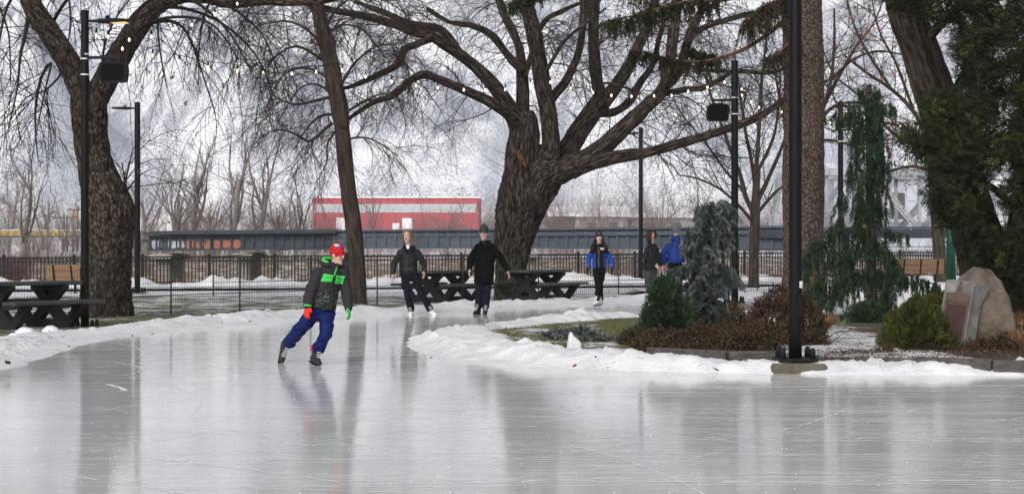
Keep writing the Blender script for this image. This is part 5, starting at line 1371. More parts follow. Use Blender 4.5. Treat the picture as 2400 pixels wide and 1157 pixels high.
# gothic crest over the tablet
B.prism([(-pw / 2 - .012, z0 + .64), (pw / 2 + .012, z0 + .64), (pw / 2 + .012, z0 + .77), (.05, z0 + .775), (.03, z0 + .85), (0, z0 + .90), (-.03, z0 + .85), (-.05, z0 + .775), (-pw / 2 - .012, z0 + .77)], .022, (o_ + w * .010, uu, vv, w))
for s in (-1, 1):
    B.prism([(s * .11 - .03, z0 + .66), (s * .11 + .03, z0 + .66), (s * .11 + .03, z0 + .71), (s * .11, z0 + .75), (s * .11 - .03, z0 + .71)], .02, (o_ + w * .022, uu, vv, w))
B.cyl(o_ + vv * (z0 + .925) - w * .0, o_ + vv * (z0 + .925) + w * .025, .018, 12)
B.build('plaque_rim', M_BRZF, root, fix=True)
B = MB(); B.prism([(-pw / 2 + f, z0 + f), (pw / 2 - f, z0 + f), (pw / 2 - f, z0 + .608), (-pw / 2 + f, z0 + .608)], .016, (o_ + w * .011, uu, vv, w)); pl = B.build('plaque', M_BRONZE, root, fix=True)
B = MB(); rg = random.Random(5)
for ln in range(26):
    b = z0 + .585 - ln * .0208; x = -.118 + (rg.uniform(0, .05) if ln in (0, 12, 13, 25) else 0); e = .118 - (rg.uniform(.0, .06) if ln not in (0, 12, 13) else .05)
    if ln in (12, 17): continue
    while x < e:
        cw = rg.uniform(.003, .006)
        for _ in range(1): B.prism([(x, b), (x + cw, b), (x + cw, b + rg.uniform(.006, .009)), (x, b + .007)], .004, (o_ + w * .0205, uu, vv, w))
        x += cw + (.0028 if rg.random() < .8 else .010)
B.build('lettering', M_LETT, pl)

# ================================================================== TIMBER EDGING, SNOW SLAB, LEAVES
M_TIMB = M('weathered_timber', (.045, .042, .040), .9, .35, 5, .6, 30, stretch=(1, 6, 6), col2=(.13, .12, .115))
def timber(label, a, b, z, h=.13, w_=.12):
    p = G(*a); q = G(*b); p.z = q.z = z; B = MB(); B.beam(p, q, w_, h, 0, V((0, 0, 1)), .012); o = B.build('edging_timber', M_TIMB); setloc(o, (p + q) / 2); return tag(o, label, 'edging timber', 'timbers edging the planted beds')
timber('weathered grey edging timber under the brown heather left of the front lamp post', (1520, 848), (1705, 857), .115)
timber('weathered edging timber running up to the front lamp post footing from the left', (1707, 857), (1838, 857), .11)
timber('weathered edging timber on edge below the yellow green juniper', (2012, 858), (2150, 865), .085, .07)
timber('weathered edging timber below the stone monument', (2148, 872), (2325, 878), .11)
timber('weathered edging timber at the right edge beyond the monument', (2326, 878), (2500, 880), .10)
B = MB(); c = G(1343, 824); pts = [(-.10, -.08), (.07, -.10), (.13, .02), (.115, .12), (.06, .17), (.0, .22), (-.035, .285), (-.06, .22), (-.085, .10)]
B.prism(pts, .10, (c + V((0, 0, .03)), V((.85, .26, 0)).normalized() * .86, V((.0, .15, 1)).normalized() * .86, V((-.3, 1, 0)).normalized()))
o = B.build('snow_slab', M_SNOW, fix=True); setloc(o, c); md = o.modifiers.new('b', 'BEVEL'); md.width = .02; md.segments = 2
tag(o, 'upright pointed slab of crusted snow standing on the lawn edge', 'snow chunk')
M_LEAF = M('curled_fallen_leaf', (.16, .06, .022), .8, .35, 30)
M_LEAFD = M('dark_fallen_leaf', (.045, .028, .018), .85, .35, 30)
leaves = [(1347, 857, 'orange curled leaf on the snow at the island edge below the snow slab', 1, .07), (161, 812, 'small orange leaf upright on the left snow bank', 1, .045), (1748, 843, 'orange leaf lying on the timber left of the front lamp post', 1, .05), (310, 787, 'dark curled leaf by the ice below the forked tree', 0, .05), (358, 783, 'dark flat leaf on the snow edge right of the forked tree', 0, .05), (18, 850, 'dark stick of leaf on the left snow bank at the picture edge', 0, .09), (1641, 856, 'dark leaf on snow in front of the timber edging', 0, .05), (586, 753, 'brown leaf on the snow bank left of the child', 0, .06), (1678, 866, 'thin dark leaf on the snow nearest the ice left of the front lamp post', 0, .07), (1396, 836, 'dark leaf scrap on the snow right of the snow slab', 0, .04), (1010, 838, 'brown leaf scrap at the tip of the island snow', 0, .04)]
for px, py, lb, k, s in leaves:
    rg = random.Random(px); c = G(px, py, .13); B = MB(); th = rg.random() * 6.28; u = V((math.cos(th), math.sin(th), .3)).normalized(); v = V((-math.sin(th), math.cos(th), .45)).normalized(); nrm = u.cross(v)
    out = [(0, -.5), (.3, -.25), (.42, .1), (.2, .2), (.12, .55), (-.1, .3), (-.35, .25), (-.3, -.15)]
    vs = [B.vert(c + u * a * s + v * b * s + nrm * s * .35 * (a * a + b * b)) for a, b in out]; ce = B.vert(c)
    ws = [B.vert(c + nrm * .004 + u * a * s + v * b * s + nrm * s * .35 * (a * a + b * b)) for a, b in out]; ce2 = B.vert(c + nrm * .004)
    for i in range(8): B.face((vs[i], vs[(i + 1) % 8], ce)); B.face((ws[(i + 1) % 8], ws[i], ce2)); B.face((vs[i], ws[i], ws[(i + 1) % 8], vs[(i + 1) % 8]))
    o = B.build('fallen_leaf', M_LEAF if k else M_LEAFD); setloc(o, c); tag(o, lb, 'leaf', 'fallen leaves on the snow')
# rounded lumps of snow by the left table
for i, (px, py, r, lb) in enumerate(((62, 785, .14, 'larger rounded lump of snow in front of the left picnic table'), (36, 790, .09, 'smaller rounded lump of snow at the far left by the picnic table'), (118, 776, .11, 'pointed lump of snow between the left picnic table and lamp post'))):
    bm = bmesh.new(); bmesh.ops.create_icosphere(bm, subdivisions=4, radius=r); c = G(px, py, .06)
    for v in bm.verts: v.co = V((v.co.x * 1.25, v.co.y, v.co.z * .85)) * (1 + .35 * fbm(v.co * 9 + V((i, 0, 0)), 3))
    me = bpy.data.meshes.new('snow_lump'); bm.to_mesh(me); bm.free(); me.polygons.foreach_set('use_smooth', [True] * len(me.polygons)); me.materials.append(M_SNOW)
    o = bpy.data.objects.new('snow_lump', me); C.objects.link(o); o.location = c; tag(o, lb, 'snow lump', 'lumps of snow by the left table')
# ================================================================== FAR BANK: BRIDGE, BUILDINGS, TREES
M_GIRD = M('grey_bridge_paint', (.075, .092, .115), .6, .2, .8)
M_GIRDD = M('dark_bridge_steel', (.045, .055, .068), .65, .25, .8)
M_TRUSS = M('silver_truss_paint', (.34, .355, .38), .6, .3, 1.2)
M_GRAFO = M('faded_orange_paint', (.33, .135, .085), .85, .3, 2.6, col2=(.10, .085, .09), thr=(.50, .62), detail=7)
M_GRAFW = M('faded_white_paint', (.40, .43, .48), .8, .2, 2.2, col2=(.10, .11, .13), thr=(.50, .64), detail=7)
M_SNOWP = M('settled_snow', (.82, .83, .86), .8, .04, 5)
def bY(px): return 95 - (px - 780) * .0145 if px > 780 else 95 + (780 - px) * .010
def bp(px, py): return P(px, py, bY(px))
root = thing('railway_bridge', 'grey riveted plate girder railway bridge spanning the river', 'bridge', P(780, 590, 95))
def girder(name, pa, pb, ta, tb, ha, hb, pitch, mat):
    """web with stiffeners between pixel columns pa..pb; t = top rows, h = bottom rows"""
    B = MB(); A0, A1 = bp(pa, ta), bp(pa, ha); B0, B1 = bp(pb, tb), bp(pb, hb)
    off = V((0, .5, 0))
    B.prism([(0, 0), (1, 0), (1, 1), (0, 1)], .04, (A1 + off, V((0, 0, 0)), V((0, 0, 0)), V((0, 1, 0)))) if False else None
    for dy in (0, 3.6):
        o = V((0, dy, 0))
        B.quad(A1 + o, B1 + o, B0 + o, A0 + o)
        B.beam((A0 + o) - V((0, .0, .05)), (B0 + o) - V((0, 0, .05)), .42, .10); B.beam((A1 + o) + V((0, 0, .05)), (B1 + o) + V((0, 0, .05)), .42, .10)
        B.beam((A0 + o) - V((0, .06, .27)), (B0 + o) - V((0, .06, .27)), .04, .05)
        n = max(2, int((pb - pa) / pitch))
        for k in range(n + 1):
            f = k / n; B.beam(A1.lerp(B1, f) + o + V((0, -.1, .1)), A0.lerp(B0, f) + o + V((0, -.1, -.1)), .12, .06, 0, V((0, 1, 0)))
    B.beam((A0 + B0) * 0 + A0 + V((0, 1.8, -.3)), B0 + V((0, 1.8, -.3)), 3.2, .2)
    return B.build(name, mat, root)
girder('girder_span', 352, 568, 552, 549, 588, 586, 22, M_GIRDD)
girder('girder_span', 570, 782, 549, 547, 586, 585, 22, M_GIRDD)
girder('girder_span', 784, 1232, 538.5, 535.5, 582, 582.5, 24, M_GIRD)
girder('girder_span', 1236, 1920, 535.5, 528, 582.5, 588, 25, M_GIRD)
B = MB()
for k in range(60):
    f = k / 59; a = bp(345 + 440 * f, 549.5 - 4 * f); B.box(a + V((0, 1.8, .06)), (.22, 4.6, .16))
B.beam(bp(345, 547.5) + V((0, .8, .1)), bp(785, 543) + V((0, .8, .1)), .09, .12); B.beam(bp(345, 547.5) + V((0, 2.4, .1)), bp(785, 543) + V((0, 2.4, .1)), .09, .12)
B.build('track_deck', M_GIRDD, root)
B = MB()
for a, b in ((345, 352), (372, 395), (440, 470), (640, 690), (720, 784)): B.beam(bp(a, 545.5) + V((0, -.1, 0)), bp(b, 545.2 - (b - 345) * .006) + V((0, -.1, 0)), .25, .03)
B.build('snow_strip', M_SNOWP, root)
rg = random.Random(3); B = MB()
for k, px in enumerate((361, 375, 404, 425, 446, 468, 488, 510, 527, 541, 556)):
    w = 9 if k > 1 else 5; mi = 0; B = MB()
    a = bp(px - w, 583 - rg.random() * 2) + V((0, -.045, 0)); c = bp(px + w * .9, 562 - rg.random() * 3) + V((0, -.045, 0)); n = 10; ring = []
    for i in range(n):
        th = 2 * PI * i / n; k2 = 1 + rg.uniform(-.14, .1); sx = max(-1, min(1, 1.25 * math.cos(th))) * k2; sz = max(-1, min(1, 1.25 * math.sin(th))) * k2
        ring.append(B.vert(((a.x + c.x) / 2 + (c.x - a.x) / 2 * sx, a.y + (c.y - a.y) * (sx + 1) / 2, (a.z + c.z) / 2 + (c.z - a.z) / 2 * sz)))
    B.face(tuple(ring)); B.build('graffiti', M_GRAFW if k < 4 else M_GRAFO, root)
M_PIER = M('stained_pier_concrete', (.30, .26, .24), .9, .3, 1.2)
for px, w, t in ((385, .8, 590), (574, .7, 588), (783, .9, 586), (1234, 1.0, 584), (1930, 1.4, 592)):
    a = bp(px, t); B = MB(); B.box((a.x, a.y + 1.8, (a.z - 4) / 2 - .1), (w, 4.4, a.z + 4), None, 0, .12); B.box((a.x, a.y + 1.8, a.z - .28), (w + .5, 5.8, .30), None, 0, .05); B.build('pier', M_PIER, root)
# silver through truss at right
tr_ = thing('truss_bridge', 'silver steel through truss bridge behind the weeping cedar', 'bridge', bp(1930, 545))
def tm(a, b, w, h, dy=0, name=None):
    B = MB(); B.beam(bp(*a) + V((0, dy, 0)), bp(*b) + V((0, dy, 0)), w, h, 0, V((0, 1, 0))); return B
nodes_b = [1795, 1915, 2035, 2155, 2275, 2395]; nt = {1915: 403, 2035: 403, 2155: 402, 2275: 402}
for dy in (0, 4.6):
    B = tm((1860, 403.5), (2400, 402), .34, .34, dy); B.build('top_chord', M_TRUSS, tr_)
    B = tm((1838, 543), (2500, 540), .40, .42, dy); B.build('bottom_chord', M_GIRD, tr_)
    for a, b in (((1843, 541), (1862, 404)), ((1915, 541), (2035, 404)), ((2035, 404), (2155, 541)), ((2155, 541), (2275, 403)), ((2275, 403), (2395, 541)), ((1860, 404), (1915, 541))):
        B = tm(a, b, .10, .12, dy - .18); c = tm(a, b, .10, .12, dy + .18); 
        B.v += c.v; n0 = len(B.v) - len(c.v); B.f += [tuple(i + n0 for i in f) for f in c.f]; B.mi += c.mi; B.sm += c.sm; B.bk += c.bk
        pa, pb = bp(*a) + V((0, dy, 0)), bp(*b) + V((0, dy, 0)); L_ = (pb - pa).length; n = int(L_ / .45)
        t = (pb - pa).normalized(); s = t.cross(V((0, 1, 0))) * .13
        for off in (-1, 1): B.beam(pa + s * off + V((0, -.2, 0)), pb + s * off + V((0, -.2, 0)), .07, .05, 0, V((0, 1, 0)))
        for k in range(n):
            q0 = pa.lerp(pb, k / n); q1 = pa.lerp(pb, (k + 1) / n); sg = 1 if k % 2 else -1
            B.beam(q0 + s * sg + V((0, -.21, 0)), q1 - s * sg + V((0, -.21, 0)), .045, .02, 0, V((0, 1, 0)))
        B.build('diagonal', M_TRUSS, tr_)
    for x in (1937, 2035, 2155, 2275): B = tm((x, 541), (x, 403), .15, .13, dy); B.build('vertical', M_TRUSS, tr_)
    for x in (1915, 2155):
        B = MB(); c = bp(x, 538) + V((0, dy - .26, 0)); B.prism([(-.55, -.12), (.55, -.12), (.38, .12), (.12, .35), (-.12, .35), (-.38, .12)], .03, (c, V((1, 0, 0)), V((0, 0, 1)), V((0, 1, 0)))); B.build('gusset', M_TRUSS, tr_)
B = MB()
for py in (520, 527): B.beam(bp(1930, py) + V((0, 1.2, 0)), bp(2400, py - 1) + V((0, 1.2, 0)), .03, .04)
for k in range(12): B.beam(bp(1930 + k * 42, 541) + V((0, 1.2, 0)), bp(1930 + k * 42, 519.5) + V((0, 1.2, 0)), .03, .03, 0, V((0, 1, 0)))
B.build('handrail', M_TRUSS, tr_)
B = MB(); B.beam(bp(1838, 549) + V((0, 2.3, 0)), bp(2500, 546) + V((0, 2.3, 0)), 4.2, .35); B.build('deck', M_GIRDD, tr_)

# ---- buildings --------------------------------------------------------------------------------------------------
M_RED = M('red_cladding', (.42, .085, .10), .65, .12, .5)
M_STRIP = M('pale_strip_window', (.46, .48, .50), .4, .12, .4)
M_GREYW = M('grey_shed_wall', (.38, .375, .385), .85, .15, .4)
M_DKW = M('dark_gable_wall', (.10, .10, .105), .85, .2, .4)
M_PALE = M('pale_blue_metal_wall', (.50, .54, .60), .6, .10, .4)
def Zp(py, Y): return CH - (py - CY) / F * Y
YR = 300.; root = thing('red_building', 'long bright red industrial building with a pale window strip beyond the bridge', 'building', (PX(928, YR), YR, 2.4))
x0, x1 = PX(733, YR), PX(1122, YR); zt = Zp(464, YR)
B = MB(); B.box(((x0 + x1) / 2, YR + 12, zt / 2 + .4), (x1 - x0, 24, zt - .8)); [B.box((x0 + 1.2 + k * 1.21, YR - .02, zt / 2 + .4), (.07, .05, zt - 1.0), None, 0) for k in range(24)]; B.build('wall', M_RED, root)
B = MB(); B.box(((x0 + x1) / 2, YR + 12, zt + .13), (x1 - x0 + .5, 24.5, .25)); B.build('roof', M_SNOWP, root)
B = MB(); za, zb = Zp(498, YR), Zp(478, YR); B.box(((x0 + x1) / 2, YR - .03, (za + zb) / 2), (x1 - x0 - .7, .12, zb - za)); w_ = B.build('window', M_STRIP, root)
B = MB()
for k in range(10): B.box((x0 + .35 + (x1 - x0 - .7) * k / 9, YR - .12, (za + zb) / 2), (.06, .08, zb - za))
B.box(((x0 + x1) / 2, YR - .12, (za + zb) / 2), (x1 - x0 - .7, .07, .05)); B.build('mullion', M_GREYW, w_)
for pa, pb, t in ((788, 816, 510), (920, 936, 523), (943, 966, 511)):
    B = MB(); B.box(((PX(pa, YR) + PX(pb, YR)) / 2, YR - .05, Zp(t, YR) / 2 + 1), (PX(pb, YR) - PX(pa, YR), .2, Zp(t, YR) - 2)); B.build('door', M_SNOWP, root)
B = MB(); B.box((x0 + 4, YR + 5, zt + .55), (1.6, 1.6, .7), None, 0, .05); B.build('roof_vent', M_GREYW, root)
def shed(label, pa, pb, pe, pr, pbm, Y, depth, wall, flat=False):
    x0, x1 = PX(pa, Y), PX(pb, Y); ze, zr, zb = Zp(pe, Y), Zp(pr, Y), Zp(pbm, Y) - 1
    root = thing('shed', label, 'building', ((x0 + x1) / 2, Y, zb)); B = MB(); B.box(((x0 + x1) / 2, Y + depth / 2, (ze + zb) / 2), (x1 - x0, depth, ze - zb)); B.build('wall', wall, root)
    B = MB(); y0, y1, ym = Y - .8, Y + depth + .8, Y + depth / 2
    a, b = x0 - .6, x1 + .6
    for t in (0, ): 
        p = [V((a, y0, ze)), V((b, y0, ze)), V((b, ym, zr)), V((a, ym, zr)), V((a, y1, ze)), V((b, y1, ze))]; q = [v + V((0, 0, .3)) for v in p]
        ip = [B.vert(v) for v in p]; iq = [B.vert(v) for v in q]
        B.face((iq[0], iq[1], iq[2], iq[3])); B.face((iq[3], iq[2], iq[5], iq[4])); B.face((ip[3], ip[2], ip[1], ip[0])); B.face((ip[4], ip[5], ip[2], ip[3]))
        B.face((ip[0], ip[1], iq[1], iq[0])); B.face((ip[5], ip[4], iq[4], iq[5])); B.face((ip[1], ip[2], iq[2], iq[1])); B.face((ip[2], ip[5], iq[5], iq[2])); B.face((ip[3], ip[0], iq[0], iq[3])); B.face((ip[4], ip[3], iq[3], iq[4]))
    B.build('roof', M_SNOWP, root)
    for k in range(3):
        B = MB(); xx = x0 + (x1 - x0) * (.2 + .3 * k); B.box((xx, Y - .03, zb + (ze - zb) * .6), ((x1 - x0) * .12, .1, (ze - zb) * .35)); B.build('window', M_DKW, root)
    return root
shed('low grey building with a wide snow covered roof right of the old willow trunk', 1305, 1470, 508, 485, 545, 230, 16, M_GREYW)
shed('long flat grey building with thin snowy roof behind the brush near the couple', 1480, 1690, 510, 503, 545, 240, 14, M_GREYW)
shed('small dark gabled hut in front of the snow roofed grey building', 1296, 1348, 507, 499, 530, 200, 8, M_DKW)
shed('tall pale blue metal building seen through the silver truss', 1955, 2250, 413, 405, 560, 150, 20, M_PALE)
YY = 175.; B = MB(); root = thing('yellow_hoarding', 'long low yellow hoarding with snow on top at the far left bank', 'hoarding', P(80, 552, YY))
for k in range(11): B.box((PX(-120 + k * 26, YY) + .55, YY, (Zp(540, YY) + Zp(553, YY)) / 2), (1.09, .12, Zp(540, YY) - Zp(553, YY)))
B.build('panel', M('yellow_panel', (.60, .42, .10), .7, .3, .8), root)
B = MB(); B.box((PX(172, YY), YY, (Zp(541, YY) + Zp(553, YY)) / 2), (1.5, .14, Zp(541, YY) - Zp(553, YY))); B.build('olive_panel', M('olive_panel_paint', (.27, .25, .14), .7, .2, .8), root)
B = MB(); B.box((PX(35, YY), YY, Zp(540, YY) + .05), (PX(190, YY) - PX(-120, YY), .2, .10)); B.build('snow_cap', M_SNOWP, root)
B = MB(); B.box((PX(35, YY), YY - .2, Zp(554, YY)), (PX(190, YY) - PX(-120, YY), .3, .14)); B.build('base_rail', M_GIRDD, root)
M_WOODP = M('grey_pole_wood', (.12, .10, .09), .9, .2, 3)
def upole(label, px, pt, pb, Y, arm=0):
    p = P(px, pb, Y); h = (pb - pt) * Y / F; root = thing('utility_pole', label, 'utility pole', p); B = MB(); B.tube([p - V((0, 0, 2)), p + V((0, 0, h))], [.13, .09], 8); B.build('shaft', M_WOODP, root)
    if arm:
        B = MB(); B.box(p + V((arm * .4, -.12, h - .45)), (2.6, .1, .14))
        for k in range(3): B.cyl(p + V((arm * .4 - 1 + k, -.12, h - .38)), p + V((arm * .4 - 1 + k, -.12, h - .18)), .05, 6)
        B.build('crossarm', M_WOODP, root)
upole('utility pole with a long crossarm beside the left lamp post, far bank', 182, 482, 545, 190, .5); upole('brown utility pole left of the orange banner on the far bank', 150, 500, 545, 185, .2); upole('short dark utility pole next to the orange banner', 157, 505, 545, 182)
p = P(172, 545, 170); root = thing('banner_pole', 'thin pole with an orange banner on the far left bank', 'banner', p); B = MB(); h = (545 - 490) * 170 / F; B.tube([p - V((0, 0, 2)), p + V((0, 0, h))], [.05, .04], 8); B.build('pole', M_WOODP, root)
B = MB(); c = p + V((.03, 0, h - .15)); n = 8
for k in range(n): B.quad(c + V((0, .03 * math.sin(k), -k * .085)), c + V((.22 + .03 * math.sin(k * 1.3), .05 * math.cos(k), -k * .085)), c + V((.22 + .03 * math.sin(k * 1.3 + 1.3), .05 * math.cos(k + 1), -(k + 1) * .085)), c + V((0, .03 * math.sin(k + 1), -(k + 1) * .085)))
o = B.build('banner', M('orange_cloth', (.70, .14, .05), .8, .1, 5), root); o.modifiers.new('s', 'SOLIDIFY').thickness = .01
for px, w, pt, pb, Y, lb in ((397, 10, 524, 540, 118, 'white rectangular notice board on a post above the graffiti girder'), (329, 4, 510, 541, 118, 'narrow white marker post right of the distant lamp post')):
    p = P(px, 549, Y); root = thing('notice_sign', lb, 'sign', p); B = MB(); B.cyl(p - V((0, 0, 1.2)), p + V((0, 0, .9)), .04, 8); B.build('post', M_WOODP, root)
    B = MB(); a, b = P(px - w / 2, pb, Y), P(px + w / 2, pt, Y); B.box((a + b) / 2 - V((0, .06, 0)), (b.x - a.x, .03, b.z - a.z)); 
    if w > 6:
        for k in range(3): B.box((a + b) / 2 - V((-.0, .08, .12 - k * .11)), ((b.x - a.x) * (.5 - .12 * k), .02, .03), None, 1)
    bo = B.build('board', [M_WHITE, M_GIRDD], root)

# ---- far trees ----------------------------------------------------------------------------------------------------
def proto_tree(seed, h, spread, forks, up=.9, tw=(.010, .016)):
    rg = random.Random(seed); T = MB(); B = MB()
    q = grow(V((0, 0, -.6)), V((rg.gauss(0, .08), rg.gauss(0, .08), 1)), h * .55, 9, .07, -.02, rg); r0 = h * .019
    rr = taper(r0, r0 * .6, 9); T.tube(q, rr, 9)
    levels = [dict(n=1.6, L=(h * .10, h * .24), r=(.025, .045), seg=6, wig=.2, grav=-.04, ang=(25, 60), sides=4, tap=.3), dict(n=1.9, L=(h * .05, h * .12), r=tw, seg=5, wig=.22, grav=.03, ang=(25, 65), sides=3, tap=.5), dict(n=1.8, L=(.25, .75), r=(.006, .010), seg=3, wig=.2, grav=.05, ang=(25, 60), sides=3)]
    for k in range(forks):
        i = rg.randint(3, 9); th = rg.random() * 6.28; d = V((math.cos(th) * spread, math.sin(th) * spread, up))
        l = grow(q[i], d, h * rg.uniform(.35, .6), 9, .12, -.05, rg); lr = taper(rr[i] * .75, .03, 9); T.tube(l, lr, 7)
        branch_out(B, l, lr, levels, rg, 0, .12)
    branch_out(B, q, rr, levels, rg, 0, .45)
    return T, B
protos = []
for k, (s, h, sp, f) in enumerate(((101, 10, .55, 6), (102, 11, .35, 5), (103, 9, .7, 7), (104, 8, .3, 4))):
    T, B = proto_tree(s, h, sp, f); protos.append((T, B))
PL = [(52, 130, 1.05, 0, 'pale leaning bare tree at the far left behind the red twigged bush'), (112, 150, .75, 3, 'thin sapling tree in front of the yellow hoarding, left one'), (138, 148, .80, 3, 'thin sapling tree in front of the yellow hoarding, right one'), (100, 230, 1.1, 2, 'hazy bare tree on the far bank behind the yellow hoarding'), (400, 138, 1.0, 2, 'bare grey tree rising behind the white notice board'),
      (452, 140, 1.15, 1, 'tall bare tree with orange scar behind the graffiti girder'), (428, 150, .95, 0, 'bare tree with twisted limbs left of the scarred tall tree on the far bank'), (478, 136, .9, 2, 'bare spreading tree behind the orange painted girder panels'), (540, 137, 1.2, 1, 'tall pale upright tree leaning right behind the middle of the girder'), (598, 139, 1.15, 1, 'tall straight grey tree left of the red building'), (640, 142, .85, 2, 'bushy bare tree between the tall grey tree and the dark branching tree'), (690, 132, .80, 0, 'dark branching bare tree just left of the red building'), (345, 150, .95, 0, 'bare tree right of the distant lamp post on the far bank'), (860, 170, .80, 0, 'rounded bare shrub tree in front of the left half of the red building'), (1050, 165, .75, 2, 'reddish twiggy tree before the right end of the red building'), (1085, 172, .8, 3, 'slim bare tree at the right end of the red building'), (1290, 180, .9, 2, 'pale bare tree beside the low grey building roof'), (1440, 120, .72, 0, 'dark arching bare tree behind the helmeted skater above the girder'), (1560, 190, .9, 2, 'hazy bare tree behind the couple walking away'), (1650, 185, .9, 0, 'hazy bare tree behind the top of the blue spruce'), (20, 210, 1.1, 1, 'hazy bare tree at the far left picture edge')]
rg = random.Random(9)
for px, Y, sc, k, lb in PL:
    x = PX(px, Y); z = gz(x, Y); root = tree('riverside_tree', lb, (x, Y, z)); root['group'] = 'bare trees on the far river bank'
    T, B = protos[k]
    if k not in ORIG:
        saved = (V((0, 0, 0)))
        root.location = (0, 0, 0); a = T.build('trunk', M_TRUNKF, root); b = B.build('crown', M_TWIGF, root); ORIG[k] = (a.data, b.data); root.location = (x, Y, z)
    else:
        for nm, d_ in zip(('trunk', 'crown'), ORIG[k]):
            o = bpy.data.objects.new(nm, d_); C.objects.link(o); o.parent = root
    root.rotation_euler = (0, 0, rg.random() * 6.28); root.scale = (sc, sc, sc)
# thickets: uncounted brush on the far bank
def thicket(name, mat, spots, seed, hr, nst, rr=(.010, .018)):
    rg = random.Random(seed); B = MB()
    for x, Y in spots:
        z = gz(x, Y); h = hr[0] + (hr[1] - hr[0]) * rg.random() ** 1.8
        for _ in range(nst):
            q = grow(V((x + rg.gauss(0, .35), Y + rg.gauss(0, .35), z - .1)), V((rg.gauss(0, .33), rg.gauss(0, .33), 1)), h * rg.uniform(.6, 1.1), 5, .10, .02, rg); r0 = rg.uniform(*rr); rd = taper(r0, r0 * .35, 5); B.tube(q, rd, 3, cap=False)
            branch_out(B, q, rd, [dict(n=2.4, L=(h * .12, h * .34), r=(r0 * .45, r0 * .7), seg=3, wig=.16, grav=-.02, ang=(15, 45), sides=3, tap=.5)], rg, 0, .25)
    return tag(B.build(name, mat), kind='stuff')
rg = random.Random(77)
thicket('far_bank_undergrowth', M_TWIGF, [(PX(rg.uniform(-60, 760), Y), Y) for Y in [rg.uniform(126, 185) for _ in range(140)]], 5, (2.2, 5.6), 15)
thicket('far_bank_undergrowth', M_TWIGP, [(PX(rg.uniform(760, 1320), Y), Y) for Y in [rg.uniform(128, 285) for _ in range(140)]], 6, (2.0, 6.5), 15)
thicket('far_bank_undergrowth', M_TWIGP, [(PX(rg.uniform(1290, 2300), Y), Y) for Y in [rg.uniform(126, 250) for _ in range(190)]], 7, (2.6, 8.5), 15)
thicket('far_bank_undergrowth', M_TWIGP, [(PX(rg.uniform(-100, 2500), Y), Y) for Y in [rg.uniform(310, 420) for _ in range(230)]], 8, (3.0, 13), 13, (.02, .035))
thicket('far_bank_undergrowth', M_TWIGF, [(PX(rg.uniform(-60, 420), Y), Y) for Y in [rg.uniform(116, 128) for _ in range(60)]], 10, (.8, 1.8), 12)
# red twigged dogwood
c = V((PX(28, 108), 108, -.7)); B = MB(); rg = random.Random(8)
for _ in range(420):
    q = grow(c + V((rg.gauss(0, .6), rg.gauss(0, .5), 0)), V((rg.gauss(0, .5), rg.gauss(0, .5), 1)), rg.uniform(1.1, 2.1), 5, .1, .02, rg); B.tube(q, taper(.010, .005, 5), 3, cap=False)
o = B.build('dogwood_bush', M_REDTWIG); setloc(o, c); tag(o, 'round purplish red twigged bush behind the railing at far left', 'bush')
# dry reeds on both river banks
M_REED = M('dry_reeds', (.27, .18, .115), .85, .35, .8)
rg = random.Random(6); B = MB()
for _ in range(11000):
    if rg.random() < .45: px = rg.uniform(-100, 2500); Y = rail_y(PX(px, 70)) + rg.uniform(.6, 4.5); h = rg.uniform(.25, .7); w = .008
    else: px = rg.uniform(-100, 2500); Y = rg.uniform(117, 134); h = rg.uniform(.4, 1.1); w = .016
    x = PX(px, Y)
    if noise.noise(V((x * .22, Y * .3, 1))) < -.08: continue
    p = V((x, Y, 0)); B.v_ = None
    z = -.05 if Y < 100 else 0
    p.z = z; q = p + V((rg.gauss(0, .12), rg.gauss(0, .12), h)); B.tri(p - V((w, 0, 0)), p + V((w, 0, 0)), q)
zz_, *_ = ground_z(np.array([v[0] for v in B.v]), np.array([v[1] for v in B.v]))
for i in range(0, len(B.v), 3):
    z = float(zz_[i]) - .05
    a, b, c_ = B.v[i], B.v[i + 1], B.v[i + 2]; dz = c_[2] - a[2]
    B.v[i] = (a[0], a[1], z); B.v[i + 1] = (b[0], b[1], z); B.v[i + 2] = (c_[0], c_[1], z + dz)
tag(B.build('dry_grass', M_REED), kind='stuff')
# ================================================================== PEOPLE
from mathutils.bvhtree import BVHTree
M_SKIN = M('skin', (.44, .29, .225), .6, .08, 20, col2=(.53, .36, .29), spec=.3); M_SKINR = M('rosy_skin', (.50, .31, .25), .6, .08, 20, col2=(.58, .38, .32), spec=.3)
M_EYE = M('eye_white', (.6, .58, .56), .3, .03); M_IRIS = M('dark_iris', (.02, .016, .014), .2, .1); M_LIP = M('lips', (.33, .10, .09), .5, .1, 20); M_TEETH = M('teeth', (.75, .72, .68), .4, .03)
M_STEEL = M('blade_steel', (.45, .46, .48), .25, .1, 20, metal=.9)
def ering(B, c, t, ref, ra, rb, n):
    a = ref - t * ref.dot(t)
    a = a.normalized() if a.length > 1e-5 else t.orthogonal().normalized()
    b = t.cross(a)
    return [B.vert(c + a * ra * math.cos(2 * PI * k / n) + b * rb * math.sin(2 * PI * k / n)) for k in range(n)]
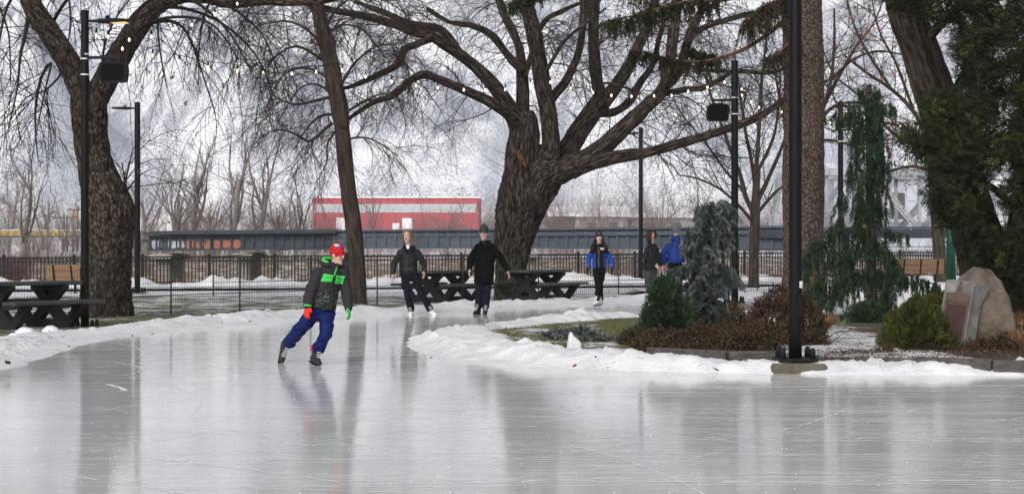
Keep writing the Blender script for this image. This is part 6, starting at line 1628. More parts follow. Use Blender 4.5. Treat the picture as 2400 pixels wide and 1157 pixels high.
def chain(B, pts, ras, rbs, ref, n=18, round_=True, sub=3):
    """closed elliptical loft, rounded ends"""
    if sub > 1 and len(pts) > 2:
        rr = [V((a, b, 0)) for a, b in zip(ras, rbs)]; P2 = []; R2 = []
        m = len(pts)
        for i in range(m - 1):
            p0, p1, p2, p3 = pts[max(i - 1, 0)], pts[i], pts[i + 1], pts[min(i + 2, m - 1)]
            for j in range(sub):
                t = j / sub; t2 = t * t; t3 = t2 * t
                P2.append(.5 * ((2 * p1) + (p2 - p0) * t + (2 * p0 - 5 * p1 + 4 * p2 - p3) * t2 + (3 * p1 - p0 - 3 * p2 + p3) * t3)); R2.append(rr[i].lerp(rr[i + 1], t))
        P2.append(pts[-1]); R2.append(rr[-1]); pts = P2; ras = [r.x for r in R2]; rbs = [r.y for r in R2]
    m = len(pts); rows = []
    t0 = (pts[0] - pts[1]).normalized(); t1 = (pts[-1] - pts[-2]).normalized()
    seq = []
    if round_:
        k = min(ras[0], rbs[0])
        seq += [(pts[0] + t0 * k * .9, -t0, ras[0] * .35, rbs[0] * .35), (pts[0] + t0 * k * .55, -t0, ras[0] * .8, rbs[0] * .8)]
    for i in range(m):
        t = (pts[min(i + 1, m - 1)] - pts[max(i - 1, 0)]).normalized(); seq.append((pts[i], t, ras[i], rbs[i]))
    if round_:
        k = min(ras[-1], rbs[-1]); seq += [(pts[-1] + t1 * k * .55, t1, ras[-1] * .8, rbs[-1] * .8), (pts[-1] + t1 * k * .9, t1, ras[-1] * .35, rbs[-1] * .35)]
    for c, t, a, b in seq: rows.append(ering(B, c, t, ref, a, b, n))
    for i in range(len(rows) - 1):
        for k in range(n): B.face((rows[i][k], rows[i][(k + 1) % n], rows[i + 1][(k + 1) % n], rows[i + 1][k]))
    B.face(tuple(reversed(rows[0]))); B.face(tuple(rows[-1]))
def limb3(B, a, b, c, r, ref, n=14, sub=4):
    chain(B, [a, a.lerp(b, .5), b, b.lerp(c, .5), c], [r[0], (r[0] + r[1]) / 2, r[1], (r[1] + r[2]) / 2, r[2]], [r[0], (r[0] + r[1]) / 2, r[1], (r[1] + r[2]) / 2, r[2]], ref, n, True, sub)
def solid(B, name, mats, parent, voxel, smooth=4, fold=0., classify=None, fs=9., keep=None):
    me = bpy.data.meshes.new('tmp'); me.from_pydata(B.v, [], B.f); o = bpy.data.objects.new('tmp', me); C.objects.link(o)
    md = o.modifiers.new('r', 'REMESH'); md.mode = 'VOXEL'; md.voxel_size = voxel
    ms = o.modifiers.new('s', 'SMOOTH'); ms.iterations = smooth; ms.factor = .5
    dg = bpy.context.evaluated_depsgraph_get(); dg.update(); m2 = bpy.data.meshes.new_from_object(o.evaluated_get(dg)); bpy.data.objects.remove(o); bpy.data.meshes.remove(me)
    if fold:
        nrm = [v.normal.copy() for v in m2.vertices]
        for v, nn in zip(m2.vertices, nrm):
            q = v.co; f = noise.noise(V((q.x * fs, q.y * fs, q.z * fs * 2.2))) + .5 * (1 - 2 * abs(noise.noise(V((q.x * fs * .7 + 4, q.y * fs * .7, q.z * fs * 1.6)))))
            v.co = q + nn * fold * f
    if keep is not None: keep.append(BVHTree.FromPolygons([v.co.copy() for v in m2.vertices], [tuple(p.vertices) for p in m2.polygons]))
    for m in (mats if isinstance(mats, (list, tuple)) else [mats]): m2.materials.append(m)
    for p in m2.polygons:
        p.use_smooth = True
        if classify: p.material_index = classify(p.center)
    org = V((0, 0, 0)); q = parent
    while q is not None: org += q.location; q = q.parent
    m2.transform(Matrix.Translation(-org)); m2.name = name
    ob = bpy.data.objects.new(name, m2); C.objects.link(ob); ob.parent = parent; ob['_'] = 0; del ob['_']
    return ob
CAM = V((0, 0, CH))
def decal(bvh, name, quad, nx, ny, mat, parent, off=.005, thick=.004):
    """patch sewn onto a garment: quad = 4 pixel corners (tl, tr, br, bl)"""
    B = MB(); ids = {}
    for j in range(ny + 1):
        for i in range(nx + 1):
            u, v = i / nx, j / ny
            a = (quad[0][0] * (1 - u) + quad[1][0] * u, quad[0][1] * (1 - u) + quad[1][1] * u); b = (quad[3][0] * (1 - u) + quad[2][0] * u, quad[3][1] * (1 - u) + quad[2][1] * u)
            px, py = a[0] * (1 - v) + b[0] * v, a[1] * (1 - v) + b[1] * v
            d = (P(px, py, 10) - CAM).normalized(); h = bvh.ray_cast(CAM, d)
            if h[0] is not None: ids[(i, j)] = B.vert(h[0] - d * off)
    for j in range(ny):
        for i in range(nx):
            k = [(i, j), (i, j + 1), (i + 1, j + 1), (i + 1, j)]
            if all(q in ids for q in k): B.face(tuple(ids[q] for q in k), 0, True)
    o = B.build(name, mat, parent); md = o.modifiers.new('t', 'SOLIDIFY'); md.thickness = thick; md.offset = 0
    return o
def hand(B, w, d, palm_n, s, thumb_side, curl=.5, glove=0.):
    """palm, four unequal fingers, thumb; d = direction, palm_n = palm normal"""
    d = d.normalized(); side = d.cross(palm_n).normalized(); pn = side.cross(d).normalized(); g = 1 + glove
    L = .088 * s
    chain(B, [w, w + d * L * .5, w + d * L], [.026 * s * g, .038 * s * g, .040 * s * g], [.020 * s * g, .017 * s * g, .013 * s * g], side, 12, True, 2)
    for k, (ln, o) in enumerate(((.066, -.029), (.076, -.010), (.071, .010), (.056, .028))):
        o = o * thumb_side * -1
        p = w + d * (L * .96) + side * o * s * g; q1 = p + (d * .9 - pn * -curl * .35).normalized() * ln * .5 * s; q2 = q1 + (d * (1 - curl * .5) + pn * curl * .9).normalized() * ln * .3 * s; q3 = q2 + (d * (1 - curl) + pn * curl * 1.3).normalized() * ln * .25 * s
        r = .0092 * s * (1 + glove * 1.1)
        chain(B, [p, q1, q2, q3], [r, r, r * .92, r * .8], [r, r, r * .92, r * .8], side, 8, True, 1)
    p = w + d * L * .30 + side * thumb_side * .030 * s * g; q1 = p + (d * .7 + side * thumb_side * .7 + pn * .2).normalized() * .034 * s; q2 = q1 + (d * .95 + side * thumb_side * .1 + pn * .3).normalized() * .030 * s; r = .0108 * s * g
    chain(B, [p, q1, q2], [r * 1.2, r, r * .8], [r * 1.2, r, r * .8], side, 8, True, 1)
def headgeo(B, hb, hu, hf, s):
    hs = hf.cross(hu).normalized() * -1; H = .232 * s
    def at(h, f, sd=0): return hb + hu * H * h + hf * f * s + hs * sd * s
    secs = [(-.02, .030, .026, .050), (.06, .044, .042, .036), (.16, .054, .062, .022), (.30, .061, .078, .010), (.45, .068, .088, .002), (.60, .073, .095, -.004), (.75, .071, .094, -.008), (.88, .057, .078, -.010), (.97, .032, .044, -.010)]
    chain(B, [at(h, f) for h, a, b, f in secs], [a * s for h, a, b, f in secs], [b * s for h, a, b, f in secs], hs, 24, True, 2)
    chain(B, [at(.54, .086), at(.44, .100), at(.36, .108)], [.009 * s, .012 * s, .016 * s], [.009 * s, .011 * s, .012 * s], hs, 8, True, 2)
    for k in (-1, 1):
        chain(B, [at(.56, -.004, k * .074), at(.44, .000, k * .077), at(.34, .006, k * .071)], [.008 * s, .010 * s, .007 * s], [.020 * s, .022 * s, .012 * s], hs, 10, True, 2)
        chain(B, [at(.60, .082, k * .012), at(.615, .080, k * .030), at(.585, .064, k * .050)], [.007 * s] * 3, [.007 * s] * 3, hu, 8, True, 2)   # brow ridge
        chain(B, [at(.36, .060, k * .036), at(.30, .058, k * .034)], [.020 * s, .018 * s], [.020 * s, .018 * s], hs, 8)   # cheek
    chain(B, [at(.05, .068, -.012), at(.05, .068, .012)], [.015 * s] * 2, [.015 * s] * 2, hu, 8)   # chin
    return at, H, hs
def face_parts(at, hu, hf, hs, s, root, smile=0., brow=None):
    for k in (-1, 1):
        B = MB(); c = at(.505, .080, k * .031)
        B.tube([c - hs * .013 * s, c - hs * .006 * s, c + hs * .006 * s, c + hs * .013 * s], [.002 * s, .0065 * s, .0065 * s, .002 * s], 8, 0); c2 = c + hf * .0045 * s; B.tube([c2 - hf * .004 * s, c2 + hf * .003 * s], [.0042 * s, .003 * s], 8, 1); B.build('eye', [M_EYE, M_IRIS], root)
        B = MB(); pts = [at(.60, .088, k * .014), at(.625, .087, k * .030), at(.60, .072, k * .048)]; B.tube(pts, [.003 * s, .0045 * s, .002 * s], 6); B.build('eyebrow', brow or M_IRIS, root)
    B = MB(); B.tube([at(.195 + smile * .05, .078, -.026), at(.19 - smile * .02, .091, -.010), at(.19 - smile * .02, .091, .010), at(.195 + smile * .05, .078, .026)], [.003 * s, .006 * s, .006 * s, .003 * s], 8); lp = B.build('lips', M_LIP, root)
    if smile:
        B = MB(); B.tube([at(.20, .086, -.018), at(.195, .094, 0), at(.20, .086, .018)], [.002 * s, .0045 * s, .002 * s], 8); B.build('teeth', M_TEETH, lp)
def skate(an, toe, up, s, root, boot_m, lace_m, ground=True, white=False, heel=.065):
    """boot from ankle; toe = direction of the foot, up = shin direction"""
    toe = toe.normalized(); up = (up - toe * up.dot(toe)).normalized(); sd = toe.cross(up)
    B = MB(); h = .105 * s
    so = an - up * h   # sole point under the ankle
    chain(B, [an + up * .085 * s - toe * .012 * s, an + up * .02 * s - toe * .005 * s, an - up * .045 * s], [.052 * s, .049 * s, .046 * s], [.060 * s, .056 * s, .058 * s], sd, 16, True, 3)
    chain(B, [so - toe * .055 * s + up * .040 * s, so + toe * .03 * s + up * .047 * s, so + toe * .11 * s + up * .036 * s, so + toe * .165 * s + up * .028 * s], [.036 * s, .040 * s, .044 * s, .034 * s], [.042 * s, .050 * s, .038 * s, .028 * s], sd, 16, True, 3)
    b = solid(B, 'skate', boot_m, root, .009, 3)
    B = MB()
    B.beam(so - toe * .085 * s - up * .006 * s, so + toe * .185 * s - up * .006 * s, .062 * s, .014 * s, 0, up); B.build('sole', M_BLACK if not white else M('dark_heel', (.06, .04, .03), .6, .2, 9), b)
    B = MB()
    B.prism([(-.10, -.055), (.185, -.055), (.20, -.040), (.175, -.030), (.15, -.030), (.14, -.010), (.07, -.010), (.055, -.030), (-.02, -.030), (-.03, -.010), (-.085, -.010), (-.085, -.030), (-.105, -.038)], .006, (so, toe * s, up * s, sd)); B.build('blade', M_STEEL, b, fix=True)
    B = MB()
    for k in range(5):
        f = k / 4; c = an.lerp(so + toe * .11 * s + up * .045 * s, f) + (toe * (.062 - .05 * f) + up * .06 * (1 - f) + up * (.020 + .024 * f) * 1.) * s
        B.tube([c - sd * .030 * s - toe * .006 * s, c + toe * .008 * s, c + sd * .030 * s - toe * .006 * s], [.0045 * s] * 3, 6)
    B.build('laces', lace_m, b)
    return b
def person(label, base):
    return thing('person', label, 'person', base)
UP = V((0, 0, 1))
def mid(a, b, f=.5): return a.lerp(b, f)

def build_person(label, Y, s, J, f, jacket, trousers, skates, hem_py, head_s=1.10, legs_r=(.092, .070, .062), arm_r=(.070, .060, .050), chest=(.185, .135), hem=(.19, .15), hat=None, glove=None, hairfn=None, hu=None, hf=None, smile=0., skin=None, toes=None, curl=.5, fold=.010, cl=None, brow=None, waist=None, pant=.03, sk=1.02):
    """J: pixel joints (px, py, dy). L/R are sides of the picture."""
    skin = skin or M_SKIN
    j = {k: P(v[0], v[1], Y + (v[2] if len(v) > 2 else 0)) for k, v in J.items()}
    base = V((mid(j['anL'], j['anR']).x, Y, 0)); root = person(label, base)
    f = V((f[0], f[1], 0)).normalized(); sx = V((1, 0, 0)); hf = V(hf).normalized() if hf else f; hu = V(hu).normalized() if hu else UP
    hf = (hf - hu * hf.dot(hu)).normalized()
    side = (j['shR'] - j['shL']).normalized()
    nb = mid(j['shL'], j['shR']) + UP * .075 * s; pel = mid(j['hipL'], j['hipR'])
    # body: one continuous skin surface
    B = MB(); at, H, hs = headgeo(B, j['head'], hu, hf, s * head_s)
    chain(B, [nb - UP * .02, mid(nb, j['head'], .5) - hf * .012 * s, j['head'] - hf * .018 * s + hu * .05 * s], [.062 * s, .052 * s, .050 * s], [.060 * s, .054 * s, .052 * s], hs, 14)
    chain(B, [pel, pel.lerp(nb, .35), pel.lerp(nb, .7), nb - UP * .03 * s], [.13 * s, .115 * s, .145 * s, .07 * s], [.09 * s, .085 * s, .10 * s, .055 * s], side, 18)
    for k in 'LR':
        limb3(B, j['sh' + k], j['el' + k], j['wr' + k], [.042 * s, .034 * s, .024 * s], side); limb3(B, j['hip' + k], j['kn' + k], j['an' + k], [.068 * s, .048 * s, .034 * s], side)
        d = (j['wr' + k] - j['el' + k]).normalized(); inward = (pel - j['wr' + k]); inward.z = 0; pn = (inward.normalized() * .9 + f * -.1)
        d = (d + UP * -.25).normalized(); pn = (pn - d * pn.dot(d)).normalized()
        th_side = 1 if (d.cross(pn)).dot(f) > 0 else -1
        if not glove: hand(B, j['wr' + k], d, pn, s * 1.12, th_side, curl)
        else:
            G_ = MB(); hand(G_, j['wr' + k], d, pn, s * 1.15, th_side, curl, .25); chain(G_, [j['wr' + k] - d * .05 * s, j['wr' + k] + d * .02 * s], [.036 * s] * 2, [.032 * s] * 2, side, 12)
            solid(G_, 'glove', glove[0 if k == 'L' else 1], root, .006, 2)
    solid(B, 'body', skin, root, .0075, 2)
    face_parts(at, hu, hf, hs, s * head_s, root, smile, brow)
    # trousers
    B = MB(); chain(B, [pel + UP * .14 * s, pel, pel - UP * .06 * s], [.150 * s, .160 * s, .150 * s], [.115 * s, .125 * s, .115 * s], side, 20)
    for k in 'LR':
        a, b, c = j['hip' + k], j['kn' + k], j['an' + k]; c = c + (c - b).normalized() * pant * s
        limb3(B, a, b, c, [r * s for r in legs_r], side, 16, 4)
    solid(B, 'trousers', trousers, root, .0115, 3, fold * 1.3, None, 9)
    for i, k in enumerate('LR'):
        td = V(toes[i]) if toes else f
        up_ = (j['kn' + k] - j['an' + k]).normalized(); skate(j['an' + k], td, up_, s * sk, root, *skates)
    # jacket
    hz_ = P(mid(j['hipL'], j['hipR']).x * F / Y + CX, hem_py, Y).z; ctr = V((pel.x, pel.y, hz_)) + (nb - pel) * 0
    B = MB(); w1 = waist or ((hem[0] + chest[0]) / 2 * .97, (hem[1] + chest[1]) / 2 * .97)
    ax = [ctr, ctr.lerp(nb, .12), ctr.lerp(nb, .40), ctr.lerp(nb, .72), ctr.lerp(nb, .90), nb + UP * .01 * s]
    ras = [hem[0] * s, hem[0] * s, w1[0] * s, chest[0] * s, chest[0] * .86 * s, .085 * s]; rbs = [hem[1] * s, hem[1] * s, w1[1] * s, chest[1] * s, chest[1] * .82 * s, .075 * s]
    chain(B, ax, ras, rbs, side, 24, False, 4)
    for k in 'LR': limb3(B, j['sh' + k], j['el' + k], j['wr' + k].lerp(j['el' + k], .06), [r * s for r in arm_r], side, 16, 4)
    chain(B, [nb - UP * .03 * s, nb + UP * .035 * s, nb + UP * .075 * s], [.105 * s, .082 * s, .074 * s], [.095 * s, .082 * s, .074 * s], side, 16, False, 2)
    for k in 'LR': chain(B, [nb - UP * .01 * s, mid(nb, j['sh' + k], .55) - UP * .012 * s, j['sh' + k] - UP * .01 * s], [.070 * s, .072 * s, arm_r[0] * .92 * s], [.075 * s, .080 * s, arm_r[0] * .92 * s], f, 14, True, 3)
    keep = []; jk = solid(B, 'jacket', jacket, root, .0105, 7, fold, cl(j, pel, nb, side, f) if cl else None, 9, keep)
    if hat: hat(at, H, hs, hu, hf, s * head_s, root)
    if hairfn: hairfn(at, H, hs, hu, hf, s * head_s, root)
    return root, jk, keep[0], j, at, nb, side, f
def beanie(mat, tall=.0, lo=.50, emblem=None, name='beanie'):
    def fn(at, H, hs, hu, hf, s, root):
        B = MB(); secs = [(lo, .079, .104, -.004), (lo + .12, .081, .105, -.006), (.80, .079, .100, -.010), (.95, .066, .083, -.012), (1.06 + tall, .042, .052, -.016), (1.11 + tall, .014, .018, -.018)]
        chain(B, [at(h, fw) for h, a, b, fw in secs], [a * s for h, a, b, fw in secs], [b * s for h, a, b, fw in secs], hs, 28, True, 3)
        keep = []; o = solid(B, name, mat, root, .008, 2, .0015, None, 40, keep)
        B = MB(); n = 26; pts = [at(lo + .07, -.004 + .109 * math.cos(2 * PI * k / n), .086 * math.sin(2 * PI * k / n)) for k in range(n + 1)]
        chain(B, pts, [.006 * s] * (n + 1), [.016 * s] * (n + 1), V((hf.x, hf.y, 0)) * 0 + hf, 8, False, 1) if False else B.tube(pts, [.008 * s] * (n + 1), 8)
        B.build('cuff', mat, o)
        if emblem: emblem(keep[0], o)
    return fn
def hairmass(mat, chains, name='hair'):
    """chains: list of ([(h, fwd, side)...], [ra...], [rb...])"""
    def fn(at, H, hs, hu, hf, s, root):
        B = MB()
        for pts, ra, rb in chains: chain(B, [at(*p) for p in pts], [a * s for a in ra], [b * s for b in rb], hs, 14, True, 3)
        o = solid(B, name, mat, root, .008, 2, .004, None, 26)
        # loose strands along the mass
        rg = random.Random(4); T = MB()
        for pts, ra, rb in chains:
            for _ in range(16):
                q = [at(p[0] + rg.gauss(0, .03), p[1] + rg.uniform(-1, 1) * b, p[2] + rg.uniform(-1, 1) * a) for p, a, b in zip(pts, ra, rb)]
                if len(q) > 2: T.tube(q, taper(.004 * s, .0015 * s, len(q) - 1), 4)
        if T.v: T.build('strands', mat, o)
        return o
    return fn

# ---- child skater in red hat --------------------------------------------------------------------------------------
M_KJ = M('charcoal_ski_jacket', (.026, .024, .027), .8, .15, 20, spec=.2); M_CAMO = M('dark_camo_cloth', (.014, .020, .016), .75, .2, 26, col2=(.17, .19, .17), stretch=(1, 1, 2.6), thr=(.52, .66), detail=6)
M_GRN = M('vivid_green_cloth', (.06, .52, .09), .65, .10, 30); M_REDH = M('red_knit', (.46, .014, .024), .85, .12, 60); M_REDG = M('red_glove', (.62, .035, .02), .75, .1, 30); M_BLUP = M('royal_blue_trousers', (.002, .009, .085), .7, .25, 6, spec=.2)
M_BOOTK = M('dark_hockey_boot', (.030, .025, .027), .45, .3, 12); M_LACEW = M('white_laces', (.72, .72, .72), .7, .05)
def cl_kid(j, pel, nb, side, f):
    def fn(c):
        arm = 0
        # torso below the chest = camo
        rel = (c - pel); lat = rel.dot(side)
        if (c.z < pel.z + .235) and abs(lat - (c.z - pel.z) * ((nb - pel).dot(side) / (nb - pel).z)) < .155: return 1
        return 0
    return fn
def kid_emblem(bvh, o):
    decal(bvh, 'emblem', [(783, 571), (795, 574), (797, 578), (786, 577)], 6, 4, M('white_emblem', (.78, .78, .78), .7, .03), o)
    decal(bvh, 'emblem', [(789, 575), (799, 577), (797, 581), (790, 580)], 6, 4, M('blue_emblem', (.04, .12, .5), .7, .03), o, .007)
    decal(bvh, 'emblem', [(778, 572), (788, 572), (788, 574), (779, 574)], 6, 2, M('yellow_emblem', (.75, .5, .05), .7, .03), o, .007)
K = dict(head=(790, 617, 0), shL=(746, 640, -.10), shR=(803, 636, .08), elL=(727, 682, -.14), elR=(812, 682, .04), wrL=(721, 717, -.20), wrR=(817, 721, -.05), hipL=(742, 728, -.03), hipR=(767, 729, .03), knL=(703, 771, -.02), knR=(764, 779, -.14), anL=(671, 810, .28), anR=(741, 828, -.02))
kid, kj, kb, j, at, nb, side, f = build_person('child in red hat, grey and green jacket and blue trousers skating to the right', 20.35, .80, K, (.55, -.83), [M_KJ, M_CAMO], M_BLUP, (M_BOOTK, M_LACEW), 722, head_s=1.14, legs_r=(.118, .094, .090), arm_r=(.096, .082, .068), chest=(.205, .165), hem=(.205, .175), hat=beanie(M_REDH, .02, .52, kid_emblem), glove=(M_REDG, M_GRN), hf=(.80, -.60, -.05), hu=(.05, -.05, 1), skin=M_SKINR, toes=((-.10, -.42, -.85), (.42, -.88, -.16)), cl=cl_kid, fold=.012, brow=M('light_brow', (.16, .095, .06), .8), pant=-.085, sk=1.32)
decal(kb, 'chest_pocket', [(759, 641), (782, 645), (778, 661), (751, 659)], 10, 8, M_GRN, kid, .007, .007); decal(kb, 'chest_pocket', [(790, 645), (808, 647), (803, 666), (785, 664)], 10, 8, M_GRN, kid, .007, .007)
decal(kb, 'zipper', [(790, 618), (794, 619), (785, 646), (782, 645)], 3, 14, M_GRN, kid, .007, .006)
decal(kb, 'pocket_flap', [(758, 641), (783, 645), (781, 651), (756, 648)], 10, 3, M_GRN, kid, .013, .005); decal(kb, 'pocket_flap', [(789, 645), (809, 647), (807, 653), (787, 651)], 10, 3, M_GRN, kid, .013, .005)
decal(kb, 'cuff_band', [(713, 712), (730, 714), (730, 718), (712, 717)], 8, 2, M_GRN, kid, .006, .005)
B = MB(); hc = nb + UP * .03; r0 = .098
pts = [hc + (side * math.sin(a) * 1.0 + f * math.cos(a) * .95) * r0 + UP * (.020 - .03 * math.cos(a)) for a in np.linspace(.75, 2 * PI - .75, 15)]
chain(B, pts, [.030] * 15, [.040] * 15, UP, 10, True, 1); hd = solid(B, 'hood', M_KJ, kid, .008, 3, .003)
B = MB(); pts2 = [hc + (side * math.sin(a) + f * math.cos(a) * .95) * r0 * .86 + UP * (.050 - .03 * math.cos(a)) for a in np.linspace(.95, 2 * PI - .95, 15)]
chain(B, pts2, [.022] * 15, [.026] * 15, UP, 10, True, 1); solid(B, 'hood_lining', M_GRN, hd, .008, 2)
B = MB(); c = j['anR']; B.prism([(-.02, 0), (.02, 0), (.018, .07), (-.018, .07)], .012, (c - f * .055 + V((-.02, 0, .03)), side, UP, f)); B.build('boot_tongue', M_REDG, kid)

# ---- woman in dark jacket, man in long coat --------------------------------------------------------------------
M_BLKJ = M('black_nylon_jacket', (.006, .007, .009), .6, .25, 12, spec=.3); M_FUR = M('black_pile_collar', (.008, .008, .009), .95, .3, 60); M_JEAN = M('navy_jeans', (.0045, .0065, .014), .85, .25, 10, spec=.15); M_TEE = M('white_shirt', (.70, .69, .69), .8, .05)
M_WBOOT = M('white_skate_leather', (.74, .73, .73), .4, .06, 10); M_BLOND = M('blond_hair', (.155, .105, .062), .75, .35, 30); M_WOOL = M('black_wool_coat', (.003, .003, .0035), .95, .3, 40, spec=.1); M_TEAL = M('grey_green_knit', (.036, .040, .037), .95, .2, 70)
Wm = dict(head=(954.5, 566, -.06), shL=(940, 591, 0), shR=(977, 591, 0), elL=(923, 618, .04), elR=(994, 617, .04), wrL=(920.5, 641, -.02), wrR=(994, 635, -.06), hipL=(948, 642, 0), hipR=(969, 642, 0), knL=(954, 686, -.06), knR=(986, 684, -.02), anL=(964, 727, .02), anR=(1009, 726, .04))
r_, jk, bv, j, at, nb, side, f = build_person('blond woman in black jacket and navy jeans skating towards the camera on white skates', 35.2, .97, Wm, (-.05, -1), M_BLKJ, M_JEAN, (M_WBOOT, M_LACEW, True, True), 640, legs_r=(.092, .066, .078), arm_r=(.075, .064, .056), chest=(.185, .135), hem=(.185, .15), hf=(-.18, -1, 0), skin=M_SKINR, toes=((-.15, -1, -.05), (.35, -.9, -.1)), pant=-.035, sk=1.12, brow=M_BLOND,
    hairfn=hairmass(M_BLOND, [([(.80, .07, 0), (.93, .035, 0), (.97, -.02, 0), (.82, -.075, 0), (.5, -.09, 0)], [.040, .060, .062, .072, .07], [.014, .022, .026, .03, .03]), ([(.92, .03, -.045), (.62, .03, -.079), (.30, .0, -.080), (-.02, -.03, -.085), (-.25, -.05, -.08)], [.028, .020, .022, .024, .012], [.045, .05, .05, .045, .025]), ([(.92, .03, .045), (.62, .02, .079), (.35, -.02, .095), (.12, -.06, .135), (-.02, -.08, .19), (-.10, -.10, .24)], [.026, .018, .020, .022, .018, .006], [.040, .045, .04, .034, .022, .008])]))
B = MB(); 
for sg in (-1, 1): chain(B, [nb + side * sg * .085 - f * .06 + UP * .05, nb + side * sg * .085 + f * .04 + UP * .035, nb + side * sg * .055 + f * .115 - UP * .03, nb + side * sg * .025 + f * .135 - UP * .11], [.026, .030, .032, .014], [.045, .045, .035, .018], UP, 10)
solid(B, 'collar', M_FUR, r_, .008, 2, .004, None, 30)
decal(bv, 'shirt', [(950, 571), (962, 571), (958, 583), (954, 583)], 6, 8, M_TEE, r_, .006, .004); decal(bv, 'zipper', [(956.2, 584), (957.4, 584), (958, 639), (956.8, 639)], 2, 20, M_FUR, r_, .005, .004); decal(bv, 'chest_patch', [(964, 577), (973, 576.5), (973, 578), (964, 578.4)], 6, 2, M('pale_chest_print', (.4, .4, .4), .7, .05), r_, .005, .002)
Mn = dict(head=(1134, 559, -.06), shL=(1121, 580, 0), shR=(1154, 580, 0), elL=(1104, 605, .05), elR=(1175, 606, .05), wrL=(1100.5, 629, -.02), wrR=(1189, 633, .0), hipL=(1125, 648, 0), hipR=(1143, 648, 0), knL=(1123, 686, -.04), knR=(1141, 686, -.04), anL=(1121, 722, .0), anR=(1138, 722, .0))
r_, jk, bv, j, at, nb, side, f = build_person('man in long black coat and grey green knit hat skating towards the camera', 35.4, 1.04, Mn, (-.05, -1), M_WOOL, M_JEAN, (M('black_hockey_boot', (.012, .012, .014), .4, .3, 12), M_LACEW), 664, legs_r=(.090, .072, .074), arm_r=(.082, .070, .060), chest=(.205, .15), hem=(.195, .165), waist=(.20, .155), hat=beanie(M_TEAL, .04, .50), hf=(-.12, -1, -.08), toes=((-.35, -.9, -.05), (.0, -1, -.05)), pant=-.035, sk=1.1, brow=M('brown_brow', (.12, .07, .04), .8), hairfn=None)
B = MB()
for sg in (-1, 1): chain(B, [nb + side * sg * .09 - f * .05 + UP * .055, nb + side * sg * .09 + f * .05 + UP * .03, nb + side * sg * .07 + f * .13 - UP * .08, nb + side * sg * .03 + f * .150 - UP * .17], [.016, .02, .03, .012], [.04, .04, .045, .02], UP, 10)
solid(B, 'collar', M_WOOL, r_, .008, 2, .003, None, 30)
for py in (594, 614, 634): decal(bv, 'button', [(1132.4, py), (1134.8, py), (1134.8, py + 2.4), (1132.4, py + 2.4)], 2, 2, M_IRIS, r_, .006, .006)
decal(bv, 'scarf', [(1128, 564), (1142, 564), (1138, 574), (1132, 574)], 6, 6, M_FUR, r_, .012, .010)

# ---- helmeted girl in black and blue ----------------------------------------------------------------------------
M_BLUJ = M('bright_blue_panel', (.007, .050, .27), .7, .15, 14); M_BLKF = M('black_softshell', (.0045, .0045, .006), .8, .25, 14, spec=.2); M_LEGG = M('black_leggings', (.004, .0035, .0045), .85, .25, 14, spec=.15); M_BRUN = M('dark_brown_hair', (.009, .006, .005), .6, .35, 30); M_HELM = M('navy_helmet', (.012, .016, .030), .22, .2, 4, coat=.4); M_GUARD = M('grey_wrist_guard', (.10, .10, .11), .5, .3, 14)
def cl_girl(j, pel, nb, side, f):
    def fn(c):
        lat = (c - pel.lerp(nb, .5)).dot(side); z = c.z
        if abs(lat) > .095 and z < j['shL'].z - .09: return 1
        return 0
    return fn
def helmet(at, H, hs, hu, hf, s, root):
    B = MB(); secs = [(.62, .086, .112, -.008), (.74, .093, .118, -.010), (.90, .088, .112, -.012), (1.04, .068, .088, -.014), (1.14, .034, .046, -.014)]
    chain(B, [at(h, fw) for h, a, b, fw in secs], [a * s for h, a, b, fw in secs], [b * s for h, a, b, fw in secs], hs, 28, True, 3); o = solid(B, 'helmet', M_HELM, root, .008, 2)
    B = MB()
    for k in (-1, 1): B.tube([at(.66, .0, k * .088), at(.34, .03, k * .076), at(.04, .055, k * .035), at(-.01, .06, 0)], [.006 * s] * 4, 6)
    B.build('strap', M_BLACK, o)
    B = MB()
    for k in (-1, 0, 1): B.tube([at(1.0, .075, k * .035), at(1.13, .02, k * .035), at(1.10, -.05, k * .035)], [.010 * s, .012 * s, .008 * s], 8)
    B.build('vent_ridge', M_BLACK, o)
Gl = dict(head=(1404, 567, -.05), shL=(1392, 585, 0), shR=(1417, 585, 0), elL=(1380, 605, .04), elR=(1431, 605, .04), wrL=(1377, 627, -.04), wrR=(1434, 626, -.04), hipL=(1398, 631, 0), hipR=(1412, 631, 0), knL=(1401, 668, -.10), knR=(1407, 667, .08), anL=(1400, 703, -.12), anR=(1409, 700, .22))
r_, jk, bv, j, at, nb, side, f = build_person('smiling girl in dark helmet and black and blue jacket skating on white skates', 39.8, .93, Gl, (.0, -1), [M_BLKF, M_BLUJ], M_LEGG, (M_WBOOT, M_LACEW, True, True), 628, legs_r=(.096, .068, .050), arm_r=(.068, .062, .056), chest=(.170, .125), hem=(.180, .14), hat=helmet, glove=(M_BLKF, M_BLKF), smile=1., skin=M_SKINR, toes=((-.55, -.83, -.05), (-.2, -.95, -.1)), cl=cl_girl, brow=M_BRUN,
    hairfn=hairmass(M_BRUN, [([(.70, -.05, -.07), (.30, -.03, -.078), (-.10, .02, -.105), (-.5, .07, -.15), (-.95, .09, -.18)], [.022, .024, .04, .05, .02], [.05, .045, .04, .035, .015]), ([(.70, -.05, .07), (.30, -.03, .078), (-.10, .02, .105), (-.5, .07, .15), (-.85, .09, .17)], [.022, .024, .04, .05, .02], [.05, .045, .04, .035, .015]), ([(.7, -.09, 0), (.2, -.10, 0)], [.07, .07], [.03, .03])]))
decal(bv, 'zipper', [(1402.6, 577), (1404.2, 577), (1404.0, 627), (1402.2, 627)], 2, 20, M_GUARD, r_, .005, .004)
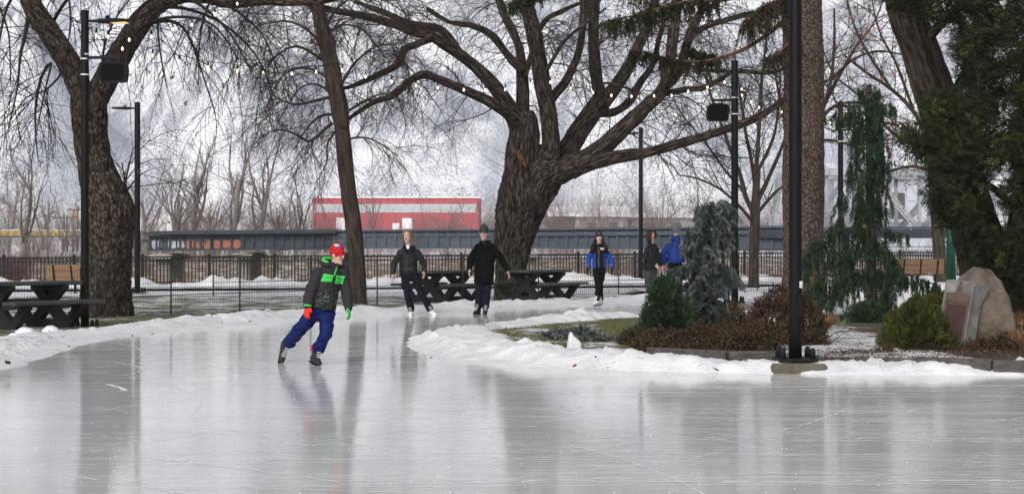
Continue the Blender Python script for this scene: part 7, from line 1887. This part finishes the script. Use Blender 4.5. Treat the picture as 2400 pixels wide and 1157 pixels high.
decal(bv, 'chest_logo', [(1407.5, 580), (1417, 580.5), (1416.5, 585), (1407.5, 584.5)], 6, 4, M_TEE, r_, .005, .003); decal(bv, 'chest_logo', [(1408.5, 581.6), (1416, 582), (1415.6, 583), (1408.5, 582.6)], 6, 2, M_REDG, r_, .009, .003)
for k, w_ in (('wrL', -1), ('wrR', 1)):
    B = MB(); c = j[k]; chain(B, [c + UP * .05, c - UP * .035], [.046, .044], [.042, .040], side, 14, True, 1); solid(B, 'wrist_guard', M_GUARD, r_, .008, 2)

# ---- couple seen from behind ---------------------------------------------------------------------------------------
M_DKJ = M('dark_slate_jacket', (.008, .010, .015), .7, .25, 12, spec=.2); M_GTR = M('grey_trousers', (.040, .037, .044), .85, .2, 10); M_AUB = M('auburn_hair', (.036, .015, .011), .6, .35, 30); M_BPUF = M('blue_puffer', (.006, .030, .18), .5, .2, 8); M_GKN = M('mid_grey_knit', (.16, .16, .17), .95, .2, 70)
Wb = dict(head=(1528, 562, 0), shL=(1518, 584, -.08), shR=(1537, 584, .10), elL=(1513, 603, -.16), elR=(1543, 604, .02), wrL=(1534, 618, -.14), wrR=(1549, 620, .06), hipL=(1519, 630, 0), hipR=(1531, 631, .02), knL=(1520, 664, -.02), knR=(1530, 664, .06), anL=(1523, 694, 0), anR=(1531, 690, .10))
r_, jk, bv, j, at, nb, side, f = build_person('woman with long auburn hair in dark hooded jacket and grey trousers seen from behind', 45.2, 1.0, Wb, (.55, .83), M_DKJ, M_GTR, (M_BOOTK, M_LACEW), 630, legs_r=(.115, .088, .076), arm_r=(.080, .072, .060), chest=(.200, .165), hem=(.215, .19), hf=(.72, .68, 0), skin=M_SKINR, toes=((.5, .8, 0), (.6, .8, 0)), brow=M_AUB,
    hairfn=hairmass(M_AUB, [([(.72, .075, 0), (.92, .04, 0), (.98, -.02, 0), (.82, -.08, 0), (.4, -.11, 0), (-.1, -.10, 0), (-.40, -.07, .0)], [.035, .066, .070, .078, .080, .080, .05], [.02, .03, .03, .035, .04, .04, .025]), ([(.9, .03, .05), (.6, .03, .078), (.2, .02, .082), (-.2, .01, .085), (-.45, .0, .08)], [.03, .022, .022, .022, .014], [.04, .045, .05, .05, .03]), ([(.9, .03, -.05), (.6, .03, -.078), (.2, .02, -.082)], [.03, .022, .02], [.04, .045, .04])]))
B = MB(); 
pts = [nb + (side * math.sin(a) + f * math.cos(a)) * .105 + UP * (.02 + .02 * math.cos(a)) for a in np.linspace(.7, 2 * PI - .7, 13)]
chain(B, pts, [.040] * 13, [.055] * 13, UP, 10, True, 1); chain(B, [nb - f * .10 + UP * .02, nb - f * .15 - UP * .06], [.08, .06], [.05, .03], side, 12); solid(B, 'hood', M_DKJ, r_, .010, 3, .005)
Mb_ = dict(head=(1584, 550, 0), shL=(1567, 578, 0), shR=(1601, 578, 0), elL=(1554, 595, .02), elR=(1616, 596, .02), wrL=(1557, 617, .10), wrR=(1618, 616, .10), hipL=(1574, 620, 0), hipR=(1592, 620, 0), knL=(1573, 660, .03), knR=(1593, 660, .0), anL=(1574, 695, 0), anR=(1594, 695, .08))
r_, jk, bv, j, at, nb, side, f = build_person('man in bright blue puffer jacket and grey knit hat walking away behind the blue spruce', 45.6, 1.02, Mb_, (.10, 1), M_BPUF, M_LEGG, (M_BOOTK, M_LACEW), 615, arm_r=(.092, .082, .066), chest=(.215, .165), hem=(.225, .17), waist=(.225, .17), hat=beanie(M_GKN, .14, .44), hf=(.45, .9, 0), toes=((0, 1, 0), (.1, 1, 0)), fold=.004)
# quilted ridges and hood
for v in jk.data.vertices:
    z = v.co.z; v.co = v.co + v.normal * .011 * (abs(math.sin(z * PI / .085)) ** .5 - .6)
B = MB(); chain(B, [nb + side * -.10 + UP * .12, nb - f * .11 + UP * .13 + side * -.05, nb - f * .11 + UP * .13 + side * .05, nb + side * .10 + UP * .12], [.065, .095, .095, .065], [.04, .055, .055, .04], UP, 12); chain(B, [nb - f * .10 + UP * .05, nb - f * .16 - UP * .09], [.115, .06], [.05, .025], side, 14); solid(B, 'hood', M_BPUF, r_, .010, 3, .004)
# ================================================================== LIGHT, AIR, CAMERA
sc = bpy.context.scene
w = bpy.data.worlds.new('World'); sc.world = w; w.use_nodes = True
nt = w.node_tree; bg = nt.nodes['Background']
sky = nt.nodes.new('ShaderNodeTexSky'); sky.sky_type = 'NISHITA'; sky.sun_disc = False
SUN_EL, SUN_ROT = math.radians(34), math.radians(200)
sky.sun_elevation = SUN_EL; sky.sun_rotation = SUN_ROT; sky.air_density = 1.0; sky.dust_density = 4.0; sky.ozone_density = 1.0
hs = nt.nodes.new('ShaderNodeHueSaturation'); hs.inputs['Saturation'].default_value = .22
nt.links.new(sky.outputs[0], hs.inputs['Color']); nt.links.new(hs.outputs[0], bg.inputs['Color'])
bg.inputs['Strength'].default_value = .15
sd = bpy.data.lights.new('sun', 'SUN'); sd.energy = 1.1; sd.angle = math.radians(30); sd.color = (1, .97, .93)
so = bpy.data.objects.new('sun', sd); C.objects.link(so)
# direction towards the sun: azimuth like the sky's rotation (clockwise from +Y)
d = V((math.sin(SUN_ROT) * math.cos(SUN_EL), math.cos(SUN_ROT) * math.cos(SUN_EL), math.sin(SUN_EL)))
so.rotation_euler = (-d).to_track_quat('-Z', 'Y').to_euler(); so.location = d * 60
B = MB(); B.box((0, 500, 117.5), (700, 1100, 243))
hz = B.build('haze', [])
hm = bpy.data.materials.new('winter_haze'); hm.use_nodes = True; nt = hm.node_tree
nt.nodes.remove(nt.nodes['Principled BSDF']); pv = nt.nodes.new('ShaderNodeVolumePrincipled'); pv.inputs['Color'].default_value = (.93, .93, .97, 1); pv.inputs['Density'].default_value = HAZE; pv.inputs['Anisotropy'].default_value = .2
nt.links.new(pv.outputs[0], nt.nodes['Material Output'].inputs['Volume']); hz.data.materials.append(hm); tag(hz, kind='stuff')
cam = bpy.data.cameras.new('camera'); co = bpy.data.objects.new('camera', cam); C.objects.link(co)
co.location = (0, 0, CH); co.rotation_euler = (math.radians(90), 0, 0)
cam.sensor_width = 36; cam.lens = 36 * F / 2400; cam.clip_end = 3000; cam.clip_start = .1
sc.camera = co
sc.view_settings.view_transform = 'Standard'; sc.view_settings.look = 'None'; sc.view_settings.gamma = 1; sc.view_settings.exposure = EXPO
sc.cycles.use_denoising = True
sc.cycles.max_bounces = 6; sc.cycles.diffuse_bounces = 3; sc.cycles.glossy_bounces = 3; sc.cycles.transparent_max_bounces = 6; sc.cycles.volume_bounces = 1
